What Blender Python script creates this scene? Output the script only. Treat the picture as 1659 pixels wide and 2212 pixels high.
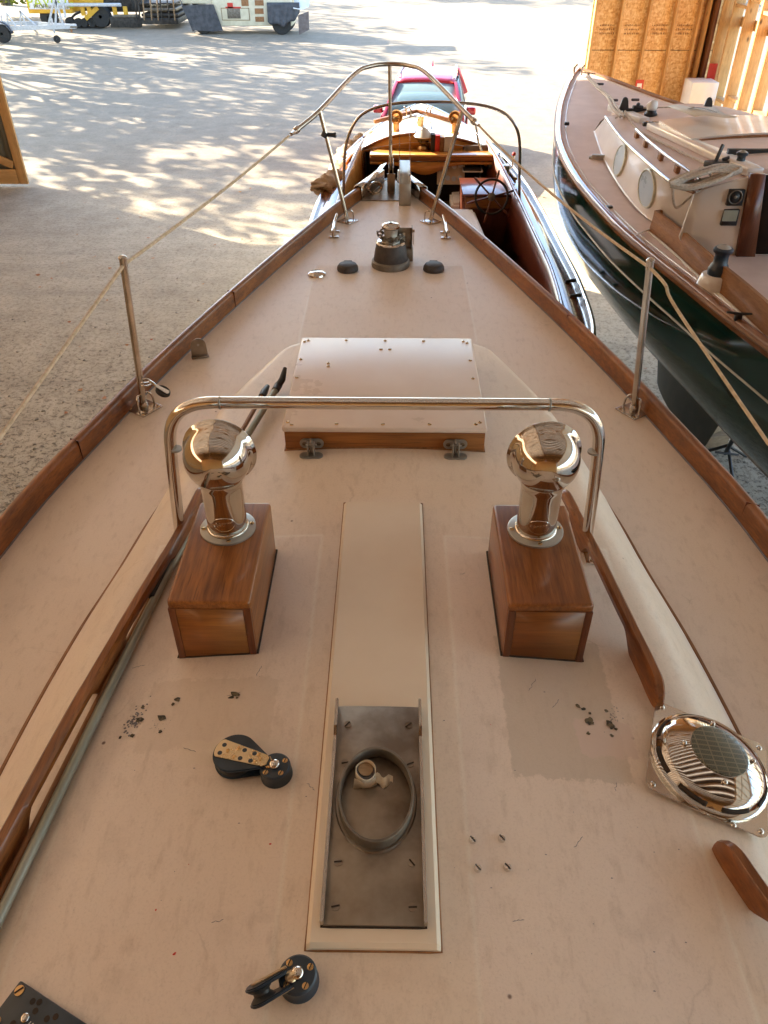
import bpy, bmesh, math, random
from math import sin, cos, pi, radians, sqrt, atan2, hypot
from mathutils import Vector, Matrix, noise
V = Vector
for o in list(bpy.data.objects): bpy.data.objects.remove(o)
SC = bpy.context.scene
COL = SC.collection
R = random.Random(7)

# ------------------------------------------------------------------ camera
CAM = V((0.024, 0.0, 4.6)); PITCH = radians(38.0); YAW = radians(0.71); FPX = 1680.0
def camaxes():
    f = V((0, cos(PITCH), -sin(PITCH))); u = V((0, sin(PITCH), cos(PITCH))); x = V((1, 0, 0))
    Rz = Matrix.Rotation(YAW, 3, 'Z')
    return Rz @ f, Rz @ u, Rz @ x
CF, CU, CX = camaxes()
cd = bpy.data.cameras.new('camera'); cam = bpy.data.objects.new('camera', cd); COL.objects.link(cam)
cam.matrix_world = Matrix.Translation(CAM) @ Matrix((CX, CU, -CF)).transposed().to_4x4()
cd.sensor_fit = 'VERTICAL'; cd.sensor_height = 24.0; cd.lens = 24.0 * FPX / 2212.0
cd.clip_start = 0.05; cd.clip_end = 2000
SC.camera = cam
# a sight line of the photograph (in its 1659 x 2212 view) met with a level z, or with a distance y
def ray(px, py): return CF + CU * ((1106 - py) / FPX) + CX * ((px - 829.5) / FPX)
def P(px, py, z):
    d = ray(px, py); return CAM + d * ((z - CAM.z) / d.z)
def PY(px, py, y):
    d = ray(px, py); return CAM + d * ((y - CAM.y) / d.y)

# ------------------------------------------------------------------ world, sun, exposure
SUN_EL = 26.0
SUN_DIR = V((-0.82, 0.57, 0)).normalized()          # towards the sun, on the level
w = bpy.data.worlds.new("World"); SC.world = w; w.use_nodes = True
nt = w.node_tree; bg = nt.nodes['Background']
sky = nt.nodes.new('ShaderNodeTexSky'); sky.sky_type = 'NISHITA'; sky.sun_disc = False
sky.sun_elevation = radians(SUN_EL); sky.sun_rotation = radians(-55.0)
nt.links.new(sky.outputs[0], bg.inputs[0]); bg.inputs[1].default_value = 0.15
sd = bpy.data.lights.new('sun', 'SUN'); sun = bpy.data.objects.new('sun', sd); COL.objects.link(sun)
sd.energy = 4.2; sd.angle = radians(0.5); sd.color = (1.0, 0.87, 0.68)
tosun = V((SUN_DIR.x * cos(radians(SUN_EL)), SUN_DIR.y * cos(radians(SUN_EL)), sin(radians(SUN_EL))))
sun.rotation_euler = tosun.to_track_quat('Z', 'Y').to_euler(); sun.location = (-20, 20, 20)
SC.view_settings.view_transform = 'Standard'; SC.view_settings.look = 'None'
SC.view_settings.exposure = 2.68; SC.view_settings.gamma = 1.0
SC.render.engine = 'CYCLES'
SC.cycles.max_bounces = 10; SC.cycles.diffuse_bounces = 6; SC.cycles.glossy_bounces = 5
SC.cycles.sample_clamp_indirect = 8.0

# ------------------------------------------------------------------ materials
def nmat(name):
    m = bpy.data.materials.new(name); m.use_nodes = True
    n = m.node_tree.nodes; l = m.node_tree.links
    return m, n, l, n['Principled BSDF']
def col(c): return (c[0], c[1], c[2], 1.0)
def mixc(n, l, fac, a, b, mode='MIX'):
    x = n.new('ShaderNodeMix'); x.data_type = 'RGBA'; x.blend_type = mode
    for sck, v in ((x.inputs[0], fac), (x.inputs[6], a), (x.inputs[7], b)):
        if isinstance(v, (int, float)): sck.default_value = v
        elif isinstance(v, tuple): sck.default_value = col(v)
        else: l.new(v, sck)
    return x.outputs[2]
def mth(n, l, op, a, b=0.0, clamp=False):
    x = n.new('ShaderNodeMath'); x.operation = op; x.use_clamp = clamp
    for i, v in ((0, a), (1, b)):
        if isinstance(v, (int, float)): x.inputs[i].default_value = v
        else: l.new(v, x.inputs[i])
    return x.outputs[0]
def coords(n, l, stretch=(1, 1, 1), rot=(0, 0, 0), kind='Object'):
    tc = n.new('ShaderNodeTexCoord'); mp = n.new('ShaderNodeMapping')
    mp.inputs['Scale'].default_value = stretch; mp.inputs['Rotation'].default_value = rot
    l.new(tc.outputs[kind], mp.inputs[0]); return mp.outputs[0]
def noi(n, l, vec, scale, detail=4, rough=0.55, dist=0.0):
    x = n.new('ShaderNodeTexNoise'); x.inputs['Scale'].default_value = scale; x.inputs['Detail'].default_value = detail
    x.inputs['Roughness'].default_value = rough; x.inputs['Distortion'].default_value = dist
    l.new(vec, x.inputs['Vector']); return x.outputs['Fac']
def ramp(n, l, fac, stops):
    x = n.new('ShaderNodeValToRGB'); e = x.color_ramp.elements
    while len(e) < len(stops): e.new(0.5)
    for i, (p, c) in enumerate(stops):
        e[i].position = p; e[i].color = col(c if isinstance(c, tuple) else (c, c, c))
    l.new(fac, x.inputs[0]); return x.outputs[0]
def bump(n, l, b, h, strength, dist=0.01):
    x = n.new('ShaderNodeBump'); x.inputs['Strength'].default_value = strength; x.inputs['Distance'].default_value = dist
    l.new(h, x.inputs['Height']); l.new(x.outputs[0], b.inputs['Normal'])
def pm(name, c1, c2, scale=6, rough=0.5, metal=0.0, bmp=0.0, bscale=60, bdist=0.003, coat=0.0, stretch=(1, 1, 1), rvar=0.1, detail=5, lo=0.35, hi=0.65, spec=0.5):
    m, n, l, b = nmat(name)
    v = coords(n, l, stretch)
    f = noi(n, l, v, scale, detail)
    l.new(ramp(n, l, f, [(lo, c1), (hi, c2)]), b.inputs['Base Color'])
    b.inputs['Metallic'].default_value = metal
    r = mth(n, l, 'MULTIPLY_ADD', f, rvar * 2); r.node.inputs[2].default_value = max(0.0, rough - rvar)
    l.new(r, b.inputs['Roughness'])
    b.inputs['Specular IOR Level'].default_value = spec
    if coat: b.inputs['Coat Weight'].default_value = coat; b.inputs['Coat Roughness'].default_value = 0.08
    if bmp: bump(n, l, b, noi(n, l, v, bscale, 3), bmp, bdist)
    return m
def wood(name, dark, light, axis='Y', rough=0.35, coat=0.6, scale=14, knots=False, coatr=0.12):
    m, n, l, b = nmat(name)
    st = {'X': (0.08, 1, 1), 'Y': (1, 0.08, 1), 'Z': (1, 1, 0.08)}[axis]
    v = coords(n, l, st)
    f1 = noi(n, l, v, scale, 6, 0.62, 0.4); f2 = noi(n, l, v, scale * 9, 3, 0.6)
    f3 = noi(n, l, coords(n, l), 2.3, 3)
    f = mth(n, l, 'ADD', mth(n, l, 'MULTIPLY', f1, 0.6), mth(n, l, 'MULTIPLY', f2, 0.4))
    mid = tuple((a + c) / 2 for a, c in zip(dark, light))
    base = ramp(n, l, f, [(0.36, dark), (0.5, mid), (0.63, light)])
    pores = noi(n, l, coords(n, l, tuple(1 if s == 1 else 0.03 for s in st)), scale * 22, 2, 0.6)
    base = mixc(n, l, ramp(n, l, pores, [(0.60, 0.0), (0.68, 0.55)]), base, tuple(x * 0.35 for x in dark))
    base = mixc(n, l, ramp(n, l, f3, [(0.35, 0.0), (0.7, 0.55)]), base, tuple(x * 0.62 for x in mid))
    if knots:
        vo = n.new('ShaderNodeTexVoronoi'); vo.inputs['Scale'].default_value = 3.2; l.new(coords(n, l, tuple(1 if s == 1 else 0.5 for s in st)), vo.inputs['Vector'])
        k = ramp(n, l, vo.outputs['Distance'], [(0.03, 1.0), (0.09, 0.0)])
        base = mixc(n, l, k, base, tuple(x * 0.25 for x in dark))
    l.new(base, b.inputs['Base Color']); b.inputs['Roughness'].default_value = rough
    b.inputs['Coat Weight'].default_value = coat; b.inputs['Coat Roughness'].default_value = coatr
    b.inputs['Specular IOR Level'].default_value = 0.4
    bump(n, l, b, mth(n, l, 'SUBTRACT', f2, mth(n, l, 'MULTIPLY', pores, 0.7)), 0.25, 0.001)
    return m

M = {}
# painted deck of the near boat: smooth borders, slightly pinker non-skid fields, a bare grey patch, dirt and small stains
def box_mask(n, l, xyz, x0, x1, y0, y1, soft=0.004):
    sx, sy = xyz
    def edge(v, a, up):
        mr = n.new('ShaderNodeMapRange'); mr.inputs['From Min'].default_value = a - soft; mr.inputs['From Max'].default_value = a + soft
        if not up: mr.inputs['To Min'].default_value = 1.0; mr.inputs['To Max'].default_value = 0.0
        l.new(v, mr.inputs['Value']); return mr.outputs[0]
    a = mth(n, l, 'MULTIPLY', edge(sx, x0, True), edge(sx, x1, False))
    b = mth(n, l, 'MULTIPLY', edge(sy, y0, True), edge(sy, y1, False))
    return mth(n, l, 'MULTIPLY', a, b)
def deck_mat(name, fields, patch=None):
    m, n, l, b = nmat(name)
    v = coords(n, l)
    tc = n.new('ShaderNodeTexCoord'); sp = n.new('ShaderNodeSeparateXYZ')
    l.new(tc.outputs['Object'], sp.inputs[0])
    X, Y = sp.outputs[0], sp.outputs[1]
    big = noi(n, l, v, 1.7, 5, 0.6); mid = noi(n, l, v, 9, 5, 0.65); fine = noi(n, l, v, 420, 2, 0.6)
    smooth_c = ramp(n, l, big, [(0.3, (0.73, 0.605, 0.485)), (0.7, (0.79, 0.675, 0.555))])
    field_c = ramp(n, l, big, [(0.3, (0.735, 0.615, 0.515)), (0.7, (0.80, 0.69, 0.59))])
    fm = None
    for f in fields:
        mm = box_mask(n, l, (X, Y), *f)
        fm = mm if fm is None else mth(n, l, 'MAXIMUM', fm, mm)
    c = mixc(n, l, fm, smooth_c, field_c)
    om = None
    for f in fields:    # pale painted line round each non-skid field
        g_ = 0.007; mm = mth(n, l, 'SUBTRACT', box_mask(n, l, (X, Y), f[0] - g_, f[1] + g_, f[2] - g_, f[3] + g_), box_mask(n, l, (X, Y), *f), True)
        om = mm if om is None else mth(n, l, 'MAXIMUM', om, mm)
    c = mixc(n, l, mth(n, l, 'MULTIPLY', om, 0.85), c, (0.82, 0.74, 0.64))
    g1 = noi(n, l, v, 210, 4, 0.75); g2 = noi(n, l, coords(n, l, (1, 0.35, 1), (0, 0, 0.3)), 46, 6, 0.7)
    c = mixc(n, l, 1.0, c, ramp(n, l, g1, [(0.30, (0.87, 0.86, 0.85)), (0.48, (0.98, 0.98, 0.98)), (0.72, (1.0, 1.0, 1.0))]), 'MULTIPLY')
    c = mixc(n, l, 1.0, c, ramp(n, l, g2, [(0.30, (0.88, 0.86, 0.84)), (0.48, (1.0, 1.0, 1.0)), (0.8, (1.0, 1.0, 1.0))]), 'MULTIPLY')
    # hairline cracks
    ck = n.new('ShaderNodeTexVoronoi'); ck.feature = 'DISTANCE_TO_EDGE'; ck.inputs['Scale'].default_value = 2.3
    wob = n.new('ShaderNodeMix'); wob.data_type = 'VECTOR'; wob.inputs[0].default_value = 0.12
    nz = n.new('ShaderNodeTexNoise'); nz.inputs['Scale'].default_value = 7; nz.inputs['Detail'].default_value = 6; l.new(v, nz.inputs['Vector'])
    l.new(v, wob.inputs[4]); l.new(nz.outputs['Color'], wob.inputs[5]); l.new(wob.outputs[1], ck.inputs['Vector'])
    ckm = mth(n, l, 'MULTIPLY', ramp(n, l, ck.outputs['Distance'], [(0.0, 1.0), (0.006, 0.0)]), ramp(n, l, noi(n, l, v, 3.1, 3), [(0.58, 0.0), (0.66, 0.25)]))
    c = mixc(n, l, ckm, c, (0.25, 0.17, 0.11))
    # worn dirt
    dirt = ramp(n, l, mid, [(0.56, 0.0), (0.78, 0.22)])
    c = mixc(n, l, dirt, c, (0.33, 0.24, 0.16))
    sm = noi(n, l, coords(n, l, (1, 0.25, 1), (0, 0, 0.5)), 14, 4, 0.7)
    c = mixc(n, l, ramp(n, l, sm, [(0.68, 0.0), (0.76, 0.22)]), c, (0.30, 0.21, 0.14))
    vo = n.new('ShaderNodeTexVoronoi'); vo.inputs['Scale'].default_value = 9.0; vo.inputs['Randomness'].default_value = 1.0; l.new(v, vo.inputs['Vector'])
    sel = n.new('ShaderNodeSeparateColor'); l.new(vo.outputs['Color'], sel.inputs[0])
    spot = mth(n, l, 'MULTIPLY', ramp(n, l, vo.outputs['Distance'], [(0.025, 1.0), (0.045, 0.0)]), ramp(n, l, sel.outputs[0], [(0.72, 0.0), (0.74, 0.85)]))
    c = mixc(n, l, spot, c, (0.10, 0.05, 0.03))
    if patch:
        # bare patch with a ragged edge: shift the coordinates by noise before the box test
        jx = mth(n, l, 'ADD', X, mth(n, l, 'MULTIPLY', mth(n, l, 'SUBTRACT', noi(n, l, v, 34, 8, 0.75), 0.5), 0.035))
        jy = mth(n, l, 'ADD', Y, mth(n, l, 'MULTIPLY', mth(n, l, 'SUBTRACT', noi(n, l, coords(n, l, (1, 1, 1), (0.4, 0.2, 1)), 38, 8, 0.8), 0.5), 0.06))
        for (pb, pc, k) in patch:
            pmk = box_mask(n, l, (jx, jy), *pb, soft=0.002)
            c = mixc(n, l, mth(n, l, 'MULTIPLY', pmk, k), c, pc)
    l.new(c, b.inputs['Base Color'])
    rr = mixc(n, l, fm, (0.44, 0.44, 0.44), (0.54, 0.54, 0.54)); l.new(rr, b.inputs['Roughness'])
    h = mth(n, l, 'ADD', mth(n, l, 'MULTIPLY', mth(n, l, 'MULTIPLY', fine, fm), 0.35), mth(n, l, 'ADD', mth(n, l, 'MULTIPLY', mid, 0.3), mth(n, l, 'MULTIPLY', g1, 0.35)))
    h = mth(n, l, 'ADD', h, mth(n, l, 'MULTIPLY', fm, 0.5))
    bump(n, l, b, h, 0.35, 0.0015)
    return m
M['deck'] = deck_mat('deck_paint', [(-0.41, 0.41, 2.6, 4.30)])
M['cabin'] = deck_mat('cabin_paint', [(-0.60, -0.165, -1.0, 1.60), (0.17, 0.60, -1.0, 1.60)],
    [((0.265, 0.505, 0.88, 1.25), (0.50, 0.42, 0.33), 0.58), ((0.41, 0.53, 0.94, 1.03), (0.66, 0.53, 0.46), 0.8), ((-0.50, -0.22, 0.94, 1.12), (0.60, 0.49, 0.39), 0.45), ((-0.40, -0.20, 0.90, 0.96), (0.72, 0.62, 0.50), 0.5)])
M['pad'] = pm('cream_paint', (0.72, 0.61, 0.475), (0.79, 0.69, 0.55), 3, 0.35, bmp=0.05, bscale=15)
M['lid'] = pm('hatch_paint', (0.70, 0.59, 0.52), (0.76, 0.66, 0.59), 4, 0.3, bmp=0.03, bscale=12)
M['whitegel'] = pm('cream_gelcoat', (0.72, 0.66, 0.60), (0.79, 0.74, 0.68), 3, 0.22, coat=0.3)
M['pinkdeck'] = pm('tan_deck_paint', (0.60, 0.46, 0.39), (0.68, 0.54, 0.47), 5, 0.55, bmp=0.1, bscale=300, bdist=0.001)
M['teakY'] = wood('varnished_teak_lengthwise', (0.10, 0.027, 0.007), (0.38, 0.135, 0.028), 'Y', 0.34, 0.35)
M['teakX'] = wood('varnished_teak_crosswise', (0.14, 0.042, 0.010), (0.42, 0.165, 0.036), 'X', 0.45, 0.15, 9)
M['teakZ'] = wood('varnished_teak_upright', (0.085, 0.022, 0.007), (0.20, 0.060, 0.017), 'Z', 0.38, 0.2)
M['oiled'] = wood('brown_teak', (0.20, 0.085, 0.03), (0.40, 0.19, 0.075), 'Y', 0.5, 0.15)
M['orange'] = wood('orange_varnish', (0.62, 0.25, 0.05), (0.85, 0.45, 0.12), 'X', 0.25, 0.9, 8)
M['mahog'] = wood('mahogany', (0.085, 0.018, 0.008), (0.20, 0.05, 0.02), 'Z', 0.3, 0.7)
M['pineZ'] = wood('pine_upright', (0.52, 0.27, 0.09), (0.78, 0.47, 0.19), 'Z', 0.6, 0.0, 10, True)
M['pineX'] = wood('pine_level', (0.52, 0.27, 0.09), (0.78, 0.47, 0.19), 'X', 0.6, 0.0, 10, True)
M['pineY'] = wood('pine_long', (0.46, 0.25, 0.09), (0.72, 0.44, 0.19), 'Y', 0.6, 0.0, 10, True)
M['oldwood'] = wood('weathered_timber', (0.20, 0.13, 0.07), (0.42, 0.29, 0.17), 'X', 0.8, 0.0, 10, True)
M['roofing'] = wood('dark_roof_boards', (0.085, 0.043, 0.02), (0.16, 0.085, 0.042), 'X', 0.85, 0.0, 6)
M['steel'] = pm('polished_steel', (0.72, 0.69, 0.65), (0.82, 0.80, 0.76), 8, 0.13, 1.0, rvar=0.06)
M['chrome'] = pm('chrome', (0.56, 0.52, 0.47), (0.66, 0.62, 0.57), 9, 0.07, 1.0, rvar=0.05)
M['tube'] = pm('tarnished_steel_tube', (0.46, 0.42, 0.37), (0.62, 0.57, 0.52), 10, 0.24, 1.0, rvar=0.08)
M['dull'] = pm('dull_stained_steel', (0.19, 0.145, 0.105), (0.38, 0.33, 0.27), 9, 0.48, 1.0, bmp=0.12, bscale=40, rvar=0.12)
M['flange'] = pm('grey_flange', (0.34, 0.33, 0.31), (0.46, 0.45, 0.42), 9, 0.4, 0.8)
M['brass'] = pm('brass_screw', (0.55, 0.34, 0.14), (0.68, 0.45, 0.22), 30, 0.3, 1.0)
M['gold'] = pm('pale_gold_steel', (0.62, 0.48, 0.28), (0.74, 0.60, 0.40), 20, 0.28, 1.0)
M['gold2'] = pm('pale_port_frame', (0.50, 0.50, 0.40), (0.66, 0.66, 0.56), 30, 0.4, 0.2)
M['slot'] = pm('dark_slot', (0.02, 0.013, 0.008), (0.04, 0.025, 0.015), 20, 0.8)
M['black'] = pm('black_plastic', (0.012, 0.012, 0.013), (0.028, 0.028, 0.028), 12, 0.42, bmp=0.05)
M['navy'] = pm('navy_plastic', (0.012, 0.022, 0.036), (0.028, 0.045, 0.065), 14, 0.38, bmp=0.06, bscale=90)
M['charcoal'] = pm('charcoal_cast', (0.035, 0.028, 0.026), (0.065, 0.052, 0.047), 40, 0.6, bmp=0.2, bscale=200)
M['bronzeish'] = pm('worn_grey_metal', (0.13, 0.11, 0.085), (0.24, 0.21, 0.17), 14, 0.5, 0.6, bmp=0.15)
M['rope'] = pm('tan_rope', (0.52, 0.41, 0.28), (0.68, 0.56, 0.42), 60, 0.85, bmp=0.5, bscale=260, bdist=0.002)
M['ropew'] = pm('pale_rope', (0.42, 0.36, 0.29), (0.60, 0.53, 0.45), 60, 0.85, bmp=0.5, bscale=260, bdist=0.002)
M['alu'] = pm('anodised_pole', (0.26, 0.27, 0.21), (0.36, 0.37, 0.30), 5, 0.4, 0.5)
M['tape'] = pm('masking_tape', (0.60, 0.50, 0.36), (0.74, 0.66, 0.52), 20, 0.7, bmp=0.3, bscale=60, bdist=0.004)
M['chip'] = pm('paint_chip', (0.05, 0.045, 0.035), (0.16, 0.13, 0.08), 90, 0.9, lo=0.45, hi=0.55)
M['hullnavy'] = pm('navy_hull', (0.010, 0.018, 0.045), (0.014, 0.025, 0.06), 3, 0.15, coat=0.5)
M['hullgreen'] = pm('dark_green_hull', (0.004, 0.030, 0.021), (0.008, 0.042, 0.030), 3, 0.12, coat=0.6)
M['bottom'] = pm('antifouling', (0.045, 0.042, 0.024), (0.085, 0.075, 0.04), 4, 0.75, bmp=0.1)
M['keel'] = pm('grey_keel', (0.035, 0.04, 0.035), (0.06, 0.062, 0.052), 5, 0.7, bmp=0.1)
M['white'] = pm('white_paint', (0.74, 0.73, 0.70), (0.80, 0.79, 0.77), 5, 0.35)
M['hullwhite'] = pm('white_hull', (0.66, 0.66, 0.64), (0.74, 0.74, 0.72), 3, 0.2, coat=0.4)
M['varn'] = wood('glossy_side_deck', (0.16, 0.06, 0.025), (0.30, 0.12, 0.05), 'Y', 0.18, 1.0, coatr=0.03)
M['canvas'] = pm('beige_canvas', (0.40, 0.29, 0.19), (0.52, 0.40, 0.28), 9, 0.85, bmp=0.4, bscale=14, bdist=0.03)
M['cushion'] = pm('white_cushion', (0.76, 0.76, 0.77), (0.82, 0.82, 0.83), 6, 0.7, bmp=0.1, bscale=10)
M['greybag'] = pm('grey_brown_bag', (0.13, 0.10, 0.09), (0.20, 0.165, 0.15), 9, 0.85, bmp=0.2, bscale=60)
M['cream'] = pm('cream_panel', (0.50, 0.42, 0.30), (0.60, 0.52, 0.40), 6, 0.5)
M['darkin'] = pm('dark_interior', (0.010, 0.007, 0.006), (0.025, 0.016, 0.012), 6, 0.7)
M['glassgrey'] = pm('frosted_port', (0.42, 0.52, 0.62), (0.48, 0.58, 0.68), 5, 0.3)
M['carred'] = pm('red_car_paint', (0.36, 0.012, 0.035), (0.42, 0.016, 0.045), 3, 0.25, 0.35, coat=1.0)
M['rubber'] = pm('rubber', (0.02, 0.02, 0.02), (0.035, 0.033, 0.03), 14, 0.8, bmp=0.2)
M['seat'] = pm('beige_car_seat', (0.32, 0.30, 0.26), (0.42, 0.40, 0.36), 8, 0.8)
M['yellow'] = pm('machine_yellow', (0.62, 0.33, 0.02), (0.75, 0.43, 0.04), 6, 0.5, bmp=0.05)
M['creamp'] = pm('machine_cream', (0.60, 0.54, 0.38), (0.70, 0.64, 0.47), 5, 0.55, bmp=0.05)
M['tarry'] = pm('tarry_black_steel', (0.02, 0.018, 0.016), (0.075, 0.065, 0.055), 8, 0.6, 0.3, bmp=0.4, bscale=30, bdist=0.02)
M['tarp'] = pm('grey_black_tarp', (0.035, 0.036, 0.042), (0.075, 0.077, 0.085), 6, 0.6, bmp=0.5, bscale=7, bdist=0.05)
M['band'] = pm('dark_blue_band', (0.018, 0.022, 0.04), (0.03, 0.036, 0.06), 6, 0.45)
M['galv'] = pm('galvanised_steel', (0.42, 0.45, 0.50), (0.60, 0.63, 0.68), 25, 0.45, 0.6)
M['red'] = pm('red_paint', (0.50, 0.03, 0.02), (0.60, 0.05, 0.03), 9, 0.45)
M['lime'] = pm('lime_paint', (0.45, 0.50, 0.02), (0.52, 0.58, 0.04), 9, 0.5)
M['stone'] = pm('pebble', (0.16, 0.14, 0.11), (0.42, 0.38, 0.31), 3, 0.85)
M['paper'] = pm('paper', (0.56, 0.54, 0.49), (0.62, 0.60, 0.55), 6, 0.7)
M['ink'] = pm('grey_ink', (0.16, 0.15, 0.16), (0.22, 0.21, 0.22), 20, 0.8)
def glass(name, c, rough=0.02, ior=1.45):
    m, n, l, b = nmat(name)
    f = noi(n, l, coords(n, l), 3, 2)
    l.new(ramp(n, l, f, [(0.3, c), (0.7, tuple(min(1, x * 1.05) for x in c))]), b.inputs['Base Color'])
    b.inputs['Transmission Weight'].default_value = 1.0; b.inputs['Roughness'].default_value = rough; b.inputs['IOR'].default_value = ior
    return m
M['wind'] = glass('windscreen_glass', (0.30, 0.46, 0.52), 0.03); M['wind'].node_tree.nodes['Principled BSDF'].inputs['Transmission Weight'].default_value = 0.55
M['lampglass'] = glass('lamp_glass', (0.95, 0.95, 0.93))
# solar cell disc: grid
def solar():
    m, n, l, b = nmat('solar_cell')
    v = coords(n, l)
    br = n.new('ShaderNodeTexBrick'); br.offset = 0.0; br.inputs['Scale'].default_value = 200
    br.inputs['Mortar Size'].default_value = 0.09; br.inputs['Brick Width'].default_value = 0.7; br.inputs['Row Height'].default_value = 0.55
    br.inputs['Color1'].default_value = col((0.035, 0.042, 0.032)); br.inputs['Color2'].default_value = col((0.05, 0.055, 0.04)); br.inputs['Mortar'].default_value = col((0.13, 0.125, 0.085))
    l.new(v, br.inputs['Vector'])
    b2 = n.new('ShaderNodeTexBrick'); b2.offset = 0.0; b2.inputs['Scale'].default_value = 22
    b2.inputs['Mortar Size'].default_value = 0.03; b2.inputs['Color1'].default_value = col((0, 0, 0)); b2.inputs['Color2'].default_value = col((0, 0, 0)); b2.inputs['Mortar'].default_value = col((1, 1, 1))
    l.new(v, b2.inputs['Vector'])
    l.new(mixc(n, l, b2.outputs['Color'], br.outputs['Color'], (0.17, 0.155, 0.10)), b.inputs['Base Color'])
    b.inputs['Roughness'].default_value = 0.25; b.inputs['Coat Weight'].default_value = 0.4
    return m
M['solar'] = solar()
def osb():
    m, n, l, b = nmat('osb_board')
    v = coords(n, l)
    a = n.new('ShaderNodeTexVoronoi'); a.inputs['Scale'].default_value = 16; l.new(coords(n, l, (1, 1, 2.2), (0.2, 0.6, 0.2)), a.inputs['Vector'])
    c = n.new('ShaderNodeTexVoronoi'); c.inputs['Scale'].default_value = 22; l.new(coords(n, l, (2.4, 1, 1), (0, 0.9, 0.3)), c.inputs['Vector'])
    s1 = n.new('ShaderNodeSeparateColor'); l.new(a.outputs['Color'], s1.inputs[0])
    s2 = n.new('ShaderNodeSeparateColor'); l.new(c.outputs['Color'], s2.inputs[0])
    f = mth(n, l, 'ADD', mth(n, l, 'MULTIPLY', s1.outputs[0], 0.5), mth(n, l, 'MULTIPLY', s2.outputs[1], 0.5))
    l.new(ramp(n, l, f, [(0.1, (0.55, 0.28, 0.09)), (0.45, (0.72, 0.43, 0.17)), (0.9, (0.86, 0.62, 0.32))]), b.inputs['Base Color'])
    b.inputs['Roughness'].default_value = 0.7; bump(n, l, b, f, 0.2, 0.004)
    return m
M['osb'] = osb()
def fiber():
    m, n, l, b = nmat('amber_fibreglass')
    f = noi(n, l, coords(n, l, (1, 1, 1)), 2, 3)
    cc = ramp(n, l, f, [(0.3, (0.47, 0.36, 0.25)), (0.7, (0.54, 0.42, 0.30))])
    tr = n.new('ShaderNodeBsdfTranslucent'); l.new(cc, tr.inputs[0]); l.new(cc, b.inputs['Base Color'])
    mx = n.new('ShaderNodeMixShader'); mx.inputs[0].default_value = 0.8
    l.new(b.outputs[0], mx.inputs[1]); l.new(tr.outputs[0], mx.inputs[2]); l.new(mx.outputs[0], n['Material Output'].inputs[0]); return m
M['fiber'] = fiber()
def corr():
    m, n, l, b = nmat('corrugated_sheet')
    v = coords(n, l)
    f = noi(n, l, coords(n, l, (1, 1, 0.15)), 5, 4)
    l.new(ramp(n, l, f, [(0.3, (0.26, 0.25, 0.19)), (0.7, (0.38, 0.37, 0.29))]), b.inputs['Base Color'])
    b.inputs['Roughness'].default_value = 0.5; b.inputs['Metallic'].default_value = 0.3
    return m
M['corr'] = corr()
def ground_mat():
    m, n, l, b = nmat('gravel_yard')
    v = coords(n, l)
    tc = n.new('ShaderNodeTexCoord'); sp = n.new('ShaderNodeSeparateXYZ'); l.new(tc.outputs['Object'], sp.inputs[0])
    big = noi(n, l, v, 0.35, 5, 0.6); mid = noi(n, l, v, 2.2, 6, 0.65); fine = noi(n, l, v, 17, 10, 0.82, 0.6); grain = noi(n, l, v, 130, 3, 0.7)
    tracks = noi(n, l, coords(n, l, (0.25, 3.0, 1), (0, 0, 0.35)), 1.1, 5, 0.6, 0.5)
    grey = ramp(n, l, mid, [(0.3, (0.19, 0.155, 0.11)), (0.7, (0.285, 0.24, 0.18))])
    sand = ramp(n, l, mid, [(0.3, (0.42, 0.36, 0.255)), (0.7, (0.58, 0.51, 0.375))])
    mr = n.new('ShaderNodeMapRange'); mr.inputs['From Min'].default_value = 13.0; mr.inputs['From Max'].default_value = 18.5
    l.new(mth(n, l, 'ADD', sp.outputs[1], mth(n, l, 'MULTIPLY', mth(n, l, 'SUBTRACT', big, 0.5), 9.0)), mr.inputs['Value'])
    c = mixc(n, l, mr.outputs[0], sand, grey)
    c = mixc(n, l, ramp(n, l, tracks, [(0.5, 0.0), (0.75, 0.35)]), c, (0.27, 0.24, 0.19))
    # dark crumbs of soil close to the boats
    near = n.new('ShaderNodeMapRange'); near.inputs['From Min'].default_value = 6.5; near.inputs['From Max'].default_value = 10.5
    near.inputs['To Min'].default_value = 1.0; near.inputs['To Max'].default_value = 0.0
    l.new(mth(n, l, 'ADD', sp.outputs[1], mth(n, l, 'MULTIPLY', mth(n, l, 'SUBTRACT', mid, 0.5), 5.0)), near.inputs['Value'])
    crumb = mth(n, l, 'MULTIPLY', ramp(n, l, fine, [(0.49, 0.0), (0.60, 1.0)]), mth(n, l, 'MULTIPLY_ADD', near.outputs[0], 0.62))
    crumb.node.inputs[2].default_value = 0.1
    c = mixc(n, l, crumb, c, (0.10, 0.078, 0.05))
    c = mixc(n, l, ramp(n, l, grain, [(0.35, 0.22), (0.62, 0.0)]), c, (0.18, 0.15, 0.10))
    l.new(c, b.inputs['Base Color']); b.inputs['Roughness'].default_value = 0.92
    h = mth(n, l, 'ADD', mth(n, l, 'MULTIPLY', fine, 0.7), mth(n, l, 'ADD', mth(n, l, 'MULTIPLY', grain, 0.35), mid))
    bump(n, l, b, h, 0.55, 0.02)
    return m
M['ground'] = ground_mat()
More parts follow.
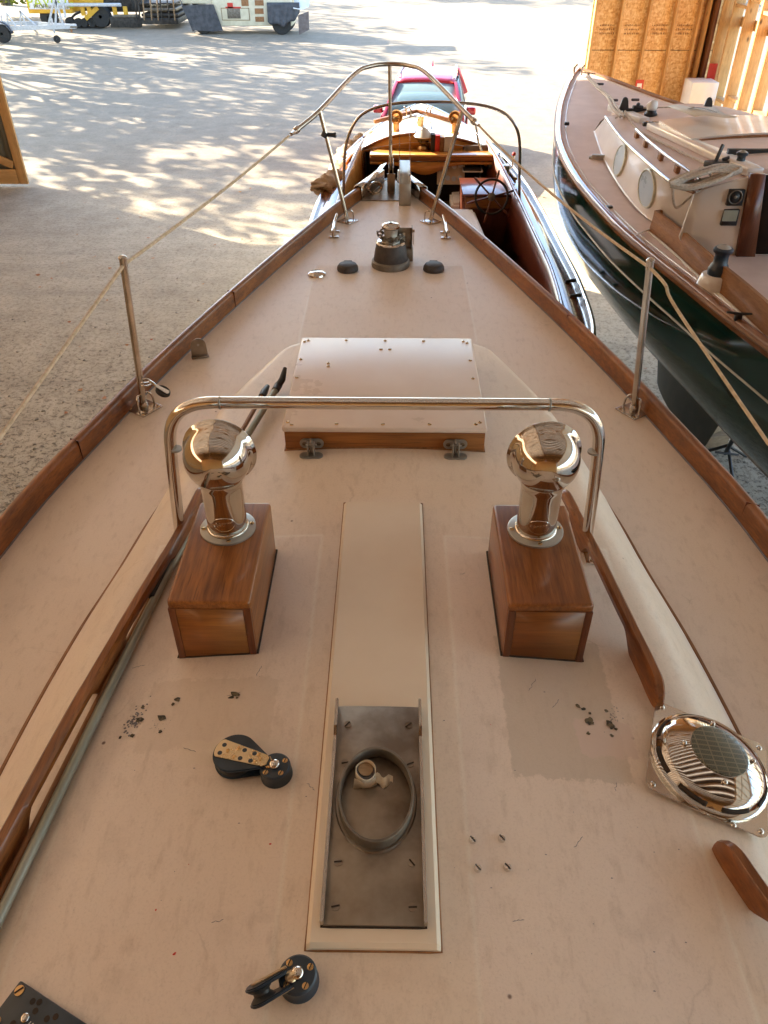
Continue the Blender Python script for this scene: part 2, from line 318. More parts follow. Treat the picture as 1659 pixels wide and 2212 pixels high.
def leafm(name, c1, c2):
    m, n, l, b = nmat(name)
    f = noi(n, l, coords(n, l), 1.3, 3)
    cc = ramp(n, l, f, [(0.35, c1), (0.65, c2)])
    l.new(cc, b.inputs['Base Color']); b.inputs['Roughness'].default_value = 0.6
    tr = n.new('ShaderNodeBsdfTranslucent'); l.new(cc, tr.inputs[0])
    mx = n.new('ShaderNodeMixShader'); mx.inputs[0].default_value = 0.4
    out = n['Material Output']; l.new(b.outputs[0], mx.inputs[1]); l.new(tr.outputs[0], mx.inputs[2]); l.new(mx.outputs[0], out.inputs[0])
    return m
M['leaf'] = leafm('green_leaves', (0.06, 0.10, 0.015), (0.20, 0.24, 0.03))
M['fallen'] = pm('fallen_leaf', (0.32, 0.09, 0.03), (0.50, 0.28, 0.10), 1.5, 0.8)
M['bark'] = pm('bark', (0.06, 0.045, 0.03), (0.13, 0.10, 0.07), 6, 0.9, bmp=0.6, bscale=12, bdist=0.03, stretch=(1, 1, 0.2))

# ------------------------------------------------------------------ mesh helpers
def frame(o, zd=(0, 0, 1), xd=(1, 0, 0)):
    z = V(zd).normalized(); x = V(xd); x = (x - z * x.dot(z)).normalized(); y = z.cross(x)
    return Matrix.Translation(V(o)) @ Matrix((x, y, z)).transposed().to_4x4()
class MB:
    def __init__(s): s.bm = bmesh.new()
    def box(s, c, d, M4=None, bev=0.0, seg=2, rz=0.0):
        t = bmesh.new(); bmesh.ops.create_cube(t, size=1.0)
        for v in t.verts: v.co = V((v.co.x * d[0], v.co.y * d[1], v.co.z * d[2]))
        if bev > 0: bmesh.ops.bevel(t, geom=list(t.edges), offset=bev, segments=seg, affect='EDGES', profile=0.5)
        T = Matrix.Translation(V(c)) @ Matrix.Rotation(rz, 4, 'Z')
        if M4 is not None: T = M4 @ T
        s.add(t, T); return s
    def bx(s, x0, x1, y0, y1, z0, z1, bev=0.0, seg=2):
        return s.box(((x0 + x1) / 2, (y0 + y1) / 2, (z0 + z1) / 2), (abs(x1 - x0), abs(y1 - y0), abs(z1 - z0)), None, bev, seg)
    def add(s, t, T):
        t.transform(T); me = bpy.data.meshes.new('t'); t.to_mesh(me); t.free(); s.bm.from_mesh(me); bpy.data.meshes.remove(me)
    def beam(s, a, b, wx, wy, bev=0.0, up=(0, 0, 1)):
        a = V(a); b = V(b); d = b - a; L = d.length
        if abs(d.normalized().dot(V(up).normalized())) > 0.98: up = (0, 1, 0)
        F = frame((a + b) / 2, d, V(up).cross(d))
        return s.box((0, 0, 0), (wx, wy, L), F, bev)
    def grid(s, rows, closed=False):
        vs = [[s.bm.verts.new(p) for p in r] for r in rows]
        n = len(rows[0])
        for i in range(len(rows) - 1):
            for j in range(n - 1 if not closed else n):
                k = (j + 1) % n
                try: s.bm.faces.new((vs[i][j], vs[i][k], vs[i + 1][k], vs[i + 1][j]))
                except ValueError: pass
        return vs
    def tube(s, pts, r, seg=10, closed=False, caps=True):
        pts = [V(p) for p in pts]; n = len(pts)
        rr = r if isinstance(r, (list, tuple)) else [r] * n
        rings = []; prev = None
        for i, p in enumerate(pts):
            if closed: t = (pts[(i + 1) % n] - pts[i - 1]).normalized()
            else: t = (pts[min(i + 1, n - 1)] - pts[max(i - 1, 0)]).normalized()
            if prev is None:
                a = V((0, 0, 1)) if abs(t.z) < 0.9 else V((1, 0, 0)); u = t.cross(a).normalized()
            else: u = (prev - t * prev.dot(t)).normalized()
            prev = u; w2 = t.cross(u)
            rings.append([p + (u * cos(2 * pi * k / seg) + w2 * sin(2 * pi * k / seg)) * rr[i] for k in range(seg)])
        if closed: rings.append(rings[0])
        vs = s.grid(rings, True)
        if caps and not closed:
            s.bm.faces.new(list(reversed(vs[0]))); s.bm.faces.new(vs[-1])
        return s
    def lathe(s, prof, seg=32, M4=None, sx=1.0, sy=1.0):
        M4 = M4 or Matrix()
        rows = [[M4 @ V((r * cos(2 * pi * k / seg) * sx, r * sin(2 * pi * k / seg) * sy, z)) for k in range(seg)] for r, z in prof]
        vs = s.grid(rows, True)
        if prof[0][0] > 1e-5: s.bm.faces.new(list(reversed(vs[0])))
        if prof[-1][0] > 1e-5: s.bm.faces.new(vs[-1])
        return s
    def prism(s, poly, h, M4=None, bev=0.0):
        t = bmesh.new(); vs = [t.verts.new((p[0], p[1], 0)) for p in poly]; f = t.faces.new(vs)
        r = bmesh.ops.extrude_face_region(t, geom=[f])
        for g in r['geom']:
            if isinstance(g, bmesh.types.BMVert): g.co.z += h
        bmesh.ops.recalc_face_normals(t, faces=t.faces)
        if bev > 0:
            es = [e for e in t.edges if abs(e.verts[0].co.z - e.verts[1].co.z) < 1e-6]
            bmesh.ops.bevel(t, geom=es, offset=bev, segments=2, affect='EDGES')
        s.add(t, M4 or Matrix()); return s
    def torus(s, M4, Rr, r, seg=28, sseg=8, sx=1, sy=1):
        return s.tube([M4 @ V((Rr * cos(2 * pi * k / seg) * sx, Rr * sin(2 * pi * k / seg) * sy, 0)) for k in range(seg)], r, sseg, True)
    def sphere(s, c, r, seg=16, M4=None):
        t = bmesh.new(); bmesh.ops.create_uvsphere(t, u_segments=seg, v_segments=seg // 2, radius=1.0)
        d = r if isinstance(r, (tuple, list)) else (r, r, r)
        T = Matrix.Translation(V(c)) @ Matrix.Diagonal((d[0], d[1], d[2], 1))
        s.add(t, (M4 or Matrix()) @ T); return s
    def build(s, name, mat, parent=None, local=False, ang=38, label=None, recalc=True, solid=0.0, sub=0, smooth=True):
        bm = s.bm
        bmesh.ops.remove_doubles(bm, verts=bm.verts, dist=1e-6)
        if recalc: bmesh.ops.recalc_face_normals(bm, faces=bm.faces)
        for f in bm.faces: f.smooth = smooth
        ca = radians(ang)
        for e in bm.edges:
            if len(e.link_faces) == 2 and e.calc_face_angle(0) > ca: e.smooth = False
        if parent is not None and not local:
            off = V((0, 0, 0)); q = parent
            while q is not None: off += q.location; q = q.parent
            bmesh.ops.translate(bm, verts=bm.verts, vec=-off)
        while parent is not None and parent.parent is not None and parent.parent.parent is not None: parent = parent.parent
        me = bpy.data.meshes.new(name); bm.to_mesh(me); bm.free()
        me.materials.append(M[mat] if isinstance(mat, str) else mat)
        o = bpy.data.objects.new(name, me); COL.objects.link(o)
        if parent is not None: o.parent = parent
        if label: o['label'] = label
        if solid:
            md = o.modifiers.new('thickness', 'SOLIDIFY'); md.thickness = solid; md.offset = 0
        if sub:
            md = o.modifiers.new('smooth', 'SUBSURF'); md.levels = sub; md.render_levels = sub
        return o
def tag(o, label=None, cat=None, group=None, kind=None):
    if label: o['label'] = label
    if cat: o['category'] = cat
    if group: o['group'] = group
    if kind: o['kind'] = kind
    return o
def thing(name, loc, label, cat, group=None, rz=0.0):
    o = bpy.data.objects.new(name, None); COL.objects.link(o); o.location = loc; o.rotation_euler = (0, 0, rz)
    o.empty_display_size = 0.2
    return tag(o, label, cat, group)
def copy_tree(o, parent=None):
    c = o.copy(); COL.objects.link(c); c.parent = parent
    for ch in [x for x in COL.objects if x.parent == o]: copy_tree(ch, c)
    return c
def fillet(pts, rad, n=8):
    pts = [V(p) for p in pts]; out = [pts[0]]
    for i in range(1, len(pts) - 1):
        a, b, c = pts[i - 1], pts[i], pts[i + 1]
        r = rad[i - 1] if isinstance(rad, (list, tuple)) else rad
        r = min(r, (a - b).length * 0.49, (c - b).length * 0.49)
        p = b + (a - b).normalized() * r; q = b + (c - b).normalized() * r
        for k in range(n + 1):
            t = k / n; out.append(p * (1 - t) ** 2 + b * 2 * t * (1 - t) + q * t * t)
    out.append(pts[-1]); return out
def spline(pts, n=8):
    pts = [V(p) for p in pts]; out = []
    for i in range(len(pts) - 1):
        p0 = pts[max(i - 1, 0)]; p1 = pts[i]; p2 = pts[i + 1]; p3 = pts[min(i + 2, len(pts) - 1)]
        for k in range(n):
            t = k / n
            out.append(0.5 * ((2 * p1) + (p2 - p0) * t + (2 * p0 - 5 * p1 + 4 * p2 - p3) * t * t + (3 * p1 - p0 - 3 * p2 + p3) * t ** 3))
    out.append(pts[-1]); return out
def lerp(tab, x):
    if x <= tab[0][0]: return tab[0][1]
    for (a, b), (c, d) in zip(tab, tab[1:]):
        if x <= c: return b + (d - b) * (x - a) / (c - a)
    return tab[-1][1]
def smooth_tab(tab, n=8):
    p = spline([V((a, b, 0)) for a, b in tab], n); return [(q.x, q.y) for q in p]
def text_mesh(txt, size, M4, mat, name, parent, local=False, depth=0.0005, cond=1.0):
    cu = bpy.data.curves.new('t', 'FONT'); cu.body = txt; cu.size = size; cu.extrude = depth; cu.align_x = 'CENTER'; cu.align_y = 'CENTER'; cu.space_character = cond
    t = bpy.data.objects.new('t', cu); COL.objects.link(t)
    dg = bpy.context.evaluated_depsgraph_get(); me = bpy.data.meshes.new_from_object(t.evaluated_get(dg)); bpy.data.objects.remove(t)
    b = MB(); b.bm.from_mesh(me); b.bm.transform(M4); bpy.data.meshes.remove(me)
    return b.build(name, mat, parent, local)
class SB:
    # a batch of screws: every screw becomes a mesh of its own, head and dark slot
    def __init__(s): s.l = []
    def build(s, name, mat, parent):
        name = {'s': name[:-1]}.get(name[-1], name)
        for (c, n, r, ang, dome) in s.l:
            b = MB(); F = frame(c, n, (cos(ang), sin(ang), 0.01))
            b.lathe([(r, -0.002), (r, r * 0.15), (r * 0.7, r * dome), (0, r * dome * 1.15)], 14, F)
            k = len(b.bm.faces); b.box((0, 0, r * dome * 1.05), (r * 1.8, r * 0.3, r * 0.3), F)
            for i, f in enumerate(b.bm.faces):
                if i >= k: f.material_index = 1
            o = b.build(name, mat, parent); o.data.materials.append(M['slot'])
class NB:
    def build(s, *a): pass
def screw(b, slotb, c, n=(0, 0, 1), r=0.004, ang=0.0, dome=0.4):
    if isinstance(b, SB): b.l.append((V(c), V(n), r, ang, dome)); return
def screw_old(b, slotb, c, n=(0, 0, 1), r=0.004, ang=0.0, dome=0.4):
    F = frame(c, n, (cos(ang), sin(ang), 0.01))
    b.lathe([(r, -0.002), (r, r * 0.15), (r * 0.7, r * dome), (0, r * dome * 1.15)], 14, F)
    slotb.box((0, 0, r * dome * 1.05), (r * 1.8, r * 0.3, r * 0.3), F)
# ------------------------------------------------------------------ ground
g = MB(); N = 40
g.grid([[V((-200 + 400 * i / N, -80 + 330 * j / N, 0)) for i in range(N + 1)] for j in range(N + 1)])
tag(g.build('gravel_ground', 'ground'), kind='structure')

# ------------------------------------------------------------------ the shed the boats stand in
FY = 16.8; LX = -10.6; RX = 5.95; BY = -10.0; EAVE = 7.7; RIDGE = 9.7; MX = (LX + RX) / 2
shed = thing('timber_boat_shed', (RX, FY, 0), 'open-fronted timber shed with bare studs and brown-orange strand board inside', 'shed')
# strand board closing the front, right of the opening
b = MB(); b.bx(3.62, RX + 0.1, FY + 0.075, FY + 0.09, 0.0, 2.44); b.build('strand_board', 'osb', shed)
b = MB(); b.bx(3.62, RX + 0.1, FY + 0.092, FY + 0.10, 2.35, 2.55); b.build('seam_batten', 'slot', shed)  # dark strip added behind the seam to stop daylight showing through
b = MB(); b.bx(3.62, RX + 0.1, FY + 0.075, FY + 0.09, 2.452, 4.88); b.bx(3.62, RX + 0.1, FY + 0.075, FY + 0.09, 4.892, EAVE); b.build('strand_board', 'osb', shed)
for i, x in enumerate((3.66, 4.14, 4.64, 5.12, 5.55)):
    b = MB(); b.bx(x - 0.02, x + 0.02, FY - 0.07, FY + 0.074, 0.05, EAVE, 0.003); b.build('stud', 'pineZ', shed)
b = MB(); b.bx(5.66, 5.70, FY - 0.16, FY + 0.07, 0, EAVE, 0.003); b.build('corner_post', 'pineZ', shed)
b = MB(); b.bx(5.74, 5.80, FY - 0.30, FY + 0.07, 0, EAVE, 0.003); b.build('corner_post', 'teakZ', shed)
b = MB(); b.bx(5.83, 6.06, FY - 0.36, FY - 0.30, 0, EAVE, 0.003); b.build('corner_post', 'pineZ', shed)
# stamps on the boards: rows of small printed dashes, too blurred to read
rr = random.Random(3)
for x0 in (3.80, 4.26, 4.76, 5.22):
    for row in range(3):
        b = MB(); x = x0
        while x < x0 + 0.27:
            wd = rr.uniform(0.008, 0.022); b.bx(x, x + wd, FY + 0.072, FY + 0.074, 2.70 + row * 0.065, 2.70 + row * 0.065 + rr.uniform(0.02, 0.035)); x += wd + rr.uniform(0.004, 0.02)
        tag(b.build('printed_stamp', 'oiled', shed))
# right wall: studs with the sunlit outdoors between them
ys = [16.2 - 0.62 * i for i in range(43)]
for i, y in enumerate(ys):
    b = MB(); b.bx(RX - 0.02, RX + 0.16, y - 0.032, y + 0.032, 0.05, EAVE, 0.003); b.build('stud', 'pineZ', shed)
for z in (1.75, 3.2, 4.7):
    b = MB()
    for i, y in enumerate(ys[:-1]):
        zz = z + (0.12 if i % 2 else 0.0)
        b.bx(RX + 0.005, RX + 0.13, y - 0.62 + 0.034, y - 0.034, zz, zz + 0.05)
    b.build('noggin', 'pineY', shed)
for z in (2.9, 5.2):
    b = MB(); b.bx(RX + 0.165, RX + 0.20, BY, FY, z, z + 0.15); b.build('girt', 'pineY', shed)
b = MB(); b.bx(RX - 0.02, RX + 0.16, BY, FY, EAVE, EAVE + 0.14); b.build('wall_plate', 'pineY', shed)
b = MB(); b.bx(RX - 0.02, RX + 0.16, BY, FY, 0.0, 0.05); b.build('sole_plate', 'pineY', shed)
# left wall, boarded
b = MB(); b.bx(LX - 0.03, LX, BY, FY, 0, 6.2); b.build('strand_board', 'osb', shed)
b = MB(); b.grid([[V((LX - 0.02, BY, 6.2)), V((LX - 0.02, FY, 6.2))], [V((LX - 0.02, BY, EAVE)), V((LX - 0.02, FY, EAVE))]]); b.build('clerestory_panel', 'fiber', shed)
b = MB(); b.grid([[V((RX + 0.22, BY, 5.0)), V((RX + 0.22, FY - 2.2, 5.0))], [V((RX + 0.22, BY, EAVE)), V((RX + 0.22, FY - 2.2, EAVE))]]); b.build('clerestory_panel', 'fiber', shed)
b = MB(); b.bx(LX, RX, BY - 0.03, BY, 0, 5.2); b.build('strand_board', 'osb', shed)
b = MB(); b.bx(LX, RX, BY - 0.03, BY, 5.2, RIDGE); b.build('strand_board', 'osb', shed)
for i in range(43):
    y = BY + 0.05 + 0.62 * i; b = MB(); b.bx(LX, LX + 0.14, y - 0.02, y + 0.02, 0.05, EAVE); b.build('stud', 'pineZ', shed)
# head beam over the opening and gable
b = MB(); b.bx(LX, RX, FY - 0.08, FY + 0.07, EAVE, EAVE + 0.35); b.build('head_beam', 'pineX', shed)
b = MB(); b.prism([(LX, 0), (RX + 0.1, 0), (MX, RIDGE - EAVE)], 0.02, frame((0, FY + 0.1, EAVE + 0.1), (0, -1, 0), (1, 0, 0))); b.build('gable_board', 'osb', shed)
# roof: dark boards on pale rafters
for s in (-1, 1):
    xa = MX + s * (RX - MX + 0.5); za = EAVE - 0.1
    lo = V((xa, 0, za + 0.3)); hi = V((MX, 0, RIDGE + 0.35)); y = BY
    while y < FY + 0.5:
        for w_, mt, nm in ((0.46, 'roofing', 'roof_boards'), (0.15, 'fiber', 'skylight_strip')):  # translucent strips added to brighten and warm the light on the deck
            b = MB(); b.grid([[V((lo.x, y, lo.z)), V((lo.x, y + w_, lo.z))], [V((hi.x, y, hi.z)), V((hi.x, y + w_, hi.z))]])
            b.build(nm, mt, shed, solid=0.03 if mt == 'roofing' else 0.0); y += w_
for i in range(44):
    y = BY + 0.1 + 0.61 * i
    b = MB()
    for s in (-1, 1):
        b.beam((MX + s * (RX - MX), y, EAVE + 0.12), (MX, y, RIDGE + 0.22), 0.05, 0.19)
    b.build('rafter', 'pineX', shed)
for i in range(0, 44, 4):
    y = BY + 0.18 + 0.61 * i
    b = MB(); b.beam((LX, y, EAVE + 0.1), (RX, y, EAVE + 0.1), 0.05, 0.16); b.beam((MX, y, EAVE + 0.18), (MX, y, RIDGE), 0.09, 0.05)
    b.build('roof_tie', 'pineX', shed)
b = MB(); b.bx(MX - 0.03, MX + 0.03, BY, FY, RIDGE, RIDGE + 0.3); b.build('ridge_board', 'pineY', shed)

# barn door swung out on the left, inner face towards us
door = thing('sliding_shed_door', (-9.3, FY, 0), 'tall timber-framed shed door clad in corrugated sheet at the left edge', 'door')
y0 = FY - 0.06
b = MB(); b.bx(-7.69, -7.51, y0 - 0.05, y0, 0.06, 6.4, 0.004); b.build('door_stile', 'pineZ', door)
b = MB(); b.bx(-10.55, -7.70, y0 - 0.05, y0, 0.06, 0.34, 0.004); b.build('door_rail', 'pineX', door)
b = MB(); b.bx(-10.55, -7.70, y0 - 0.05, y0, 3.2, 3.45, 0.004); b.bx(-10.55, -7.70, y0 - 0.05, y0, 6.15, 6.4, 0.004); b.build('door_rail', 'pineX', door)
for (za, zb) in ((0.36, 0.98), (1.35, 1.0 + 0.62), (2.6, 2.2)):
    pass
for k, (za, zb) in enumerate(((1.05, 0.42), (1.75, 1.35), (2.75, 2.2))):
    b = MB(); b.beam((-9.2, y0 - 0.026, za), (-7.72, y0 - 0.026, zb), 0.15, 0.045, 0.003, up=(0, 1, 0)); b.build('door_brace', 'pineX', door)
rows = []
for z in (0.08, 6.38):
    rows.append([V((-10.58 + 0.02 * i, y0 + 0.02 + 0.018 * sin(i * 2 * pi / 7.5), z)) for i in range(154)])
b = MB(); b.grid(rows); b.build('corrugated_sheet', 'corr', door, solid=0.002, ang=60)

# white fridge in the corner, signs
fr = thing('white_refrigerator', (5.25, 15.9, 0), 'white upright refrigerator in the sunny corner beside the studs', 'refrigerator')
b = MB(); b.bx(5.42, 5.90, 16.02, 16.45, 0.05, 2.06, 0.015); b.build('cabinet', 'white', fr)
b = MB(); b.bx(5.42, 5.90, 15.95, 16.01, 0.75, 2.06, 0.012); b.build('door', 'white', fr)
b = MB(); b.bx(5.42, 5.90, 15.95, 16.01, 0.08, 0.73, 0.012); b.build('door', 'white', fr)
b = MB(); b.bx(5.46, 5.49, 15.90, 15.93, 1.1, 1.6, 0.008); b.build('handle', 'galv', fr)
sg = thing('fire_extinguisher_sign', (4.67, FY - 0.08, 1.7), 'red and white upright sign fixed to a stud in front of the strand board', 'sign')
b = MB(); b.bx(4.60, 4.75, FY - 0.085, FY - 0.075, 1.42, 1.98); b.build('plate', 'red', sg)
b = MB(); b.prism([(-.045, .14), (.045, .14), (.05, -.02), (.022, -.05), (.022, -.26), (-.022, -.26), (-.022, -.05), (-.05, -.02)], 0.004, frame((4.675, FY - 0.086, 1.78), (0, -1, 0), (1, 0, 0))); b.build('arrow', 'white', sg)
b = MB(); b.bx(4.645, 4.705, FY - 0.094, FY - 0.091, 1.80, 1.86); b.build('panel', 'red', sg)
s2 = MB(); s2.bx(5.80, 5.95, FY - 0.42, FY - 0.41, 1.98, 2.3); sgn = s2.build('corner_notice', 'red'); tag(sgn, 'small red notice fixed above the refrigerator', 'notice')

# ------------------------------------------------------------------ fallen leaves and stones
def scatter_quads(name, mat, n, region, size, seed, thick=False):
    rr = random.Random(seed); b = MB()
    for i in range(n):
        x, y = region(rr); s = rr.uniform(*size); a = rr.uniform(0, 6.28)
        if thick:
            F = Matrix.Translation((x, y, s * 0.12)) @ Matrix.Rotation(a, 4, 'Z')
            t = bmesh.new(); bmesh.ops.create_icosphere(t, subdivisions=1, radius=1)
            for v in t.verts: v.co = V((v.co.x * s * rr.uniform(.7, 1.1), v.co.y * s * rr.uniform(.5, .9), v.co.z * s * rr.uniform(.3, .6)))
            b.add(t, F)
        else:
            tilt = rr.uniform(-0.35, 0.35); F = Matrix.Translation((x, y, 0.012)) @ Matrix.Rotation(a, 4, 'Z') @ Matrix.Rotation(tilt, 4, 'X')
            vs = [b.bm.verts.new(F @ V((p[0] * s, p[1] * s, abs(p[0]) * s * 0.3))) for p in ((-.5, 0), (-.2, .35), (.15, .3), (.55, 0), (.15, -.32), (-.2, -.3))]
            b.bm.faces.new(vs)
    return b.build(name, mat, recalc=False, ang=180 if not thick else 30)
tag(scatter_quads('fallen_leaves', 'fallen', 230, lambda r: (r.uniform(-7, 7), r.uniform(3, 17) ** 1.0), (0.03, 0.085), 5), 'brown and reddish fallen leaves scattered over the gravel', 'leaves', kind='stuff')
tag(scatter_quads('loose_stones', 'stone', 2600, lambda r: (r.choice((-1, 1)) * r.uniform(1.4, 5.6), 2.0 + abs(r.gauss(0, 3.2))), (0.008, 0.03), 9, True), 'small loose stones and crumbs of soil on the ground beside the boats', 'stones', kind='stuff')

# ------------------------------------------------------------------ trees that dapple the yard
def crown_mesh(rx, rz, n, seed, clumps=26, leaf=0.30):
    rr = random.Random(seed); b = MB(); cs = []
    for i in range(clumps):
        while True:
            p = V((rr.uniform(-1, 1), rr.uniform(-1, 1), rr.uniform(-1, 1)))
            if p.length < 1: break
        cs.append((V((p.x * rx, p.y * rx, p.z * rz)), rr.uniform(0.35, 0.75) * rx * 0.55))
    for i in range(n):
        c, r = rr.choice(cs); d = V((rr.gauss(0, 1), rr.gauss(0, 1), rr.gauss(0, 1))); d = d.normalized() * r * rr.random() ** 0.4; d.z *= 0.6
        p = c + d; s = leaf * rr.uniform(0.5, 1.2)
        a = V((rr.gauss(0, 1), rr.gauss(0, 1), rr.gauss(0, 0.6))).normalized(); q = a.cross(V((rr.gauss(0, 1), rr.gauss(0, 1), rr.gauss(0, 1)))).normalized()
        vs = [b.bm.verts.new(p + a * s * u + q * s * v) for u, v in ((-.6, 0), (0, .33), (.6, 0), (0, -.33))]
        b.bm.faces.new(vs)
    return b, cs
def tree(x, y, h, rx, seed, label, n=5200, bottom=None, group='trees around the yard', name='tree', leaf=0.30):
    bt = bottom if bottom is not None else h * 0.35
    rz = (h - bt) / 2
    t = thing(name, (x, y, 0), label, 'tree', group)
    b, cs = crown_mesh(rx, rz, n, seed, leaf=leaf); b.bm.transform(Matrix.Translation((0, 0, bt + rz)))
    b.build('crown', 'leaf', t, True, 180, recalc=False)
    rr = random.Random(seed); b = MB()
    b.tube([(0, 0, -0.1), (0.05, 0.03, h * 0.3), (-0.08, 0.1, h * 0.6), (0.05, 0, h * 0.9)], [h * 0.022, h * 0.017, h * 0.012, h * 0.004], 9)
    for c, r in cs[:11]:
        z0 = max(h * 0.25, (c.z + bt + rz) * 0.7); b.tube([(0, 0, z0 * 0.8), (c.x * 0.5, c.y * 0.5, (z0 * 0.6 + (c.z + bt + rz) * 0.4)), (c.x, c.y, c.z + bt + rz)], [h * 0.008, h * 0.005, h * 0.002], 6)
    b.build('trunk', 'bark', t, True)
    return t
def sq(s, q): return (-0.82 * s + 0.57 * q, 0.57 * s + 0.82 * q)
TR = [(30, 9.5, 10.5, 3.6), (31, 15.5, 11, 3.8), (37, 12, 13, 4.2), (36, 20.5, 12, 4.0), (42, 17, 14.5, 4.5), (43, 26, 14, 4.4), (49, 31, 15, 4.8), (50, 22, 16, 4.8), (55, 38, 15, 5), (31, 3.5, 11, 3.6)]
tl = ['leafy tree nearest the shed, left of the yard', 'round-headed tree second along the sunny side of the yard', 'taller tree behind the two nearest the shed', 'broad tree midway along the sunny side', 'tall tree rising behind the broad one', 'tree standing behind the paving machine', 'far tree beyond the machines', 'tallest tree of the sunny side', 'farthest tree behind the road roller', 'leafy tree beside the left wall of the shed']
for i, (s_, q_, h_, r_) in enumerate(TR):
    x, y = sq(s_, q_); tree(x, y, h_, r_, 20 + i, tl[i], n=1150, leaf=0.46)
tq = P(-30, 44, 0); tree(tq.x, tq.y, 7, 3.2, 51, 'bright green bushy tree behind the trailer at the top left', n=4200, bottom=0.2)
tree(tq.x - 5.5, tq.y - 3, 6, 3.0, 52, 'low leafy tree left of the bushy one behind the trailer', n=3000, bottom=0.2)
for i, (x, y, h) in enumerate(((-3, 66, 11), (6, 64, 13), (14, 60, 12), (24, 52, 12), (-14, 68, 12))):
    tree(x, y, h, 4.5, 70 + i, ['tree on the far edge of the yard behind the roller', 'tree on the far edge straight ahead of the bow', 'tree on the far edge right of the car', 'tree at the far right of the yard', 'tree on the far edge behind the paving machine'][i], n=2600)

# ------------------------------------------------------------------ road roller
def at_plane(px, py, y): p = PY(px, py, y); return (p.x, p.z)
ro = thing('road_roller', (-6.4, 41.3, 0), 'cream pneumatic road roller with dark tarp skirts over its wheels', 'road roller')
Yr = 40.6
def polyY(pts, y, h, mat, name, parent, bev=0.0):
    b = MB(); b.prism([(at_plane(px, py, y)[0], at_plane(px, py, y)[1]) for px, py in pts], h, frame((0, y, 0), (0, -1, 0), (1, 0, 0)), bev)
    return b.build(name, mat, parent)
def boxY(px0, px1, z0, z1, y0_, y1_, bev=0.02):
    a = PY(px0, 60, y0_); c = PY(px1, 60, y0_); b = MB(); b.bx(a.x, c.x, y0_, y1_, z0, z1, bev); return b
boxY(463, 632, 0.32, 2.25, Yr, Yr + 1.7, 0.05).build('body', 'creamp', ro)
boxY(500, 600, 2.25, 3.0, Yr + 0.2, Yr + 1.5, 0.04).build('cab_deck', 'creamp', ro)
b = MB()
for px, yy in ((504, Yr + 0.3), (596, Yr + 0.3), (504, Yr + 1.4), (596, Yr + 1.4)):
    a = PY(px, 60, yy); b.tube([(a.x, yy, 3.0), (a.x, yy, 4.3)], 0.04)
a = PY(550, 60, Yr); b.bx(a.x - 1.35, a.x + 1.35, Yr + 0.2, Yr + 1.55, 4.3, 4.4); b.build('canopy', 'tarry', ro)
boxY(394, 632, 1.42, 1.75, Yr - 0.02, Yr + 0.02, 0.0).build('dark_band', 'band', ro)
b = boxY(396, 470, 1.15, 2.1, Yr + 0.05, Yr + 1.7, 0.04); b.build('end_tank', 'creamp', ro)
polyY([(392, 12), (461, 9), (482, 66), (462, 68), (430, 66), (416, 64)], Yr - 0.06, 0.03, 'tarp', 'tarp_skirt', ro)
b = MB()
a = PY(392, 20, Yr); c = PY(416, 60, Yr)
b.grid([[V((a.x, Yr - 0.05, 1.3)), V((a.x + .02, Yr + .9, 1.3)), V((a.x, Yr + 1.8, 1.3))], [V((c.x, Yr - 0.05, 0.12)), V((c.x + .05, Yr + .9, 0.15)), V((c.x, Yr + 1.8, 0.12))]]); b.build('tarp_skirt', 'tarp', ro, solid=0.01)
# gathered skirt over the right wheel: folds
rows = []
for i in range(9):
    t = i / 8; row = []
    for k in range(25):
        u = k / 24; x0 = PY(578, 20, Yr).x; x1 = PY(648, 20, Yr).x
        z = 1.22 - t * (0.72 + 0.28 * sin(u * pi) - 0.3 * u + 0.06 * sin(u * 17))
        row.append(V((x0 + (x1 - x0) * u, Yr - 0.10 - 0.10 * t * abs(sin(u * 15 + t)) - 0.03 * t, z)))
    rows.append(row)
b = MB(); b.grid(rows); b.build('tarp_skirt', 'tarp', ro, solid=0.012, ang=80)
polyY([(644, 33), (667, 24), (668, 64), (646, 75)], Yr - 0.2, 0.03, 'greybag', 'side_flap', ro)
b = MB(); a = PY(634, 16, Yr).x; c = PY(668, 20, Yr).x
b.grid([[V((a, Yr - 0.18, 1.0)), V((c - 0.3, Yr - 0.2, 0.95)), V((c, Yr - 0.1, 1.06))], [V((a, Yr + 1.2, 1.55)), V((c - .3, Yr + 1.3, 1.5)), V((c, Yr + 1.4, 1.45))]]); b.build('sloped_cover', 'white', ro, solid=0.03)
def wheel(parent, c, r, wd, name='wheel', rim='creamp', axis=(0, 1, 0)):
    F = frame(c, axis, (1, 0, 0)); b = MB()
    b.lathe([(r * 0.6, -wd / 2), (r * 0.93, -wd / 2), (r, -wd * 0.38), (r, wd * 0.38), (r * 0.93, wd / 2), (r * 0.6, wd / 2)], 32, F); o = b.build(name, 'rubber', parent)
    b = MB(); b.lathe([(r * 0.6, -wd * 0.46), (r * 0.52, -wd * 0.40), (r * 0.2, -wd * 0.30), (r * 0.16, -wd * 0.5), (0, -wd * 0.5)], 24, F); b.build('rim', rim, o)
    b = MB(); b.lathe([(r * 0.6, wd * 0.46), (r * 0.52, wd * 0.40), (r * 0.2, wd * 0.30), (r * 0.16, wd * 0.5), (0, wd * 0.5)], 24, F); b.build('rim', rim, o)
    return o
cx = PY(608, 50, Yr).x
for k in range(4): wheel(ro, (cx + 0.02 * k, Yr + 0.06 + 0.42 * k, 0.42), 0.42, 0.26)
cx = PY(438, 50, Yr).x
for k in range(4): wheel(ro, (cx, Yr + 0.15 + 0.42 * k, 0.40), 0.40, 0.26)
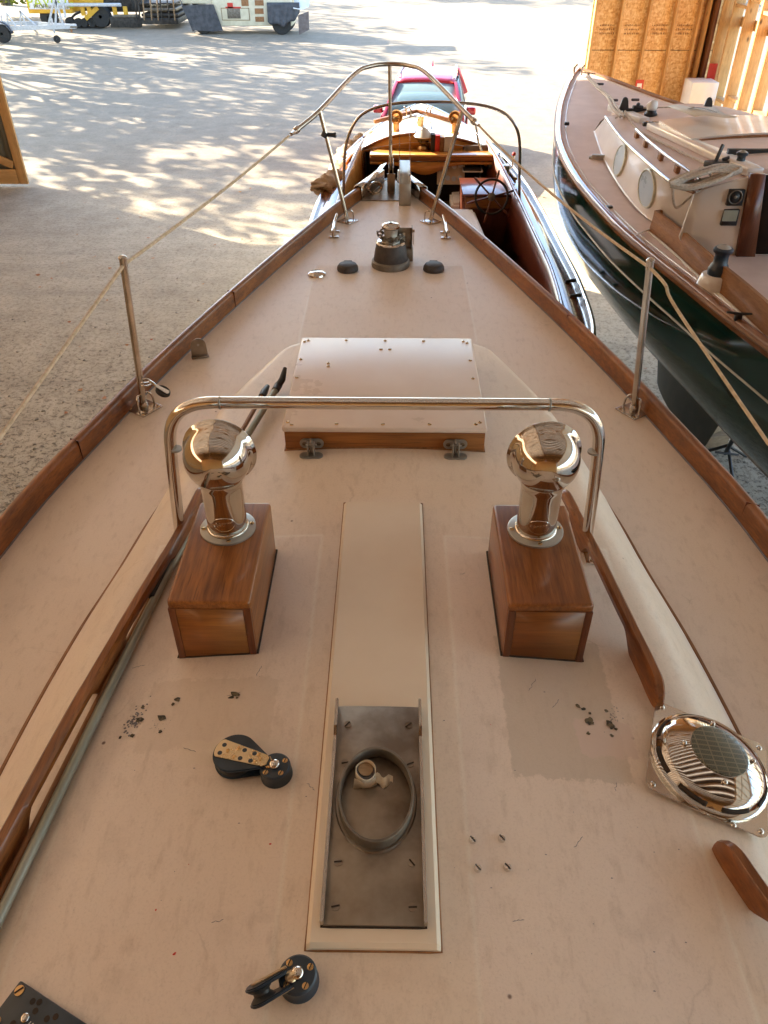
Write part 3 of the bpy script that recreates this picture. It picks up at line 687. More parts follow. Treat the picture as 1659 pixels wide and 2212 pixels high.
for (pa, pb, ya, yb) in ((551, 569, 0, 12), (551, 569, 18, 30), (552, 570, 36, 47), (522, 536, -3, 13)):
    x0, z0 = at_plane(pa, yb, Yr); x1, z1 = at_plane(pb, ya, Yr)
    b = MB(); b.bx(x0, x1, Yr - 0.012, Yr + 0.004, z0, z0 + (z1 - z0)); b.build('step_recess', 'oiled', ro)
b = MB(); x0, z0 = at_plane(492, 40, Yr); x1, z1 = at_plane(518, 18, Yr); b.bx(x0, x1, Yr - 0.015, Yr + 0.01, z0, z1, 0.004); b.build('vent_panel', 'bronzeish', ro)
b = MB(); b.bx(x0 - .05, x1 + .05, Yr - 0.02, Yr, z1 + 0.0, z1 + 0.06); b.build('red_label', 'red', ro)
b = MB(); x0, z0 = at_plane(480, 44, Yr); x1, z1 = at_plane(538, 17, Yr)
for q in ((x0, x1, z0, z0 + .025), (x0, x1, z1 - .025, z1), (x0, x0 + .025, z0, z1), (x1 - .025, x1, z0, z1)): b.bx(q[0], q[1], Yr - 0.018, Yr, q[2], q[3])
b.build('panel_frame', 'oldwood', ro)
x0, z0 = at_plane(504, 1, Yr - 0.03)
text_mesh('PT-240R', 0.30, frame((x0, Yr - 0.03, 1.44), (0, -1, 0), (1, 0, 0)), 'white', 'lettering', ro, depth=0.004)
x0, z0 = at_plane(497, 12, Yr - 0.02)
b = MB(); b.bx(x0 - 0.12, x0 + 0.12, Yr - 0.02, Yr, z0 - .1, z0 + .1); b.build('red_emblem', 'red', ro)

# ------------------------------------------------------------------ paving machine
pv = thing('paving_machine', (-13.4, 43.5, 0), 'yellow and black asphalt paving machine with tracks and a screed', 'paving machine')
Yp = 42.6
def pb(px0, px1, py0, py1, y0_, y1_, bev=0.02):
    a = at_plane(px0, py1, y0_); c = at_plane(px1, py0, y0_); b = MB(); b.bx(a[0], c[0], y0_, y1_, a[1], c[1], bev); return b
pb(62, 143, -40, 29, Yp, Yp + 2.3, 0.04).build('hopper', 'yellow', pv)
pb(143, 215, -34, 24, Yp + 0.35, Yp + 2.1, 0.03).build('body', 'yellow', pv)
pb(215, 300, -30, 26, Yp + 0.45, Yp + 2.0, 0.03).build('engine_housing', 'tarry', pv)
pb(64, 140, -30, 20, Yp - 0.05, Yp - 0.02, 0.0).build('sign_board', 'white', pv)
x0, z0 = at_plane(97, 6, Yp - 0.06); text_mesh('PAVING', 0.62, frame((x0 + .25, Yp - 0.06, z0), (0, -1, 0), (1, 0, 0)), 'lime', 'lettering', pv, depth=0.006)
x0, z0 = at_plane(100, 15, Yp - 0.06); text_mesh('PROFESSIONALS', 0.22, frame((x0 + .22, Yp - 0.06, z0 + .01), (0, -1, 0), (1, 0, 0)), 'bronzeish', 'lettering', pv, depth=0.006)
pb(103, 260, 7, 14, Yp - 0.35, Yp - 0.2, 0.01).build('rail', 'galv', pv)
for px, py, r in ((168, 53, 0.18), (182, 53, 0.18), (199, 53, 0.19), (150, 50, 0.2)):
    x, z = at_plane(px, py, Yp); wheel(pv, (x, Yp + 0.15, r + 0.05), r, 0.3, 'track_roller', 'tarry')
x, z = at_plane(103, 43, Yp); wheel(pv, (x, Yp + 0.3, 0.42), 0.40, 0.35, 'wheel', 'tarry')
x, z = at_plane(219, 44, Yp); wheel(pv, (x, Yp + 0.15, 0.48), 0.44, 0.4, 'drive_wheel', 'bronzeish')
b = MB(); xa = at_plane(144, 50, Yp)[0]; xb = at_plane(236, 50, Yp)[0]
b.tube(fillet([(xa, Yp + 0.15, 0.04), (xb - .3, Yp + 0.15, 0.04), (xb, Yp + .15, .5), (xb - .5, Yp + .15, .95), (xa + .3, Yp + .15, .5), (xa, Yp + .15, .06)], 0.2), 0.05, 8); b.build('track', 'rubber', pv)
for px in (176, 190, 268, 245): 
    pb(px, px + 5, 14, 34, Yp - 0.1, Yp, 0.01).build('bracket', 'yellow', pv)
b = MB(); a = at_plane(186, 40, Yp); c = at_plane(212, 16, Yp); b.beam((a[0], Yp - .05, a[1]), (c[0], Yp - .05, c[1]), 0.12, 0.18); b.build('lift_arm', 'yellow', pv)
pb(240, 302, 36, 60, Yp - 0.1, Yp + 0.1, 0.02).build('end_plate', 'tarry', pv)
pb(246, 298, 32, 38, Yp - 0.14, Yp + 0.1, 0.02).build('rail', 'bronzeish', pv)
for k, (p0, p1, q0, q1) in enumerate(((304, 384, 40, 52), (306, 384, 30, 36), (310, 380, 18, 24), (300, 376, 6, 10))):
    pb(p0, p1, q0, q1, Yp - 0.2 + 0.15 * k, Yp + 2.6, 0.02).build('screed_beam', 'tarry' if k != 2 else 'bronzeish', pv)
for px in (296, 303, 312, 328, 342, 350, 366, 378):
    a = at_plane(px, 44, Yp - 0.25); c = at_plane(px - R.uniform(4, 10), -14, Yp - 0.25)
    b = MB(); b.tube([(a[0], Yp - .25, a[1]), (c[0], Yp - .25, c[1])], 0.035, 7); b.build('screed_handle', R.choice(['tarry', 'bronzeish', 'oldwood']), pv)
b = MB(); b.tube(fillet([(at_plane(262, 30, Yp)[0], Yp - .1, 1.0), (at_plane(285, 0, Yp)[0], Yp - .1, 1.6), (at_plane(292, 30, Yp)[0], Yp - .1, .8)], .2), 0.04, 7); b.build('hose', 'rubber', pv)
# yellow loader behind, only its low edge in view
ld = thing('yellow_loader', (-9.6, 49.5, 0), 'yellow loader parked behind, between the paving machine and the roller', 'loader')
def pb2(px0, px1, z0, z1, y, d, bev=0.03):
    a = at_plane(px0, 5, y)[0]; c = at_plane(px1, 5, y)[0]; b = MB(); b.bx(a, c, y, y + d, z0, z1, bev); return b
pb2(372, 412, 0.75, 2.0, 48.5, 2.0).build('body', 'yellow', ld)
pb2(376, 400, 2.0, 3.2, 48.8, 1.5).build('cab', 'band', ld)
pb2(408, 424, 0.1, 0.9, 48.3, 2.4).build('bucket', 'tarry', ld)
for px in (380, 404):
    x = at_plane(px, 5, 48.5)[0]; wheel(ld, (x, 48.5, 0.6), 0.6, 0.4, 'wheel', 'yellow')

# ------------------------------------------------------------------ boat trailer
tr = thing('boat_trailer', (-15.5, 38.4, 0), 'silver grey steel boat trailer with upright posts and a jockey wheel', 'trailer')
Yt = 37.9
def pt(px, py, y=Yt): p = PY(px, py, y); return V((p.x, y, p.z))
b = MB(); b.beam(pt(-40, 64), pt(164, 56.5), 0.10, 0.16); b.beam(pt(-40, 60) + V((0, 1.6, 0)), pt(60, 58) + V((0, 1.2, 0)), 0.1, 0.14); b.beam(pt(164, 56.5), pt(60, 58) + V((0, 1.2, 0)), .09, .12); b.build('chassis', 'galv', tr)
for (a, c) in (((43, 22), (45, 57)), ((43, 24), (58, 57)), ((43, 24), (76, 54)), ((16, 30), (36, 60)), ((14, 28), (18, 60)), ((2, 32), (6, 62))):
    b = MB(); b.beam(pt(*a), pt(*c), 0.05, 0.05); b.build('strut', 'galv', tr)
for (a, c) in (((118, -6), (137, 56)), ((122, -6), (120, 56)), ((117, 0), (104, 57)), ((134, 0), (142, 38))):
    b = MB(); b.beam(pt(*a), pt(*c), 0.07, 0.07); b.build('winch_post', 'galv', tr)
b = MB(); b.beam(pt(125, 17), pt(139, 15), 0.04, 0.04); b.beam(pt(126, 38), pt(142, 36), 0.04, 0.04); b.build('ladder_rung', 'galv', tr)
b = MB(); b.tube([pt(110, 39), pt(118, 72)], [0.05, 0.04], 8); b.build('jockey_leg', 'galv', tr)
p = pt(124, 80); wheel(tr, (p.x, Yt - 0.1, 0.14), 0.14, 0.08, 'jockey_wheel', 'galv')
b = MB(); b.beam(pt(152, 57), pt(155, 70), 0.07, 0.05); b.build('hitch_pin', 'oiled', tr)
b = MB(); b.bx(pt(152, 57).x, pt(166, 57).x, Yt - .06, Yt + .06, pt(152, 60).z, pt(152, 56).z, .01); b.build('coupling', 'bronzeish', tr)
p = pt(4, 62); wheel(tr, (p.x, Yt - 0.05, 0.33), 0.33, 0.2, 'wheel', 'galv')
b = MB(); F = frame((p.x, Yt - 0.05, 0.33), (0, 1, 0), (1, 0, 0))
b.grid([[F @ V((0.42 * cos(a), 0.42 * sin(a), z)) for a in [radians(180 + 15 * k) for k in range(13)]] for z in (-.14, .14)]); b.build('mudguard', 'band', tr, solid=0.01)

# ------------------------------------------------------------------ red car facing the boats
car = thing('red_suv_car', (0.70, 18.95, 0), 'red estate car facing us in the sun beyond the wooden launch', 'car', rz=radians(-5))
def car_section(y, hw, zb, zt, crown=0.03, tuck=0.9, n=9):
    pts = [(-hw * tuck, zb), (-hw, zb + 0.18), (-hw, zb + (zt - zb) * 0.55), (-hw * 0.97, zt - 0.09), (-hw * 0.86, zt - 0.015)]
    row = [V((x, y, z)) for x, z in pts]
    for k in range(1, n): 
        u = -0.86 + 1.72 * k / n; row.append(V((u * hw, y, zt - 0.015 + crown * (1 - (u / 0.86) ** 2))))
    row += [V((-v.x, v.y, v.z)) for v in reversed(row[:5])]
    return row
sec = [(-2.28, 0.62, 0.42, 0.62), (-2.22, 0.78, 0.28, 0.80), (-2.0, 0.87, 0.24, 0.90), (-1.6, 0.91, 0.24, 0.97), (-1.1, 0.92, 0.24, 1.03), (-0.75, 0.92, 0.24, 1.07), (0.0, 0.92, 0.24, 1.07), (1.2, 0.92, 0.24, 1.08), (2.0, 0.89, 0.26, 1.06), (2.22, 0.83, 0.30, 1.0), (2.27, 0.76, 0.45, 0.8)]
b = MB(); vs = b.grid([car_section(*s_) for s_ in sec]); b.bm.faces.new(vs[0]); b.bm.faces.new(list(reversed(vs[-1])))
# wheel arches are dark liners proud of the body
b.build('body', 'carred', car, True, 32)
# greenhouse: roof shell on pillars, glass between
def gh(y, hw, z, crown=0.03, n=8): return [V((-hw + 2 * hw * k / n, y, z + crown * (1 - (2 * k / n - 1) ** 2))) for k in range(n + 1)]
b = MB(); b.grid([gh(-0.02, 0.60, 1.555), gh(0.12, 0.63, 1.605), gh(0.6, 0.65, 1.655, .035), gh(1.2, 0.64, 1.65, .035), gh(1.8, 0.61, 1.60), gh(1.98, 0.58, 1.55)]); b.build('roof', 'carred', car, True, solid=0.04)
b = MB(); b.grid([gh(-0.86, 0.80, 1.05, .03), gh(-0.45, 0.71, 1.31, .03), gh(-0.03, 0.605, 1.545, .03)]); b.build('windscreen', 'wind', car, True, solid=0.006)
b = MB(); b.grid([gh(2.18, 0.72, 1.08), gh(2.0, 0.60, 1.53)]); b.build('rear_window', 'wind', car, True, solid=0.006)
for s in (-1, 1):
    b = MB(); b.beam((s * 0.84, -0.9, 1.04), (s * 0.63, 0.0, 1.575), 0.07, 0.06, 0.01); b.build('pillar', 'carred', car, True)
    b = MB(); b.beam((s * 0.85, 0.55, 1.07), (s * 0.66, 0.58, 1.62), 0.09, 0.05, 0.01); b.build('pillar', 'black', car, True)
    b = MB(); b.beam((s * 0.83, 2.05, 1.05), (s * 0.61, 1.85, 1.58), 0.16, 0.06, 0.01); b.build('pillar', 'carred', car, True)
    b = MB(); b.grid([[V((s * 0.84, -0.62, 1.08)), V((s * 0.855, 0.5, 1.08)), V((s * 0.845, 2.0, 1.08))], [V((s * 0.655, -0.02, 1.54)), V((s * 0.675, 0.55, 1.60)), V((s * 0.64, 1.82, 1.56))]]); b.build('side_window', 'wind', car, True, solid=0.006)
    b = MB(); b.box((s * 1.0, -0.45, 1.12), (0.20, 0.12, 0.15), None, 0.035, 3); mi = b.build('door_mirror', 'carred', car, True)
    b = MB(); b.box((s * 0.90, -0.46, 1.08), (0.08, 0.05, 0.04), None, 0.01); b.build('mirror_arm', 'black', mi, True)
    b = MB(); b.tube([(s * 0.60, 0.15, 1.63), (s * 0.61, 0.22, 1.69), (s * 0.61, 1.6, 1.68), (s * 0.58, 1.75, 1.62)], 0.018, 8); b.build('roof_rail', 'galv', car, True)
    for y in (-1.42, 1.35):
        wheel(car, (s * 0.83, y, 0.34), 0.34, 0.22, axis=(1, 0, 0)) if False else None
    b = MB(); b.box((s * 0.66, -2.17, 0.68), (0.34, 0.16, 0.15), None, 0.04, 3, ); b.build('headlight', 'lampglass', car, True)
    b = MB(); b.grid([[V((s * 0.925, y, 1.0)), V((s * 0.93, y, 0.5))] for y in (-0.66, 0.52)]); b.build('front_door_panel', 'carred', car, True, solid=0.01)
    b = MB(); b.grid([[V((s * 0.925, y, 1.0)), V((s * 0.93, y, 0.5))] for y in (0.56, 1.35)]); b.build('rear_door_panel', 'carred', car, True, solid=0.01)
    b = MB(); b.box((s * 0.37, 0.25, 1.12), (0.5, 0.14, 0.42), frame((0, 0, 0), (0, -0.12, 1), (1, 0, 0)), 0.05, 3); b.build('front_seat', 'seat', car, True)
    b = MB(); b.box((s * 0.37, 0.28, 1.40), (0.27, 0.10, 0.17), None, 0.04, 3); b.build('headrest', 'seat', car, True)
def carwheel(x, y):
    o = None; F = frame((x, y, 0.34), (1, 0, 0), (0, 1, 0)); b = MB()
    b.lathe([(.2, -.11), (.31, -.11), (.34, -.08), (.34, .08), (.31, .11), (.2, .11)], 32, F); o = b.build('wheel', 'rubber', car, True)
    b = MB(); b.lathe([(.21, .09), (.18, .06), (.05, .07), (0, .08)], 20, F); b.lathe([(.21, -.09), (.18, -.06), (.05, -.07), (0, -.08)], 20, F); b.build('rim', 'galv', o, True)
for x in (-.83, .83):
    for y in (-1.42, 1.35): carwheel(x, y)
b = MB(); b.torus(frame((-0.37, -0.20, 1.17), (0, -0.9, 0.45), (1, 0, 0)), 0.185, 0.016); b.build('steering_wheel', 'black', car, True)
b = MB(); b.box((0, -0.55, 1.085), (1.35, 0.42, 0.06), None, 0.02); b.build('dashboard', 'band', car, True)
b = MB(); b.box((0, 0.85, 1.112), (1.5, 2.3, 0.02), None, 0.0); b.build('cabin_floor', 'black', car, True)
b = MB(); b.box((0, -2.27, 0.60), (0.85, 0.05, 0.18), None, 0.02); b.build('grille', 'black', car, True)
b = MB(); b.box((0, -2.22, 0.36), (1.5, 0.16, 0.18), None, 0.05, 3); b.build('bumper', 'black', car, True)
b = MB(); b.beam((-0.55, -0.79, 1.075), (-0.05, -0.62, 1.15), 0.015, 0.02); b.beam((0.1, -0.79, 1.075), (0.55, -0.62, 1.15), 0.015, 0.02); b.build('wiper', 'black', car, True)
b = MB(); b.tube([(0.06, 1.5, 1.66), (0.06, 1.62, 1.76)], [0.035, 0.012], 8); b.build('roof_aerial', 'carred', car, True)
# ================================================================== the near sailboat
boat = thing('sailboat', (0, 0, 0), 'large near sailboat whose tan foredeck with varnished toe rails fills the view', 'sailboat')
DZ = 3.0
RAIL = smooth_tab([(-3.5, 1.20), (-2.0, 1.31), (-0.8, 1.33), (0.3, 1.31), (1.1, 1.27), (1.81, 1.19), (2.11, 1.15), (2.47, 1.075), (2.97, 0.965), (3.5, 0.828), (4.17, 0.638), (4.66, 0.49), (5.2, 0.318), (5.68, 0.145), (6.02, 0.03)], 5)
def rb(y): return lerp(RAIL, y)
SEAM = smooth_tab([(-2.0, 0.86), (-0.6, 0.90), (0.5, 0.895), (1.04, 0.885), (1.45, 0.85), (1.73, 0.806), (2.01, 0.768), (2.31, 0.705), (2.5, 0.635), (2.65, 0.575), (2.8, 0.515), (2.95, 0.45), (3.1, 0.42)], 5)
def wc(y): return lerp(SEAM, y)
CY = 2.95; CR = 0.16
def cabd(x, y):
    dx = wc(y) - abs(x); dy = CY + 0.02 - 0.10 * x * x - y
    if dx < CR and dy < CR:
        h = hypot(CR - dx, CR - dy); return CR - h
    return min(dx, dy)
def zc(x, y):
    d = max(cabd(x, y), 0.0); dyf = max(CY + 0.02 - y, 0)
    H = (0.275 - 0.13 * x * x) * (0.88 + 0.12 * min(1, dyf / 1.0))
    t = min(d / lerp([(1.9, 0.21), (2.5, 0.13), (2.9, 0.12)], y), 1.0)
    return DZ - 0.004 + H * sin(t * pi / 2) ** 0.92
def cn(x, y):
    e = 0.01; return V((-(zc(x + e, y) - zc(x - e, y)) / (2 * e), -(zc(x, y + e) - zc(x, y - e)) / (2 * e), 1)).normalized()
def onC(px, py, off=0.0):
    z = 3.26
    for _ in range(12):
        p = P(px, py, z + off); z = zc(p.x, p.y)
    return V((p.x, p.y, z))
# hull
b = MB(); rows = []
hy = [6.06, 6.0, 5.8, 5.5, 5.0, 4.4, 3.7, 3.0, 2.0, 1.0, 0.0, -1.0, -2.0, -3.0, -3.5]
for y in hy:
    B = rb(y) + 0.028 if y < 6.03 else 0.012; s = min(1, (6.2 - y) / 6.0)
    keel = max(0.25, 2.95 - 2.9 * s ** 0.42) if y > -1 else 0.25 + (-1 - y) * 0.45
    sec = []
    for f, d in ((1.0, 0), (0.985, 0.16), (0.95, 0.34), (0.86, 0.54), (0.66, 0.72), (0.36, 0.85), (0.12, 0.92), (0.055, 1.0)):
        sec.append((B * f * (1 if d < 0.1 else (0.75 + 0.25 * s)), DZ + 0.01 - (DZ - keel) * d))
    yy = [y - (0 if y < 4.4 else 0.9 * (max(0.0, 3.0 - z) / 3.0) ** 0.8 * ((y - 4.4) / 1.6)) for _, z in sec]
    row = [V((-x, q, z)) for (x, z), q in zip(sec, yy)] + [V((x, q, z)) for (x, z), q in zip(reversed(sec), reversed(yy))]
    rows.append(row)
vs = b.grid(rows); b.bm.faces.new(vs[-1]); b.build('hull', 'hullnavy', boat, ang=70)
# deck sheet
b = MB(); rows = []
for i in range(73):
    y = -3.5 + 9.5 * i / 72; B = rb(y) + 0.02
    rows.append([V((B * (-1 + 2 * k / 20), y, DZ)) for k in range(21)])
b.grid(rows); b.build('deck', 'deck', boat)
# toe rails
def toerail(s):
    b = MB(); rows = []
    yl = [-3.5 + 0.12 * i for i in range(int(9.3 / 0.12))] + [5.74]
    for y in yl:
        x = rb(y); dx = (rb(y + 0.05) - rb(y - 0.05)) / 0.1; nn = V((1, -dx, 0)).normalized()
        pr = [(0, 0), (0.002, 0.066), (0.006, 0.078), (0.014, 0.083), (0.026, 0.083), (0.034, 0.078), (0.038, 0.066), (0.040, -0.035)]
        rows.append([V((s * (x + nn.x * a), y + nn.y * a, DZ + h)) for a, h in pr])
    vs = b.grid(rows, True); b.bm.faces.new(vs[0]); b.bm.faces.new(vs[-1])
    return b.build('toe_rail', 'teakY', boat, ang=50)
toerail(-1); toerail(1)
for s in (-1, 1):   # dark caulk line where the rail meets the deck
    b = MB(); b.tube([(s * (rb(y) - 0.001), y, DZ + 0.001) for y in [-3 + 0.15 * i for i in range(58)]], 0.004, 6); b.build('rail_bedding', 'ink', boat)
    b = MB(); b.tube([(s * (rb(y) + 0.036), y, DZ + 0.012) for y in [-3 + 0.15 * i for i in range(58)]], 0.016, 8); b.build('rub_strake', 'steel', boat)
    # butt joints in the rail
    for y in ((2.35, 3.72) if s < 0 else (2.0, 3.45, 4.5)):
        F = frame((s * (rb(y) + 0.018), y, DZ + 0.04), (0, 1, 0), (1, 0, 0)); b = MB(); b.box((0, 0, 0), (0.0412, 0.0868, 0.003), F @ Matrix.Rotation(0.5, 4, 'Y')); b.build('rail_joint', 'mahog', boat)
# cabin trunk
us = [sin(pi / 2 * (k / 34)) for k in range(-34, 35)]
b = MB(); rows = []
ylist = [-1.2 + 0.1 * i for i in range(37)] + [2.45 + 0.52 * (i / 26) for i in range(1, 27)]
for y in ylist:
    W = wc(y); dy = CY + 0.02 - y
    lim = W
    row = []
    for u in us:
        x = u * lim
        if cabd(x, y) < 0:
            # pull in round the corner
            lo, hi = 0.0, abs(x)
            for _ in range(20):
                md = (lo + hi) / 2
                if cabd(md, y) < 0: hi = md
                else: lo = md
            x = (1 if x > 0 else -1) * lo
        row.append(V((x, y if cabd(x, y) > -1e-3 else y, zc(x, y))))
    rows.append(row)
b.grid(rows); b.build('cabin_trunk', 'cabin', boat, ang=60)
edge = [V((-wc(y), y, DZ + 0.001)) for y in [-1.2 + 0.05 * i for i in range(88)] if y < CY - CR]
co = []
for k in range(0, 9):
    a = pi / 2 * k / 8; y = CY - 0.02 - CR + CR * sin(a); co.append(V((-(wc(y) - CR + CR * cos(a)), y, DZ + 0.001)))
fr_ = [V((x, CY + 0.018 - 0.10 * x * x, DZ + 0.001)) for x in [-0.28 + 0.04 * i for i in range(15)]]
full = edge + co + fr_; full = full + [V((-p.x, p.y, p.z)) for p in reversed(edge + co)]
b = MB(); b.tube(full, 0.0065, 6); b.build('seam_bead', 'oiled', boat)
# raised cream pad down the middle of the cabin top
b = MB(); rows = []
def padhw(y): return 0.109
for y, dz in [(0.552, -0.02), (0.552, 0.009), (0.558, 0.016)] + [(0.558 + 0.0584 * i, 0.016) for i in range(1, 21)] + [(1.735, 0.009), (1.741, -0.02)]:
    hw = padhw(y)
    xs = [(-hw, -0.03), (-hw, dz - 0.008), (-hw + 0.007, dz)] + [(-hw + 0.007 + (2 * hw - 0.014) * k / 8, dz) for k in range(1, 8)] + [(hw - 0.007, dz), (hw, dz - 0.008), (hw, -0.03)]
    rows.append([V((x, y, zc(x, y) + min(d, dz))) for x, d in xs])
b.grid(rows); b.build('mast_pad', 'pad', boat, ang=30)

def contact_line(loop, r=0.0028, mat='ink', name='sealant_line'):  # thin dark tube put in for contact shadow and grime round a fitting
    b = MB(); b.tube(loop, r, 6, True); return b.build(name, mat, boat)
def rectloop(x0, x1, y0, y1, zf, n=12):
    out = []; c = [(x0, y0), (x1, y0), (x1, y1), (x0, y1)]
    for i in range(4):
        a, q = c[i], c[(i + 1) % 4]
        for k in range(n): t = k / n; x = a[0] + (q[0] - a[0]) * t; y = a[1] + (q[1] - a[1]) * t; out.append(V((x, y, zf(x, y))))
    return out
contact_line(rectloop(-0.110, 0.110, 0.551, 1.742, lambda x, y: zc(x, y) + 0.0002), 0.0022, 'oiled')
contact_line(rectloop(-0.309, 0.311, 2.027, 2.643, lambda x, y: zc(x, y) + 0.001), 0.0042, 'oiled')
contact_line(rectloop(-0.0855, 0.0855, 0.581, 1.0215, lambda x, y: zc(x, y) + 0.0165), 0.002, 'slot')
# ---- mast step with its oval collar
ms = thing('mast_step', (0, 0.8, 3.3), None, None); ms.parent = boat; ms.location = (0, 0, 0)
zp = zc(0, 0.8) + 0.016
b = MB(); b.bx(-0.084, 0.084, 0.582, 1.020, zp - 0.004, zp + 0.005, 0.0015); mbase = b.build('base_plate', 'dull', boat)
for s in (-1, 1):
    b = MB(); b.prism([(0.582, 0), (1.020, 0), (1.020, 0.030), (0.955, 0.028), (0.94, 0.015), (0.582, 0.015)], 0.006, frame((s * 0.0845 - 0.003, 0, zp + 0.002), (1, 0, 0), (0, 1, 0)), 0.001); b.build('cheek_plate', 'tube', mbase)
cc = P(812, 1712, zp + 0.030); ccx, ccy = cc.x, cc.y
a_, b_ = 0.0700, 0.0985
b = MB(); F = frame((ccx, ccy, zp + 0.004), (0, 0, 1), (1, 0, 0))
prof = [(1.0, 0.0), (1.0, 0.027), (0.985, 0.029), (0.94, 0.029), (0.925, 0.027), (0.925, 0.003)]
rows = [[F @ V((a_ * r * cos(2 * pi * k / 48), b_ * r * sin(2 * pi * k / 48), z)) for k in range(48)] for r, z in prof]
b.grid(rows, True); b.build('oval_collar', 'bronzeish', mbase)
b = MB(); b.torus(frame((ccx, ccy, zp + 0.006), (0, 0, 1), (1, 0, 0)), 1.0, 0.004, 40, 6, a_ + 0.002, b_ + 0.002); b.build('weld_bead', 'dull', mbase)
sp = P(788, 1662, zp + 0.03)
b = MB(); F = frame((sp.x, sp.y, zp), (0.05, -0.05, 1), (1, 0, 0)); b.lathe([(0.017, 0), (0.017, 0.030), (0.0145, 0.030), (0.0145, 0.01)], 24, F); stub = b.build('wire_conduit', 'ink', mbase)
b = MB(); b.lathe([(0.0140, 0.034), (0, 0.0345)], 20, F); b.build('conduit_plug', 'oldwood', mbase)
b = MB(); F2 = F @ Matrix.Translation((0, 0, 0.013)) @ Matrix.Rotation(0.18, 4, 'X')
rows = [[F2 @ V(((0.0185 + 0.0004 * sin(k * 1.3)) * cos(2 * pi * k / 26), (0.0185 + 0.0004 * cos(k)) * sin(2 * pi * k / 26), z + 0.004 * sin(k * .5))) for k in range(26)] for z in (0.0, 0.01, 0.027)]
b.grid(rows, True); b.build('tape_wrap', 'tape', stub, solid=0.0012)
b = MB(); o0 = F2 @ V((0, -0.019, 0.006))
b.grid([[o0 + V((-0.020, 0.006, 0.008)), o0 + V((-.005, 0, .006)), o0 + V((0.012, 0.004, 0.010)), o0 + V((0.020, 0.010, 0.006))], [o0 + V((-0.022, -0.004, -0.008)), o0 + V((-.004, -.004, -.014)), o0 + V((0.010, -0.002, -0.012)), o0 + V((0.022, 0.004, -0.012))]])
b.build('tape_tail', 'tape', stub, solid=0.001)
b = MB(); o0 = V((sp.x + 0.019, sp.y - 0.012, zp + 0.016)); rr = random.Random(4)
b.grid([[o0 + V((0.034 * t, 0.004 * sin(t * 9) + (0.008 if k else -0.008) + rr.uniform(-.002, .002) * (t > .7), -0.008 * t + 0.003 * sin(t * 12) + (0.004 if k else -0.006))) for t in [i / 8 for i in range(9)]] for k in (0, 1)]); b.build('tape_tail', 'tape', stub, solid=0.001)
bs = SB(); bl = NB()
for x, y, a in ((-.062, 0.975, 0.9), (.062, 0.975, .7), (-.062, .885, .2), (.064, .885, .4), (-.064, .688, .1), (.064, .688, -0.9), (-.064, .612, .2), (.064, .612, .05)):
    screw(bs, bl, (x, y, zp + 0.005), (0, 0, 1), 0.0078, a, 0.12)
bs.build('countersunk_screws', 'dull', mbase); bl.build('screw_slots', 'slot', mbase)
bpy.data.objects.remove(ms)

# ---- fore hatch: white lid on a teak coaming, two hinges
hz = 3.345
b = MB(); b.bx(-0.308, 0.310, 2.028, 2.642, 3.12, hz - 0.018, 0.004); hatch = b.build('hatch', 'teakX', boat)
b = MB(); b.bx(-0.313, 0.314, 2.022, 2.648, hz - 0.019, hz, 0.006, 3); lid = b.build('lid', 'lid', hatch)
bs = SB(); bl = NB(); rr = random.Random(2)
hs = [(px, py) for px, py in ((622, 912), (630, 918), (727, 916), (827, 917), (928, 917), (1028, 917), (1037, 913), (658, 738), (666, 735), (748, 735), (832, 736), (915, 737), (1001, 738), (1009, 741), (650, 776), (641, 816), (1016, 779), (1022, 818), (709, 785), (709, 792), (823, 755), (842, 755))]
for px, py in hs:
    p = P(px, py, hz); p.x = max(-0.301, min(0.302, p.x)); p.y = max(2.034, min(2.636, p.y)); screw(bs, bl, (p.x, p.y, hz), (0, 0, 1), 0.0062, rr.uniform(0, 3), 0.3)
bs.build('lid_screws', 'brass', lid); bl.build('screw_slots', 'slot', lid)
for px in (673, 984):
    p = PY(px, 950, 2.02); b = MB()
    b.prism([(0.038 * cos(a) + (0.016 if cos(a) > 0 else -0.016), 0.017 * sin(a)) for a in [2 * pi * k / 24 for k in range(24)]] and [((0.020 if cos(a) > 0 else -0.020) + 0.017 * cos(a), 0.017 * sin(a)) for a in [2 * pi * k / 24 for k in range(24)]], 0.006, frame((p.x, 2.0215, hz - 0.055), (0, -1, 0), (1, 0, 0)), 0.0015)
    zb = zc(p.x, 1.98)
    b.prism([((0.020 if cos(a) > 0 else -0.020) + 0.016 * cos(a), 0.016 * sin(a)) for a in [2 * pi * k / 24 for k in range(24)]], 0.007, frame((p.x, 1.985, zb - 0.001), (0, 0, 1), (1, 0, 0)), 0.002)
    b.bx(p.x - 0.0035, p.x + 0.0035, 1.992, 2.018, hz - 0.085, hz - 0.035, 0.002)
    for dx in (-0.009, 0.009): b.bx(p.x + dx - 0.002, p.x + dx + 0.002, 1.976, 2.002, zb + 0.004, zb + 0.045, 0.0015)
    b.tube([(p.x - 0.016, 1.993, zb + 0.036), (p.x + 0.018, 1.993, zb + 0.036)], 0.003, 8)
    hg = b.build('hinge', 'flange', hatch)
    bs = SB(); bl = NB()
    for dx in (-0.022, 0.022): screw(bs, bl, (p.x + dx, 2.015, hz - 0.055), (0, -1, 0), 0.007, 0.9, 0.2)
    bs.build('hinge_screws', 'dull', hg); bl.build('screw_slots', 'slot', hg)

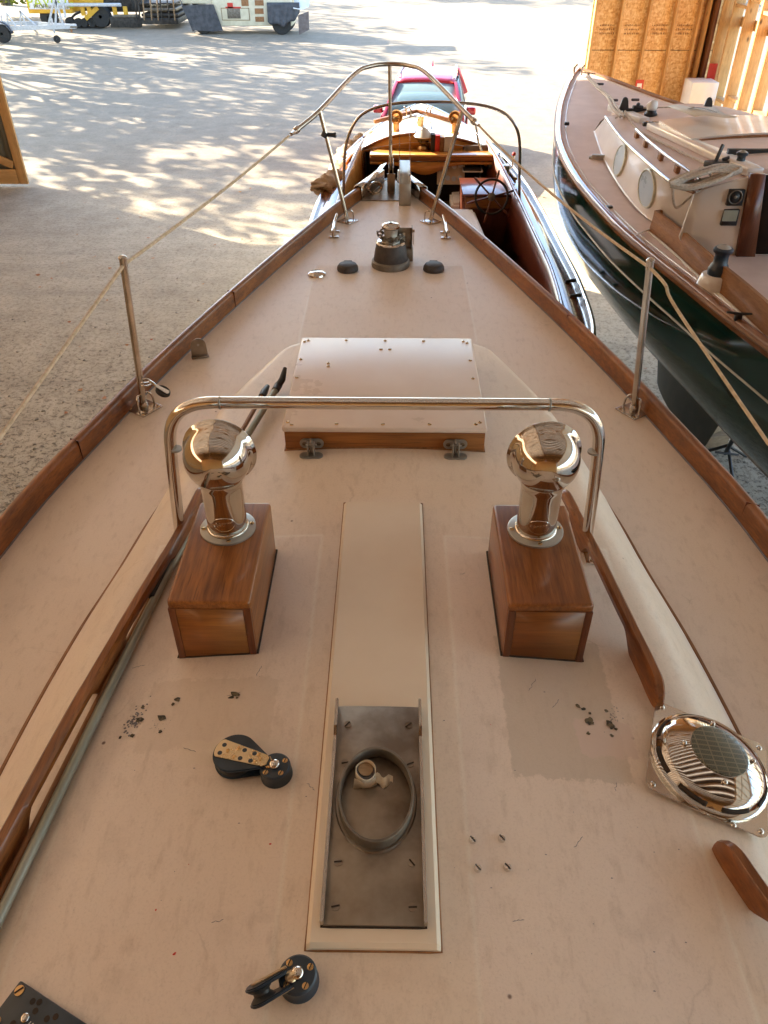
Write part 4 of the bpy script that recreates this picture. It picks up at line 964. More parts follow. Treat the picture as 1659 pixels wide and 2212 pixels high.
# ---- dorade boxes and their cowl vents
def dorade(s):
    x0, x1 = (-0.459, -0.278) if s < 0 else (0.276, 0.460)
    y0, y1, zt = 1.190, 1.545, 3.422
    b = MB(); t = bmesh.new(); bmesh.ops.create_cube(t, size=1)
    for v in t.verts:
        v.co = V((x0 + (x1 - x0) * (v.co.x + .5), y0 + (y1 - y0) * (v.co.y + .5), 3.14 + (zt - 3.14) * (v.co.z + .5)))
    bmesh.ops.bevel(t, geom=[e for e in t.edges], offset=0.009, segments=3, affect='EDGES', profile=0.5); b.add(t, Matrix())
    box = b.build('dorade_box', 'teakY', boat)
    b = MB(); zl = [(x, zc(x, y0 - 0.002)) for x in (x0 + 0.018, x1 - 0.018)]
    b.grid([[V((zl[0][0], y0 - 0.0022, zl[0][1] + 0.006)), V((zl[1][0], y0 - 0.0022, zl[1][1] + 0.006))], [V((zl[0][0], y0 - 0.0022, zt - 0.020)), V((zl[1][0], y0 - 0.0022, zt - 0.020))]])
    b.build('end_panel', 'teakX', box, solid=0.002)
    for xx in (x0 + 0.009, x1 - 0.009):
        b = MB(); b.bx(xx - 0.008, xx + 0.008, y0 - 0.0035, y0 + 0.004, zc(xx, y0) - 0.01, zt - 0.019, 0.002); b.build('corner_post', 'teakZ', box)
    # dark bedding round the foot
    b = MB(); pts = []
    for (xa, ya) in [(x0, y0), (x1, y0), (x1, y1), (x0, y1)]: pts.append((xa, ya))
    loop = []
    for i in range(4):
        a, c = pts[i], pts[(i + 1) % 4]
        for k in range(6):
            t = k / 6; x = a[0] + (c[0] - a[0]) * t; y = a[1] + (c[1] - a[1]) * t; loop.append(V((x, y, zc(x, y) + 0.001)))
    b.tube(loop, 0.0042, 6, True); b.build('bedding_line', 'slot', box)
    # cowl vent
    cx = 0.367 * s; cy = 1.440
    F = Matrix.Translation((cx, cy, zt))
    b = MB(); b.lathe([(0.066, -0.002), (0.066, 0.005), (0.063, 0.007), (0, 0.007)], 40, F); cv = b.build('vent_flange', 'flange', box)
    bs = SB(); bl = NB()
    for k in range(4):
        a = pi / 2 * k + (0.15 if s < 0 else 0.0) - pi / 2 + 0.05; screw(bs, bl, (cx + 0.057 * cos(a), cy + 0.057 * sin(a), zt + 0.007), (0, 0, 1), 0.0055, 0.5 + k, 0.3)
    bs.build('flange_screws', 'brass', cv); bl.build('screw_slots', 'slot', cv)
    n = V((0.06, 0.97, 0.02)).normalized() if s < 0 else V((-0.05, 0.97, 0.02)).normalized()
    BC = V((cx, cy + 0.002, zt + 0.204)); Rb = 0.0755
    prof = [(0.0495, 0.006), (0.0505, 0.009), (0.0495, 0.012), (0.0465, 0.014), (0.0470, 0.018), (0.0470, 0.022), (0.0470, 0.05), (0.0470, 0.08), (0.0472, 0.11), (0.0475, 0.128), (0.0485, 0.137), (0.052, 0.146), (0.050, 0.157)]
    b = MB(); b.lathe(prof, 48, F)
    # bowl, revolved round the mouth direction: back of the ball to the flared lip
    Fn = frame(BC, n, (1, 0, 0)); bp = []
    for k in range(15):
        a = -pi / 2 + (pi / 2) * k / 14; bp.append((Rb * cos(a), Rb * sin(a)))
    bp += [(Rb + 0.0005, 0.006), (Rb + 0.0015, 0.012), (Rb + 0.0035, 0.0175), (Rb + 0.0075, 0.0200), (Rb + 0.0090, 0.0225), (Rb + 0.0080, 0.0250), (Rb + 0.0035, 0.0250), (Rb - 0.001, 0.018), (Rb - 0.003, 0.008)]
    for k in range(13):
        a = -0.02 - (pi / 2 - 0.02) * k / 12; bp.append(((Rb - 0.004) * cos(a), (Rb - 0.004) * sin(a)))
    b.lathe(bp[1:], 56, Fn); cowl = b.build('cowl_vent', 'chrome', box, ang=50)
    # engraved oval badge on the neck
    b = MB(); ov = []
    for k in range(40):
        a = 2 * pi * k / 40; ph = radians(-90 + s * -4) + 0.55 * cos(a); ov.append(V((cx + 0.0472 * cos(ph), cy + 0.0472 * sin(ph), zt + 0.047 + 0.019 * sin(a))))
    b.tube(ov, 0.0007, 5, True)
    wv = []
    for k in range(50):
        t = k / 49; ph = radians(-90 + s * -4) + 0.42 * (2 * t - 1); wv.append(V((cx + 0.0473 * cos(ph), cy + 0.0473 * sin(ph), zt + 0.048 + 0.0055 * sin(t * 34) * (1 - 0.6 * t) + 0.006 * (t - .5))))
    b.tube(wv, 0.0006, 5); b.build('engraved_badge', 'steel', cowl)
dorade(-1); dorade(1)
# pale worn margin shapes are in the paint; stain where the starboard box leaked
# ---- guard hoop over the vents
hp = [V((-0.555, 1.63, zc(-.555, 1.63) - 0.01)), V((-0.535, 1.615, 3.44)), V((-0.512, 1.61, 3.668)), V((0.520, 1.61, 3.668)), V((0.541, 1.615, 3.44)), V((0.548, 1.60, zc(.548, 1.60) - 0.01))]
b = MB(); b.tube(fillet(hp, [0.1, 0.19, 0.19, 0.1], 14), 0.0148, 20); gh_ = b.build('guard_hoop', 'steel', boat)
for p, d in ((V((-0.513, 1.611, 3.535)), V((0.03, 0, 1))), (V((-0.385, 1.61, 3.6675)), V((1, 0, 0))), (V((0.395, 1.61, 3.6675)), V((1, 0, 0))), (V((0.522, 1.611, 3.535)), V((-0.03, 0, 1)))):
    b = MB(); b.lathe([(0.0146, -0.003), (0.0156, -0.002), (0.0156, 0.002), (0.0146, 0.003)], 24, frame(p, d, (0, 1, 0))); b.build('joint_collar', 'flange', gh_)
for s in (-1, 1):
    b = MB(); x = 0.552 * s; F = frame((x, 1.585, zc(x, 1.585) + 0.001), cn(x, 1.585), (1, 0, 0)); b.box((0, -0.01, 0.002), (0.034, 0.085, 0.005), F, 0.0015)
    fp = b.build('hoop_foot', 'steel', gh_); bs = SB(); bl = NB(); screw(bs, bl, F @ V((0, -0.042, 0.004)), cn(x, 1.58), 0.006, 0.4); bs.build('foot_screw', 'brass', fp); bl.build('screw_slots', 'slot', fp)

# ---- teak grab rails
def grabrail(path, feet, mat='teakY', hgt=0.060, wdt=0.028, end0=True, end1=True, footlen=0.10):
    path = spline(path, 14); acc = [0]
    for a, c in zip(path, path[1:]): acc.append(acc[-1] + (c - a).length)
    L = acc[-1]; n = int(L / 0.012); rows = []
    j = 0
    for i in range(n + 1):
        s_ = L * i / n
        while j < len(acc) - 2 and acc[j + 1] < s_: j += 1
        t = (s_ - acc[j]) / max(1e-6, acc[j + 1] - acc[j]); p = path[j].lerp(path[j + 1], t)
        d = (path[min(j + 1, len(path) - 1)] - path[j]).normalized(); nn = V((d.y, -d.x, 0)).normalized()
        z0 = zc(p.x, p.y)
        top = z0 + hgt; bot = z0 + hgt - 0.022
        for fy, fl in feet:
            dd = abs(p.y - fy)
            if dd < fl * 1.5:
                k = max(0.0, min(1.0, (fl * 1.5 - dd) / (fl * 0.75))); k = k * k * (3 - 2 * k)
                bot = min(bot, bot * (1 - k) + (z0 - 0.004) * k)
        e = 1.0
        if end0: e = min(e, (s_ + 0.004) / 0.055)
        if end1: e = min(e, (L - s_ + 0.004) / 0.055)
        e = max(0.02, e); sh = sqrt(max(0.0, 1 - (1 - e) ** 2))
        top = z0 + 0.006 + (hgt - 0.006) * sh; bot = min(bot, top - 0.006); w_ = wdt / 2 * (0.35 + 0.65 * sh)
        c_ = min(0.008, (top - bot) * 0.3)
        pr = [(-w_, bot + c_ * .4), (-w_, top - c_), (-w_ * .55, top), (w_ * .55, top), (w_, top - c_), (w_, bot + c_ * .4), (w_ * .6, bot), (-w_ * .6, bot)]
        rows.append([V((p.x + nn.x * a, p.y + nn.y * a, z)) for a, z in pr])
    b = MB(); vs = b.grid(rows, True); b.bm.faces.new(vs[0]); b.bm.faces.new(vs[-1])
    return b.build('grab_rail', mat, boat, ang=40)
def rp(px, py): 
    q = V((0, 0, 3.27))
    for _ in range(10): q = P(px, py, q.z); q.z = zc(q.x, q.y) + 0.054
    return q
L1 = [rp(443, 1040), rp(386, 1150), rp(300, 1292), rp(183, 1490), rp(72, 1690), rp(0, 1822)]
a = L1[-1] - L1[-2]; L1.append(L1[-1] + a.normalized() * 0.45)
ftl = [(onC(395, 1185).y, 0.055), (onC(245, 1455).y, 0.06), (onC(40, 1860).y, 0.06), (0.1, .06)]
grabrail(L1, ftl)
R1 = [rp(1213, 1046), rp(1272, 1160), rp(1345, 1310), rp(1400, 1420), rp(1434, 1498)]
grabrail(R1, [(onC(1262, 1170).y, 0.05), (onC(1412, 1465).y - 0.01, 0.085)])
R2 = [rp(1562, 1798), rp(1625, 1890), rp(1700, 2000), rp(1800, 2180)]
grabrail(R2, [(onC(1590, 1870).y - 0.0, 0.085)])

# ---- stanchions, pulpit, lifelines
def padfoot(c, rz, parent, size=0.052, nrm=(0, 0, 1)):
    F = Matrix.Translation(c) @ Matrix.Rotation(rz, 4, 'Z')
    b = MB(); b.box((0, 0, 0.003), (size * 2, size * 2, 0.006), F, 0.002); pl = b.build('foot_plate', 'tube', parent)
    bs = SB(); bl = NB()
    for sx in (-1, 1):
        for sy in (-1, 1): screw(bs, bl, F @ V((sx * size * .74, sy * size * .74, 0.006)), (0, 0, 1), 0.0065, sx + sy, 0.3)
    bs.build('foot_screws', 'brass', pl); bl.build('screw_slots', 'slot', pl)
    for sy in (-1, 1):
        b = MB(); b.tube([F @ V(p) for p in spline([(0.0, sy * 0.012, 0.062), (-0.008, sy * 0.026, 0.066), (-0.016, sy * 0.038, 0.045), (-0.018, sy * 0.040, 0.006)], 6)], 0.0042, 8); b.build('brace_loop', 'tube', pl)
    return pl
stn = []
for s, base, top in ((-1, V((-0.975, 2.712, DZ)), P(265, 556, 3.66)), (1, V((0.990, 2.715, DZ)), P(1405, 562, 3.66))):
    top.y = (top.y + 2.70) / 2; top = PY(265 if s < 0 else 1405, 558 if s < 0 else 564, 2.67)
    b = MB(); b.tube([base + V((0, 0, 0.004)), top], 0.0128, 16); d = (top - base).normalized(); b.lathe([(0.0128, 0), (0.0145, 0.001), (0.0145, 0.008), (0.010, 0.013), (0, 0.015)], 16, frame(top - d * 0.004, d, (1, 0, 0)))
    st = b.build('stanchion', 'tube', boat); padfoot(base, radians(25 * s + (180 if s < 0 else 0) + 8 * s), st)
    b = MB(); b.lathe([(0.016, 0), (0.018, 0.006), (0.016, 0.03), (0.0135, 0.034)], 16, frame(base, d, (1, 0, 0))); b.build('socket', 'tube', st)
    b = MB(); b.torus(frame(top - d * 0.024 + V((-s * 0.011, 0, 0)), (1, 0, 0), (0, 1, 0)), 0.0075, 0.0022, 16, 6); b.build('eyelet', 'chrome', st)
    stn.append(top - d * 0.024)
    # aft stanchion just out of view
    bb = V((s * 1.27, 0.35, DZ)); tt = V((s * 1.24, 0.33, DZ + 0.66)); b = MB(); b.tube([bb, tt], 0.0128, 14); s2_ = b.build('stanchion', 'tube', boat); padfoot(bb, 0.3 * s, s2_)
    stn.append(tt - V((0, 0, 0.02)))
# snatch block clipped to the port stanchion
q = V((-0.945, 2.706, DZ + 0.115)); F = frame(q, (0.05, 0, 1), (1, 0, 0))
b = MB(); b.torus(F, 0.0175, 0.0035, 18, 6); b.torus(F @ Matrix.Translation((0, 0, 0.014)), 0.0175, 0.003, 18, 6); b.tube([F @ V((0.017, -0.004, 0.016)), F @ V((0.034, -0.012, 0.012)), F @ V((0.046, -0.018, 0.0))], 0.005, 8); cl = b.build('stanchion_clamp', 'tube', boat)
b = MB(); Fb = frame(F @ V((0.072, -0.030, -0.012)), (0.4, -0.35, 1), (0.93, -0.35, 0)); b.lathe([(0.022, -0.008), (0.024, -0.005), (0.018, 0), (0.024, 0.005), (0.022, 0.008)], 22, Fb, 1.25); blk = b.build('lead_block', 'black', cl)
b = MB(); b.prism([(-.032, -.007), (.022, -.010), (.026, 0), (.022, .010), (-.032, .007)], 0.003, Fb @ Matrix.Translation((0, 0, 0.009)), 0.0008); b.build('block_strap', 'steel', blk)
# pulpit
A = [PY(640, 281, 4.86), PY(689, 240, 5.08), PY(765, 160, 5.72), PY(800, 143, 5.90), PY(842, 138, 5.96), PY(884, 142, 5.92), PY(921, 158, 5.72), PY(1000, 238, 5.08), PY(1024, 262, 4.92)]
pts = spline(A, 10); b = MB(); b.tube(pts, 0.0135, 14); pul = b.build('pulpit_rail', 'tube', boat)
legs = [(V((-0.272, 5.065, DZ)), PY(691, 240, 5.08), -1), (V((0.258, 5.065, DZ)), PY(999, 240, 5.08), 1)]
for base, top, s in legs:
    b = MB(); b.tube([base + V((0, 0, 0.01)), top], 0.0125, 14); lg = b.build('pulpit_leg', 'tube', pul)
    padfoot(base, radians((35 if s > 0 else 145)), lg, 0.05)
f0 = V((0.0, 5.97, DZ + 0.02)); b = MB(); b.tube([f0 + V((0, 0, 0.02)), PY(842, 141, 5.955)], 0.0125, 14); b.build('pulpit_leg', 'tube', pul)
for q in (A[0], A[-1]):
    s = -1 if q.x < 0 else 1; d = (A[1] - A[0]).normalized() if s < 0 else (A[-2] - A[-1]).normalized()
    b = MB(); b.lathe([(0.012, 0.02), (0.019, 0.015), (0.019, -0.010), (0.014, -0.015), (0.014, -0.028), (0.006, -0.034), (0, -0.034)], 14, frame(q, d, (1, 0, 0))); b.build('rail_end_fitting', 'tube', pul)
# black flag clip on the port leg
q = legs[0][0].lerp(legs[0][1], 0.80); b = MB(); b.tube([q + V((-0.012, 0, -.012)), q + V((0.0, 0, 0.012))], 0.021, 10); b.tube([q, q + V((0.055, -0.01, 0.0))], 0.012, 8); b.tube([q + V((0.05, -.01, 0)), q + V((0.062, -0.012, 0))], 0.015, 8); b.build('flag_clip', 'navy', pul)
# lifelines
def sag(a, c, s_, n=16): return [a.lerp(c, i / n) - V((0, 0, 4 * s_ * (i / n) * (1 - i / n))) for i in range(n + 1)]
q = A[0]; d = (stn[0] - q).normalized(); b = MB(); b.tube([q, q + d * 0.05], 0.005, 8); b.tube([q + d * 0.05, q + d * 0.11], 0.010, 10); b.tube([q + d * 0.11, q + d * 0.16], 0.0045, 8); b.build('turnbuckle', 'tube', pul)
b = MB(); b.tube(sag(q + d * 0.15, stn[0], 0.012) + sag(stn[0], P(0, 945, 3.44), -0.0)[1:] + sag(P(0, 945, 3.44), stn[1], 0.02)[1:], 0.0062, 8); b.build('lifeline', 'rope', boat)
q = A[-1]; d = (stn[2] - q).normalized(); b = MB(); b.tube([q, q + d * 0.05], 0.005, 8); b.tube([q + d * 0.05, q + d * 0.10], 0.009, 10); b.build('turnbuckle', 'tube', pul)
b = MB(); b.tube(spline([q + V((0.01, 0, -.01)), q + V((0.03, -.02, -.10)), q + V((0.05, -.04, -.15))], 5), 0.006, 8); b.build('pelican_hook', 'tube', pul)
m1 = P(1462, 668, 3.545); m2 = P(1659, 957, 3.42)
b = MB(); b.tube(sag(q + d * 0.09, stn[2], 0.03) + spline([stn[2], P(1437, 615, 3.60), m1, m2], 6)[1:] + sag(m2, stn[3], 0.02)[1:], 0.0056, 8); b.build('lifeline', 'rope', boat)

# ---- foredeck fittings
wx, wy = 0.008, 4.30; F = Matrix.Translation((wx, wy, DZ)); 
b = MB(); b.lathe([(0.106, 0), (0.108, 0.008), (0.106, 0.030), (0.098, 0.037), (0.090, 0.037)], 48, F); wl = b.build('anchor_windlass', 'bronzeish', boat)
b = MB(); b.lathe([(0.093, 0.030), (0.096, 0.036), (0.080, 0.125), (0.078, 0.128)], 48, F); b.build('cone_housing', 'charcoal', wl)
b = MB(); b.lathe([(0.079, 0.122), (0.080, 0.130), (0.074, 0.137), (0.055, 0.139), (0.050, 0.139)], 48, F); b.build('top_ring', 'chrome', wl)
b = MB(); b.lathe([(0.050, 0.135), (0.052, 0.150), (0.040, 0.158), (0.036, 0.165), (0.038, 0.195), (0.040, 0.205), (0.046, 0.21)], 36, F); b.build('chain_drum', 'flange', wl)
b = MB(); b.lathe([(0.044, 0.207), (0.050, 0.213), (0.050, 0.221), (0.040, 0.231), (0.02, 0.235), (0, 0.236)], 40, F); cp = b.build('dome_cap', 'chrome', wl)
b = MB(); b.bx(wx - 0.009, wx + 0.009, wy - 0.008, wy + 0.006, DZ + 0.231, DZ + 0.2375, 0.001); b.build('handle_slot', 'slot', cp)
def link(b, c, zd, xd, L=0.017, r=0.0042): b.torus(frame(c, zd, xd), 1.0, r, 16, 6, L, L * 0.68)
b = MB()
for k in range(9):
    a = -pi * 1.02 + k * pi * 1.04 / 8; c = V((wx + 0.050 * cos(a), wy + 0.050 * sin(a), DZ + 0.158)); t = V((-sin(a), cos(a), 0))
    link(b, c, (0, 0, 1) if k % 2 else (cos(a), sin(a), 0), t)
link(b, (wx - 0.058, wy + 0.01, DZ + 0.176), (0, 1, 0.3), (1, 0, .3)); link(b, (wx - 0.072, wy + 0.02, DZ + 0.170), (1, 0, 0.3), (0, 1, .3)); link(b, (wx - .04, wy + .02, DZ + .185), (0, 1, .2), (1, 0, 0))
for k in range(6): link(b, (wx + 0.055 + 0.004 * k, wy + 0.02 + 0.020 * k, DZ + 0.155 - 0.006 * k), (0, 0, 1) if k % 2 else (1, 0, 0), (0.1, 1, -.2))
b.build('chain', 'bronzeish', wl)
# chain stopper beside it
b = MB(); b.bx(wx + 0.072, wx + 0.126, wy + 0.06, wy + 0.125, DZ, DZ + 0.075, 0.004); b.bx(wx + 0.036, wx + 0.118, wy + 0.075, wy + 0.080, DZ + 0.07, DZ + 0.185, 0.001)
b.bx(wx + 0.036, wx + 0.040, wy + 0.06, wy + 0.10, DZ + 0.06, DZ + 0.19, 0.001); b.bx(wx + 0.116, wx + 0.120, wy + 0.05, wy + 0.11, DZ + 0.06, DZ + 0.19, 0.001)
cs_ = b.build('chain_stopper', 'dull', boat)
b = MB(); b.bx(wx + 0.066, wx + 0.080, wy + 0.0735, wy + 0.0745, DZ + 0.085, DZ + 0.158); b.build('stopper_slot', 'cream', cs_)
b = MB(); b.tube([(wx + 0.120, wy + 0.06, DZ + 0.172), (wx + 0.132, wy + 0.06, DZ + 0.172)], 0.008, 8); b.bx(wx + .124, wx + .129, wy + .05, wy + .06, DZ + .10, DZ + .17); b.build('pawl', 'tube', cs_)
for px in (751, 937):
    p = P(px, 576, DZ + 0.02); F = Matrix.Translation((p.x, p.y, DZ))
    b = MB(); b.lathe([(0.056, 0), (0.059, 0.006), (0.057, 0.022), (0.048, 0.035), (0.044, 0.037), (0, 0.037)], 40, F); ct = b.build('foot_switch_cap', 'charcoal', boat)
    b = MB(); b.box((0, 0.050, 0.030), (0.044, 0.014, 0.012), F, 0.003); b.build('cap_hinge', 'charcoal', ct)
p = P(684, 590, DZ + 0.008); F = Matrix.Translation((p.x, p.y, DZ)); b = MB(); b.lathe([(0.050, 0), (0.048, 0.007), (0.036, 0.014), (0.0, 0.015)], 36, F); fp = b.build('deck_filler', 'chrome', boat)
b = MB(); 
for dx, dy in ((-0.008, 0.004), (0.012, -0.003)): b.lathe([(0.0035, 0), (0.0035, 0.0165), (0, 0.0166)], 10, F @ Matrix.Translation((dx, dy, 0)))
b.build('key_holes', 'slot', fp)
def cleat(cx, cy, lean):
    b = MB(); bf = MB()
    for dy in (-0.045, 0.06):
        for k in (0,):
            bf.box((cx, cy + dy, DZ + 0.004), (0.062, 0.026, 0.009), None, 0.004, 3)
        b.tube([(cx, cy + dy, DZ + 0.006), (cx + lean * .003, cy + dy * 0.95, DZ + 0.055)], [0.012, 0.008], 12)
    hp_ = spline([(cx - lean * .004, cy - 0.115, DZ + 0.060), (cx, cy - 0.05, DZ + 0.058), (cx, cy + 0.06, DZ + 0.060), (cx + lean * .010, cy + 0.155, DZ + 0.078)], 6)
    b.tube(hp_, [0.005 + 0.006 * sin(pi * (0.08 + 0.84 * i / (len(hp_) - 1))) for i in range(len(hp_))], 12)
    c_ = b.build('mooring_cleat', 'chrome', boat); bf.build('cleat_feet', 'tube', c_)
q = P(722, 508, DZ); cleat(q.x, q.y, 1); q = P(962, 510, DZ); cleat(q.x, q.y, -1)
# pad eye on the port side deck
q = P(432, 770, DZ); F = frame((q.x, q.y, DZ), (0.35, -0.93, 0.12), (1, 0.38, 0))
b = MB(); pl = [(-.036, 0)] + [(0.034 * cos(a), 0.050 + 0.034 * sin(a)) for a in [pi - pi * k / 12 for k in range(13)]] + [(.036, 0)]
b.prism(pl, 0.005, F, 0.001); pe = b.build('chain_plate', 'dull', boat)
b = MB(); b.lathe([(0.0055, 0.0052), (0, 0.0056)], 16, F @ Matrix.Translation((0, 0.055, 0))); b.build('pin_hole', 'flange', pe)
b = MB(); b.box((0, 0.004, 0.012), (0.076, 0.006, 0.030), F, 0.001); b.build('plate_flange', 'dull', pe)
# stem head: stainless chafe plates, forestay fitting, anchor roller
st_ = MB()
for s in (-1, 1):
    ya, yb_ = 5.52, 5.95
    rows = []
    for y in (ya, 5.62, 5.74, yb_):
        x = rb(y); rows.append([V((s * (x - 0.006), y, DZ + 0.004)), V((s * (x - 0.005), y, DZ + 0.088)), V((s * (x + 0.020), y, DZ + 0.096)), V((s * (x + 0.046), y, DZ + 0.088)), V((s * (x + 0.048), y, DZ - 0.02))])
    st_.grid(rows)
sh = st_.build('stem_head_plate', 'tube', boat, solid=0.003)
b = MB(); b.prism([(-0.20, 5.50), (0.12, 5.50), (0.10, 5.7), (0.03, 6.0), (-0.03, 6.0), (-0.12, 5.7)], 0.006, Matrix.Translation((0, 0, DZ + 0.001)), 0.001); b.build('bow_plate', 'dull', sh)
b = MB(); F = frame((-0.105, 5.66, DZ + 0.01), (0.55, -0.8, 0.2), (0.8, 0.55, 0)); b.torus(F @ Matrix.Translation((0, 0.032, 0)), 1, 0.010, 24, 8, 0.052, 0.034); b.build('mooring_fairlead', 'chrome', sh)
b = MB(); b.grid([[V((-0.105, 5.70, DZ + 0.098)), V((-0.155, 5.62, DZ + 0.094))], [V((-0.03, 5.93, DZ + 0.14)), V((-0.075, 5.90, DZ + 0.13))]]); b.build('chafe_strip', 'steel', sh, solid=0.006)
b = MB(); b.bx(-0.024, 0.030, 5.70, 5.715, DZ + 0.005, DZ + 0.125, 0.002); b.bx(-0.016, -0.008, 5.72, 5.98, DZ, DZ + 0.16, .002); b.bx(0.012, 0.020, 5.72, 5.98, DZ, DZ + 0.16, .002); tang = b.build('forestay_tang', 'dull', sh)
b = MB(); b.tube([(0.0, 5.86, DZ + 0.11), (0.0, 5.87, DZ + 0.16)], 0.014, 12); b.tube([(0, 5.87, DZ + .16), (0, 5.88, DZ + .27)], 0.007, 10); b.tube([(-.016, 5.86, DZ + .13), (.018, 5.86, DZ + .13)], 0.006, 8)
for dx in (-0.012, 0.012): b.tube([(dx, 5.865, DZ + 0.12), (dx, 5.875, DZ + 0.21)], 0.004, 8)
b.build('toggle', 'steel', tang)
b = MB(); b.bx(0.060, 0.134, 5.400, 5.406, DZ + 0.002, DZ + 0.136, 0.001); b.grid([[V((0.060, 5.40, DZ + 0.137)), V((0.134, 5.40, DZ + 0.137))], [V((0.060, 5.86, DZ + 0.175)), V((0.134, 5.86, DZ + 0.175))]]); ar = b.build('anchor_chute', 'flange', sh, solid=0.003)
for x in (0.060, 0.134):
    b = MB(); b.prism([(5.40, 0.0), (5.92, 0.05), (5.93, 0.345), (5.915, 0.345), (5.84, 0.20), (5.40, 0.150)], 0.004, frame((x - 0.002, 0, DZ), (1, 0, 0), (0, 1, 0))); b.build('chute_cheek', 'steel', ar)
b = MB(); b.lathe([(0.028, -0.030), (0.018, 0), (0.028, 0.030)], 20, frame((0.097, 5.90, DZ + 0.10), (1, 0, 0), (0, 1, 0))); b.build('roller', 'cream', ar)
for px, py in ((867, 366), (886, 379)):
    p = P(px, py, DZ + .155); b = MB(); b.lathe([(0.007, 0.0), (0.005, 0.006), (0, 0.0065)], 10, Matrix.Translation(p)); b.build('bolt_head', 'slot', ar)

# ---- turning blocks on the cabin top
def turnbase(px, py, r=0.030, h=0.030):
    p = onC(px, py, 0.02); n = cn(p.x, p.y); F = frame(p, n, (1, 0, 0))
    b = MB(); b.lathe([(r * 1.04, -0.006), (r * 1.04, 0.004), (r, 0.006), (r, h - 0.003), (r - 0.003, h), (0, h)], 36, F); base = b.build('block_base', 'navy', boat)
    bs = SB(); bl = NB()
    for a in (0.5, 2.3, 3.9, 5.4): screw(bs, bl, F @ V((r * .72 * cos(a), r * .72 * sin(a), h)), n, 0.0052, 1.2, 0.25)
    bs.build('base_screws', 'brass', base); bl.build('screw_slots', 'slot', base)
    b = MB(); b.sphere((0, 0, h + 0.004), (0.011, 0.011, 0.008), 18, F); b.build('swivel_ball', 'chrome', base)
    return base, F, p, n
base, F, p, n = turnbase(596, 1660)
# sheave lying to port of the swivel, cheek strap up
q = onC(505, 1628, 0.03) ; dirv = (q - p); dirv -= n * dirv.dot(n); dist = dirv.length; dv = dirv.normalized()
Fs = frame(p + n * 0.030 + dv * 0.086, n, dv)
def teardrop(r, L, n1=26): 
    a0 = math.acos(min(1, (r - 0.012) / L)) if L > r else 1.2
    pts = [(r * cos(a), r * sin(a)) for a in [-(pi - a0) + 2 * (pi - a0) * k / n1 for k in range(n1 + 1)]]
    pts += [(-L + 0.012 * cos(a), 0.012 * sin(a)) for a in [(pi - a0) + 2 * a0 * k / 6 for k in range(7)]]
    return pts
b = MB(); b.prism(teardrop(0.043, 0.068), 0.006, Fs @ Matrix.Translation((0, 0, -0.022)), 0.002); b.prism(teardrop(0.043, 0.068), 0.006, Fs @ Matrix.Translation((0, 0, -0.001)), 0.002); blk = b.build('deck_block', 'navy', base)
b = MB(); b.lathe([(0.040, -0.016), (0.033, -0.010), (0.033, -0.008), (0.040, -0.002)], 36, Fs); b.build('sheave', 'black', blk)
b = MB(); pl = [(-0.066, -.013)] + [(0.030 + 0.010 * cos(a), 0.0205 * sin(a)) for a in [-pi / 2 + pi * k / 10 for k in range(11)]] + [(-0.066, .013), (-0.072, 0.008), (-0.072, -0.008)]
b.prism(pl, 0.0022, Fs @ Matrix.Translation((0, 0, 0.0055)), 0.0006); strap = b.build('cheek_strap', 'gold', blk)
for x, y, h in ((0.026, 0.011, 1), (0.026, -0.008, 1), (0.013, 0.002, 0), (-.006, 0.011, 0), (-.006, -.009, 0), (-.018, .010, 1), (-.018, -.009, 1), (-.040, .009, 1), (-.040, -.008, 1), (-.050, .008, 0), (-.050, -.008, 0), (-.058, 0.0, 0)):
    bh = MB()
    if h: bh.lathe([(0.0047, 0.0074), (0.0047, 0.0080), (0, 0.0081)], 16, Fs @ Matrix.Translation((x, y, 0))); bh.build('strap_hole', 'navy', strap)
    else: bh.lathe([(0.0044, 0.0074), (0.0034, 0.0098), (0, 0.0106)], 16, Fs @ Matrix.Translation((x, y, 0))); bh.build('rivet', 'brass', strap)
b = MB(); b.tube([Fs @ V((-0.066, 0, -0.004)), Fs @ V((-0.080, 0, 0.0)), F @ V((0, 0, 0.034))], 0.0065, 10); b.torus(frame(Fs @ V((-0.074, 0, 0.002)), n, dv), 0.008, 0.003, 16, 6); b.build('shackle', 'gold', blk)
# second block, tipped on its edge
base, F, p, n = turnbase(645, 2110)
q = onC(560, 2150, 0.03); dv = (q - p); dv -= n * dv.dot(n); dv.normalize(); side = n.cross(dv)
Fs = frame(p + n * 0.034 + dv * 0.050, (side * 0.80 - n * 0.55).normalized(), dv)
b = MB()
for z in (-0.014, 0.008): b.prism([(-0.036, -0.010)] + [(0.010 + 0.020 * cos(a), 0.020 * sin(a)) for a in [-pi / 2 + pi * k / 14 for k in range(15)]] + [(-0.036, 0.010)], 0.006, Fs @ Matrix.Translation((0, 0, z)), 0.002)
blk = b.build('deck_block', 'navy', base)
b = MB(); b.lathe([(0.020, -0.008), (0.013, -0.002), (0.013, 0.002), (0.020, 0.008)], 26, Fs @ Matrix.Translation((0.008, 0, 0))); b.build('sheave', 'black', blk)
b = MB(); b.prism([(-0.038, -0.006), (0.014, -0.007), (0.020, 0), (0.014, 0.007), (-0.038, 0.006)], 0.002, Fs @ Matrix.Translation((0, 0, 0.0142)), 0.0005); b.prism([(-0.038, -0.006), (0.014, -0.007), (0.020, 0), (0.014, 0.007), (-0.038, 0.006)], 0.002, Fs @ Matrix.Translation((0, 0, -0.0165)), 0.0005); b.build('cheek_strap', 'gold', blk)
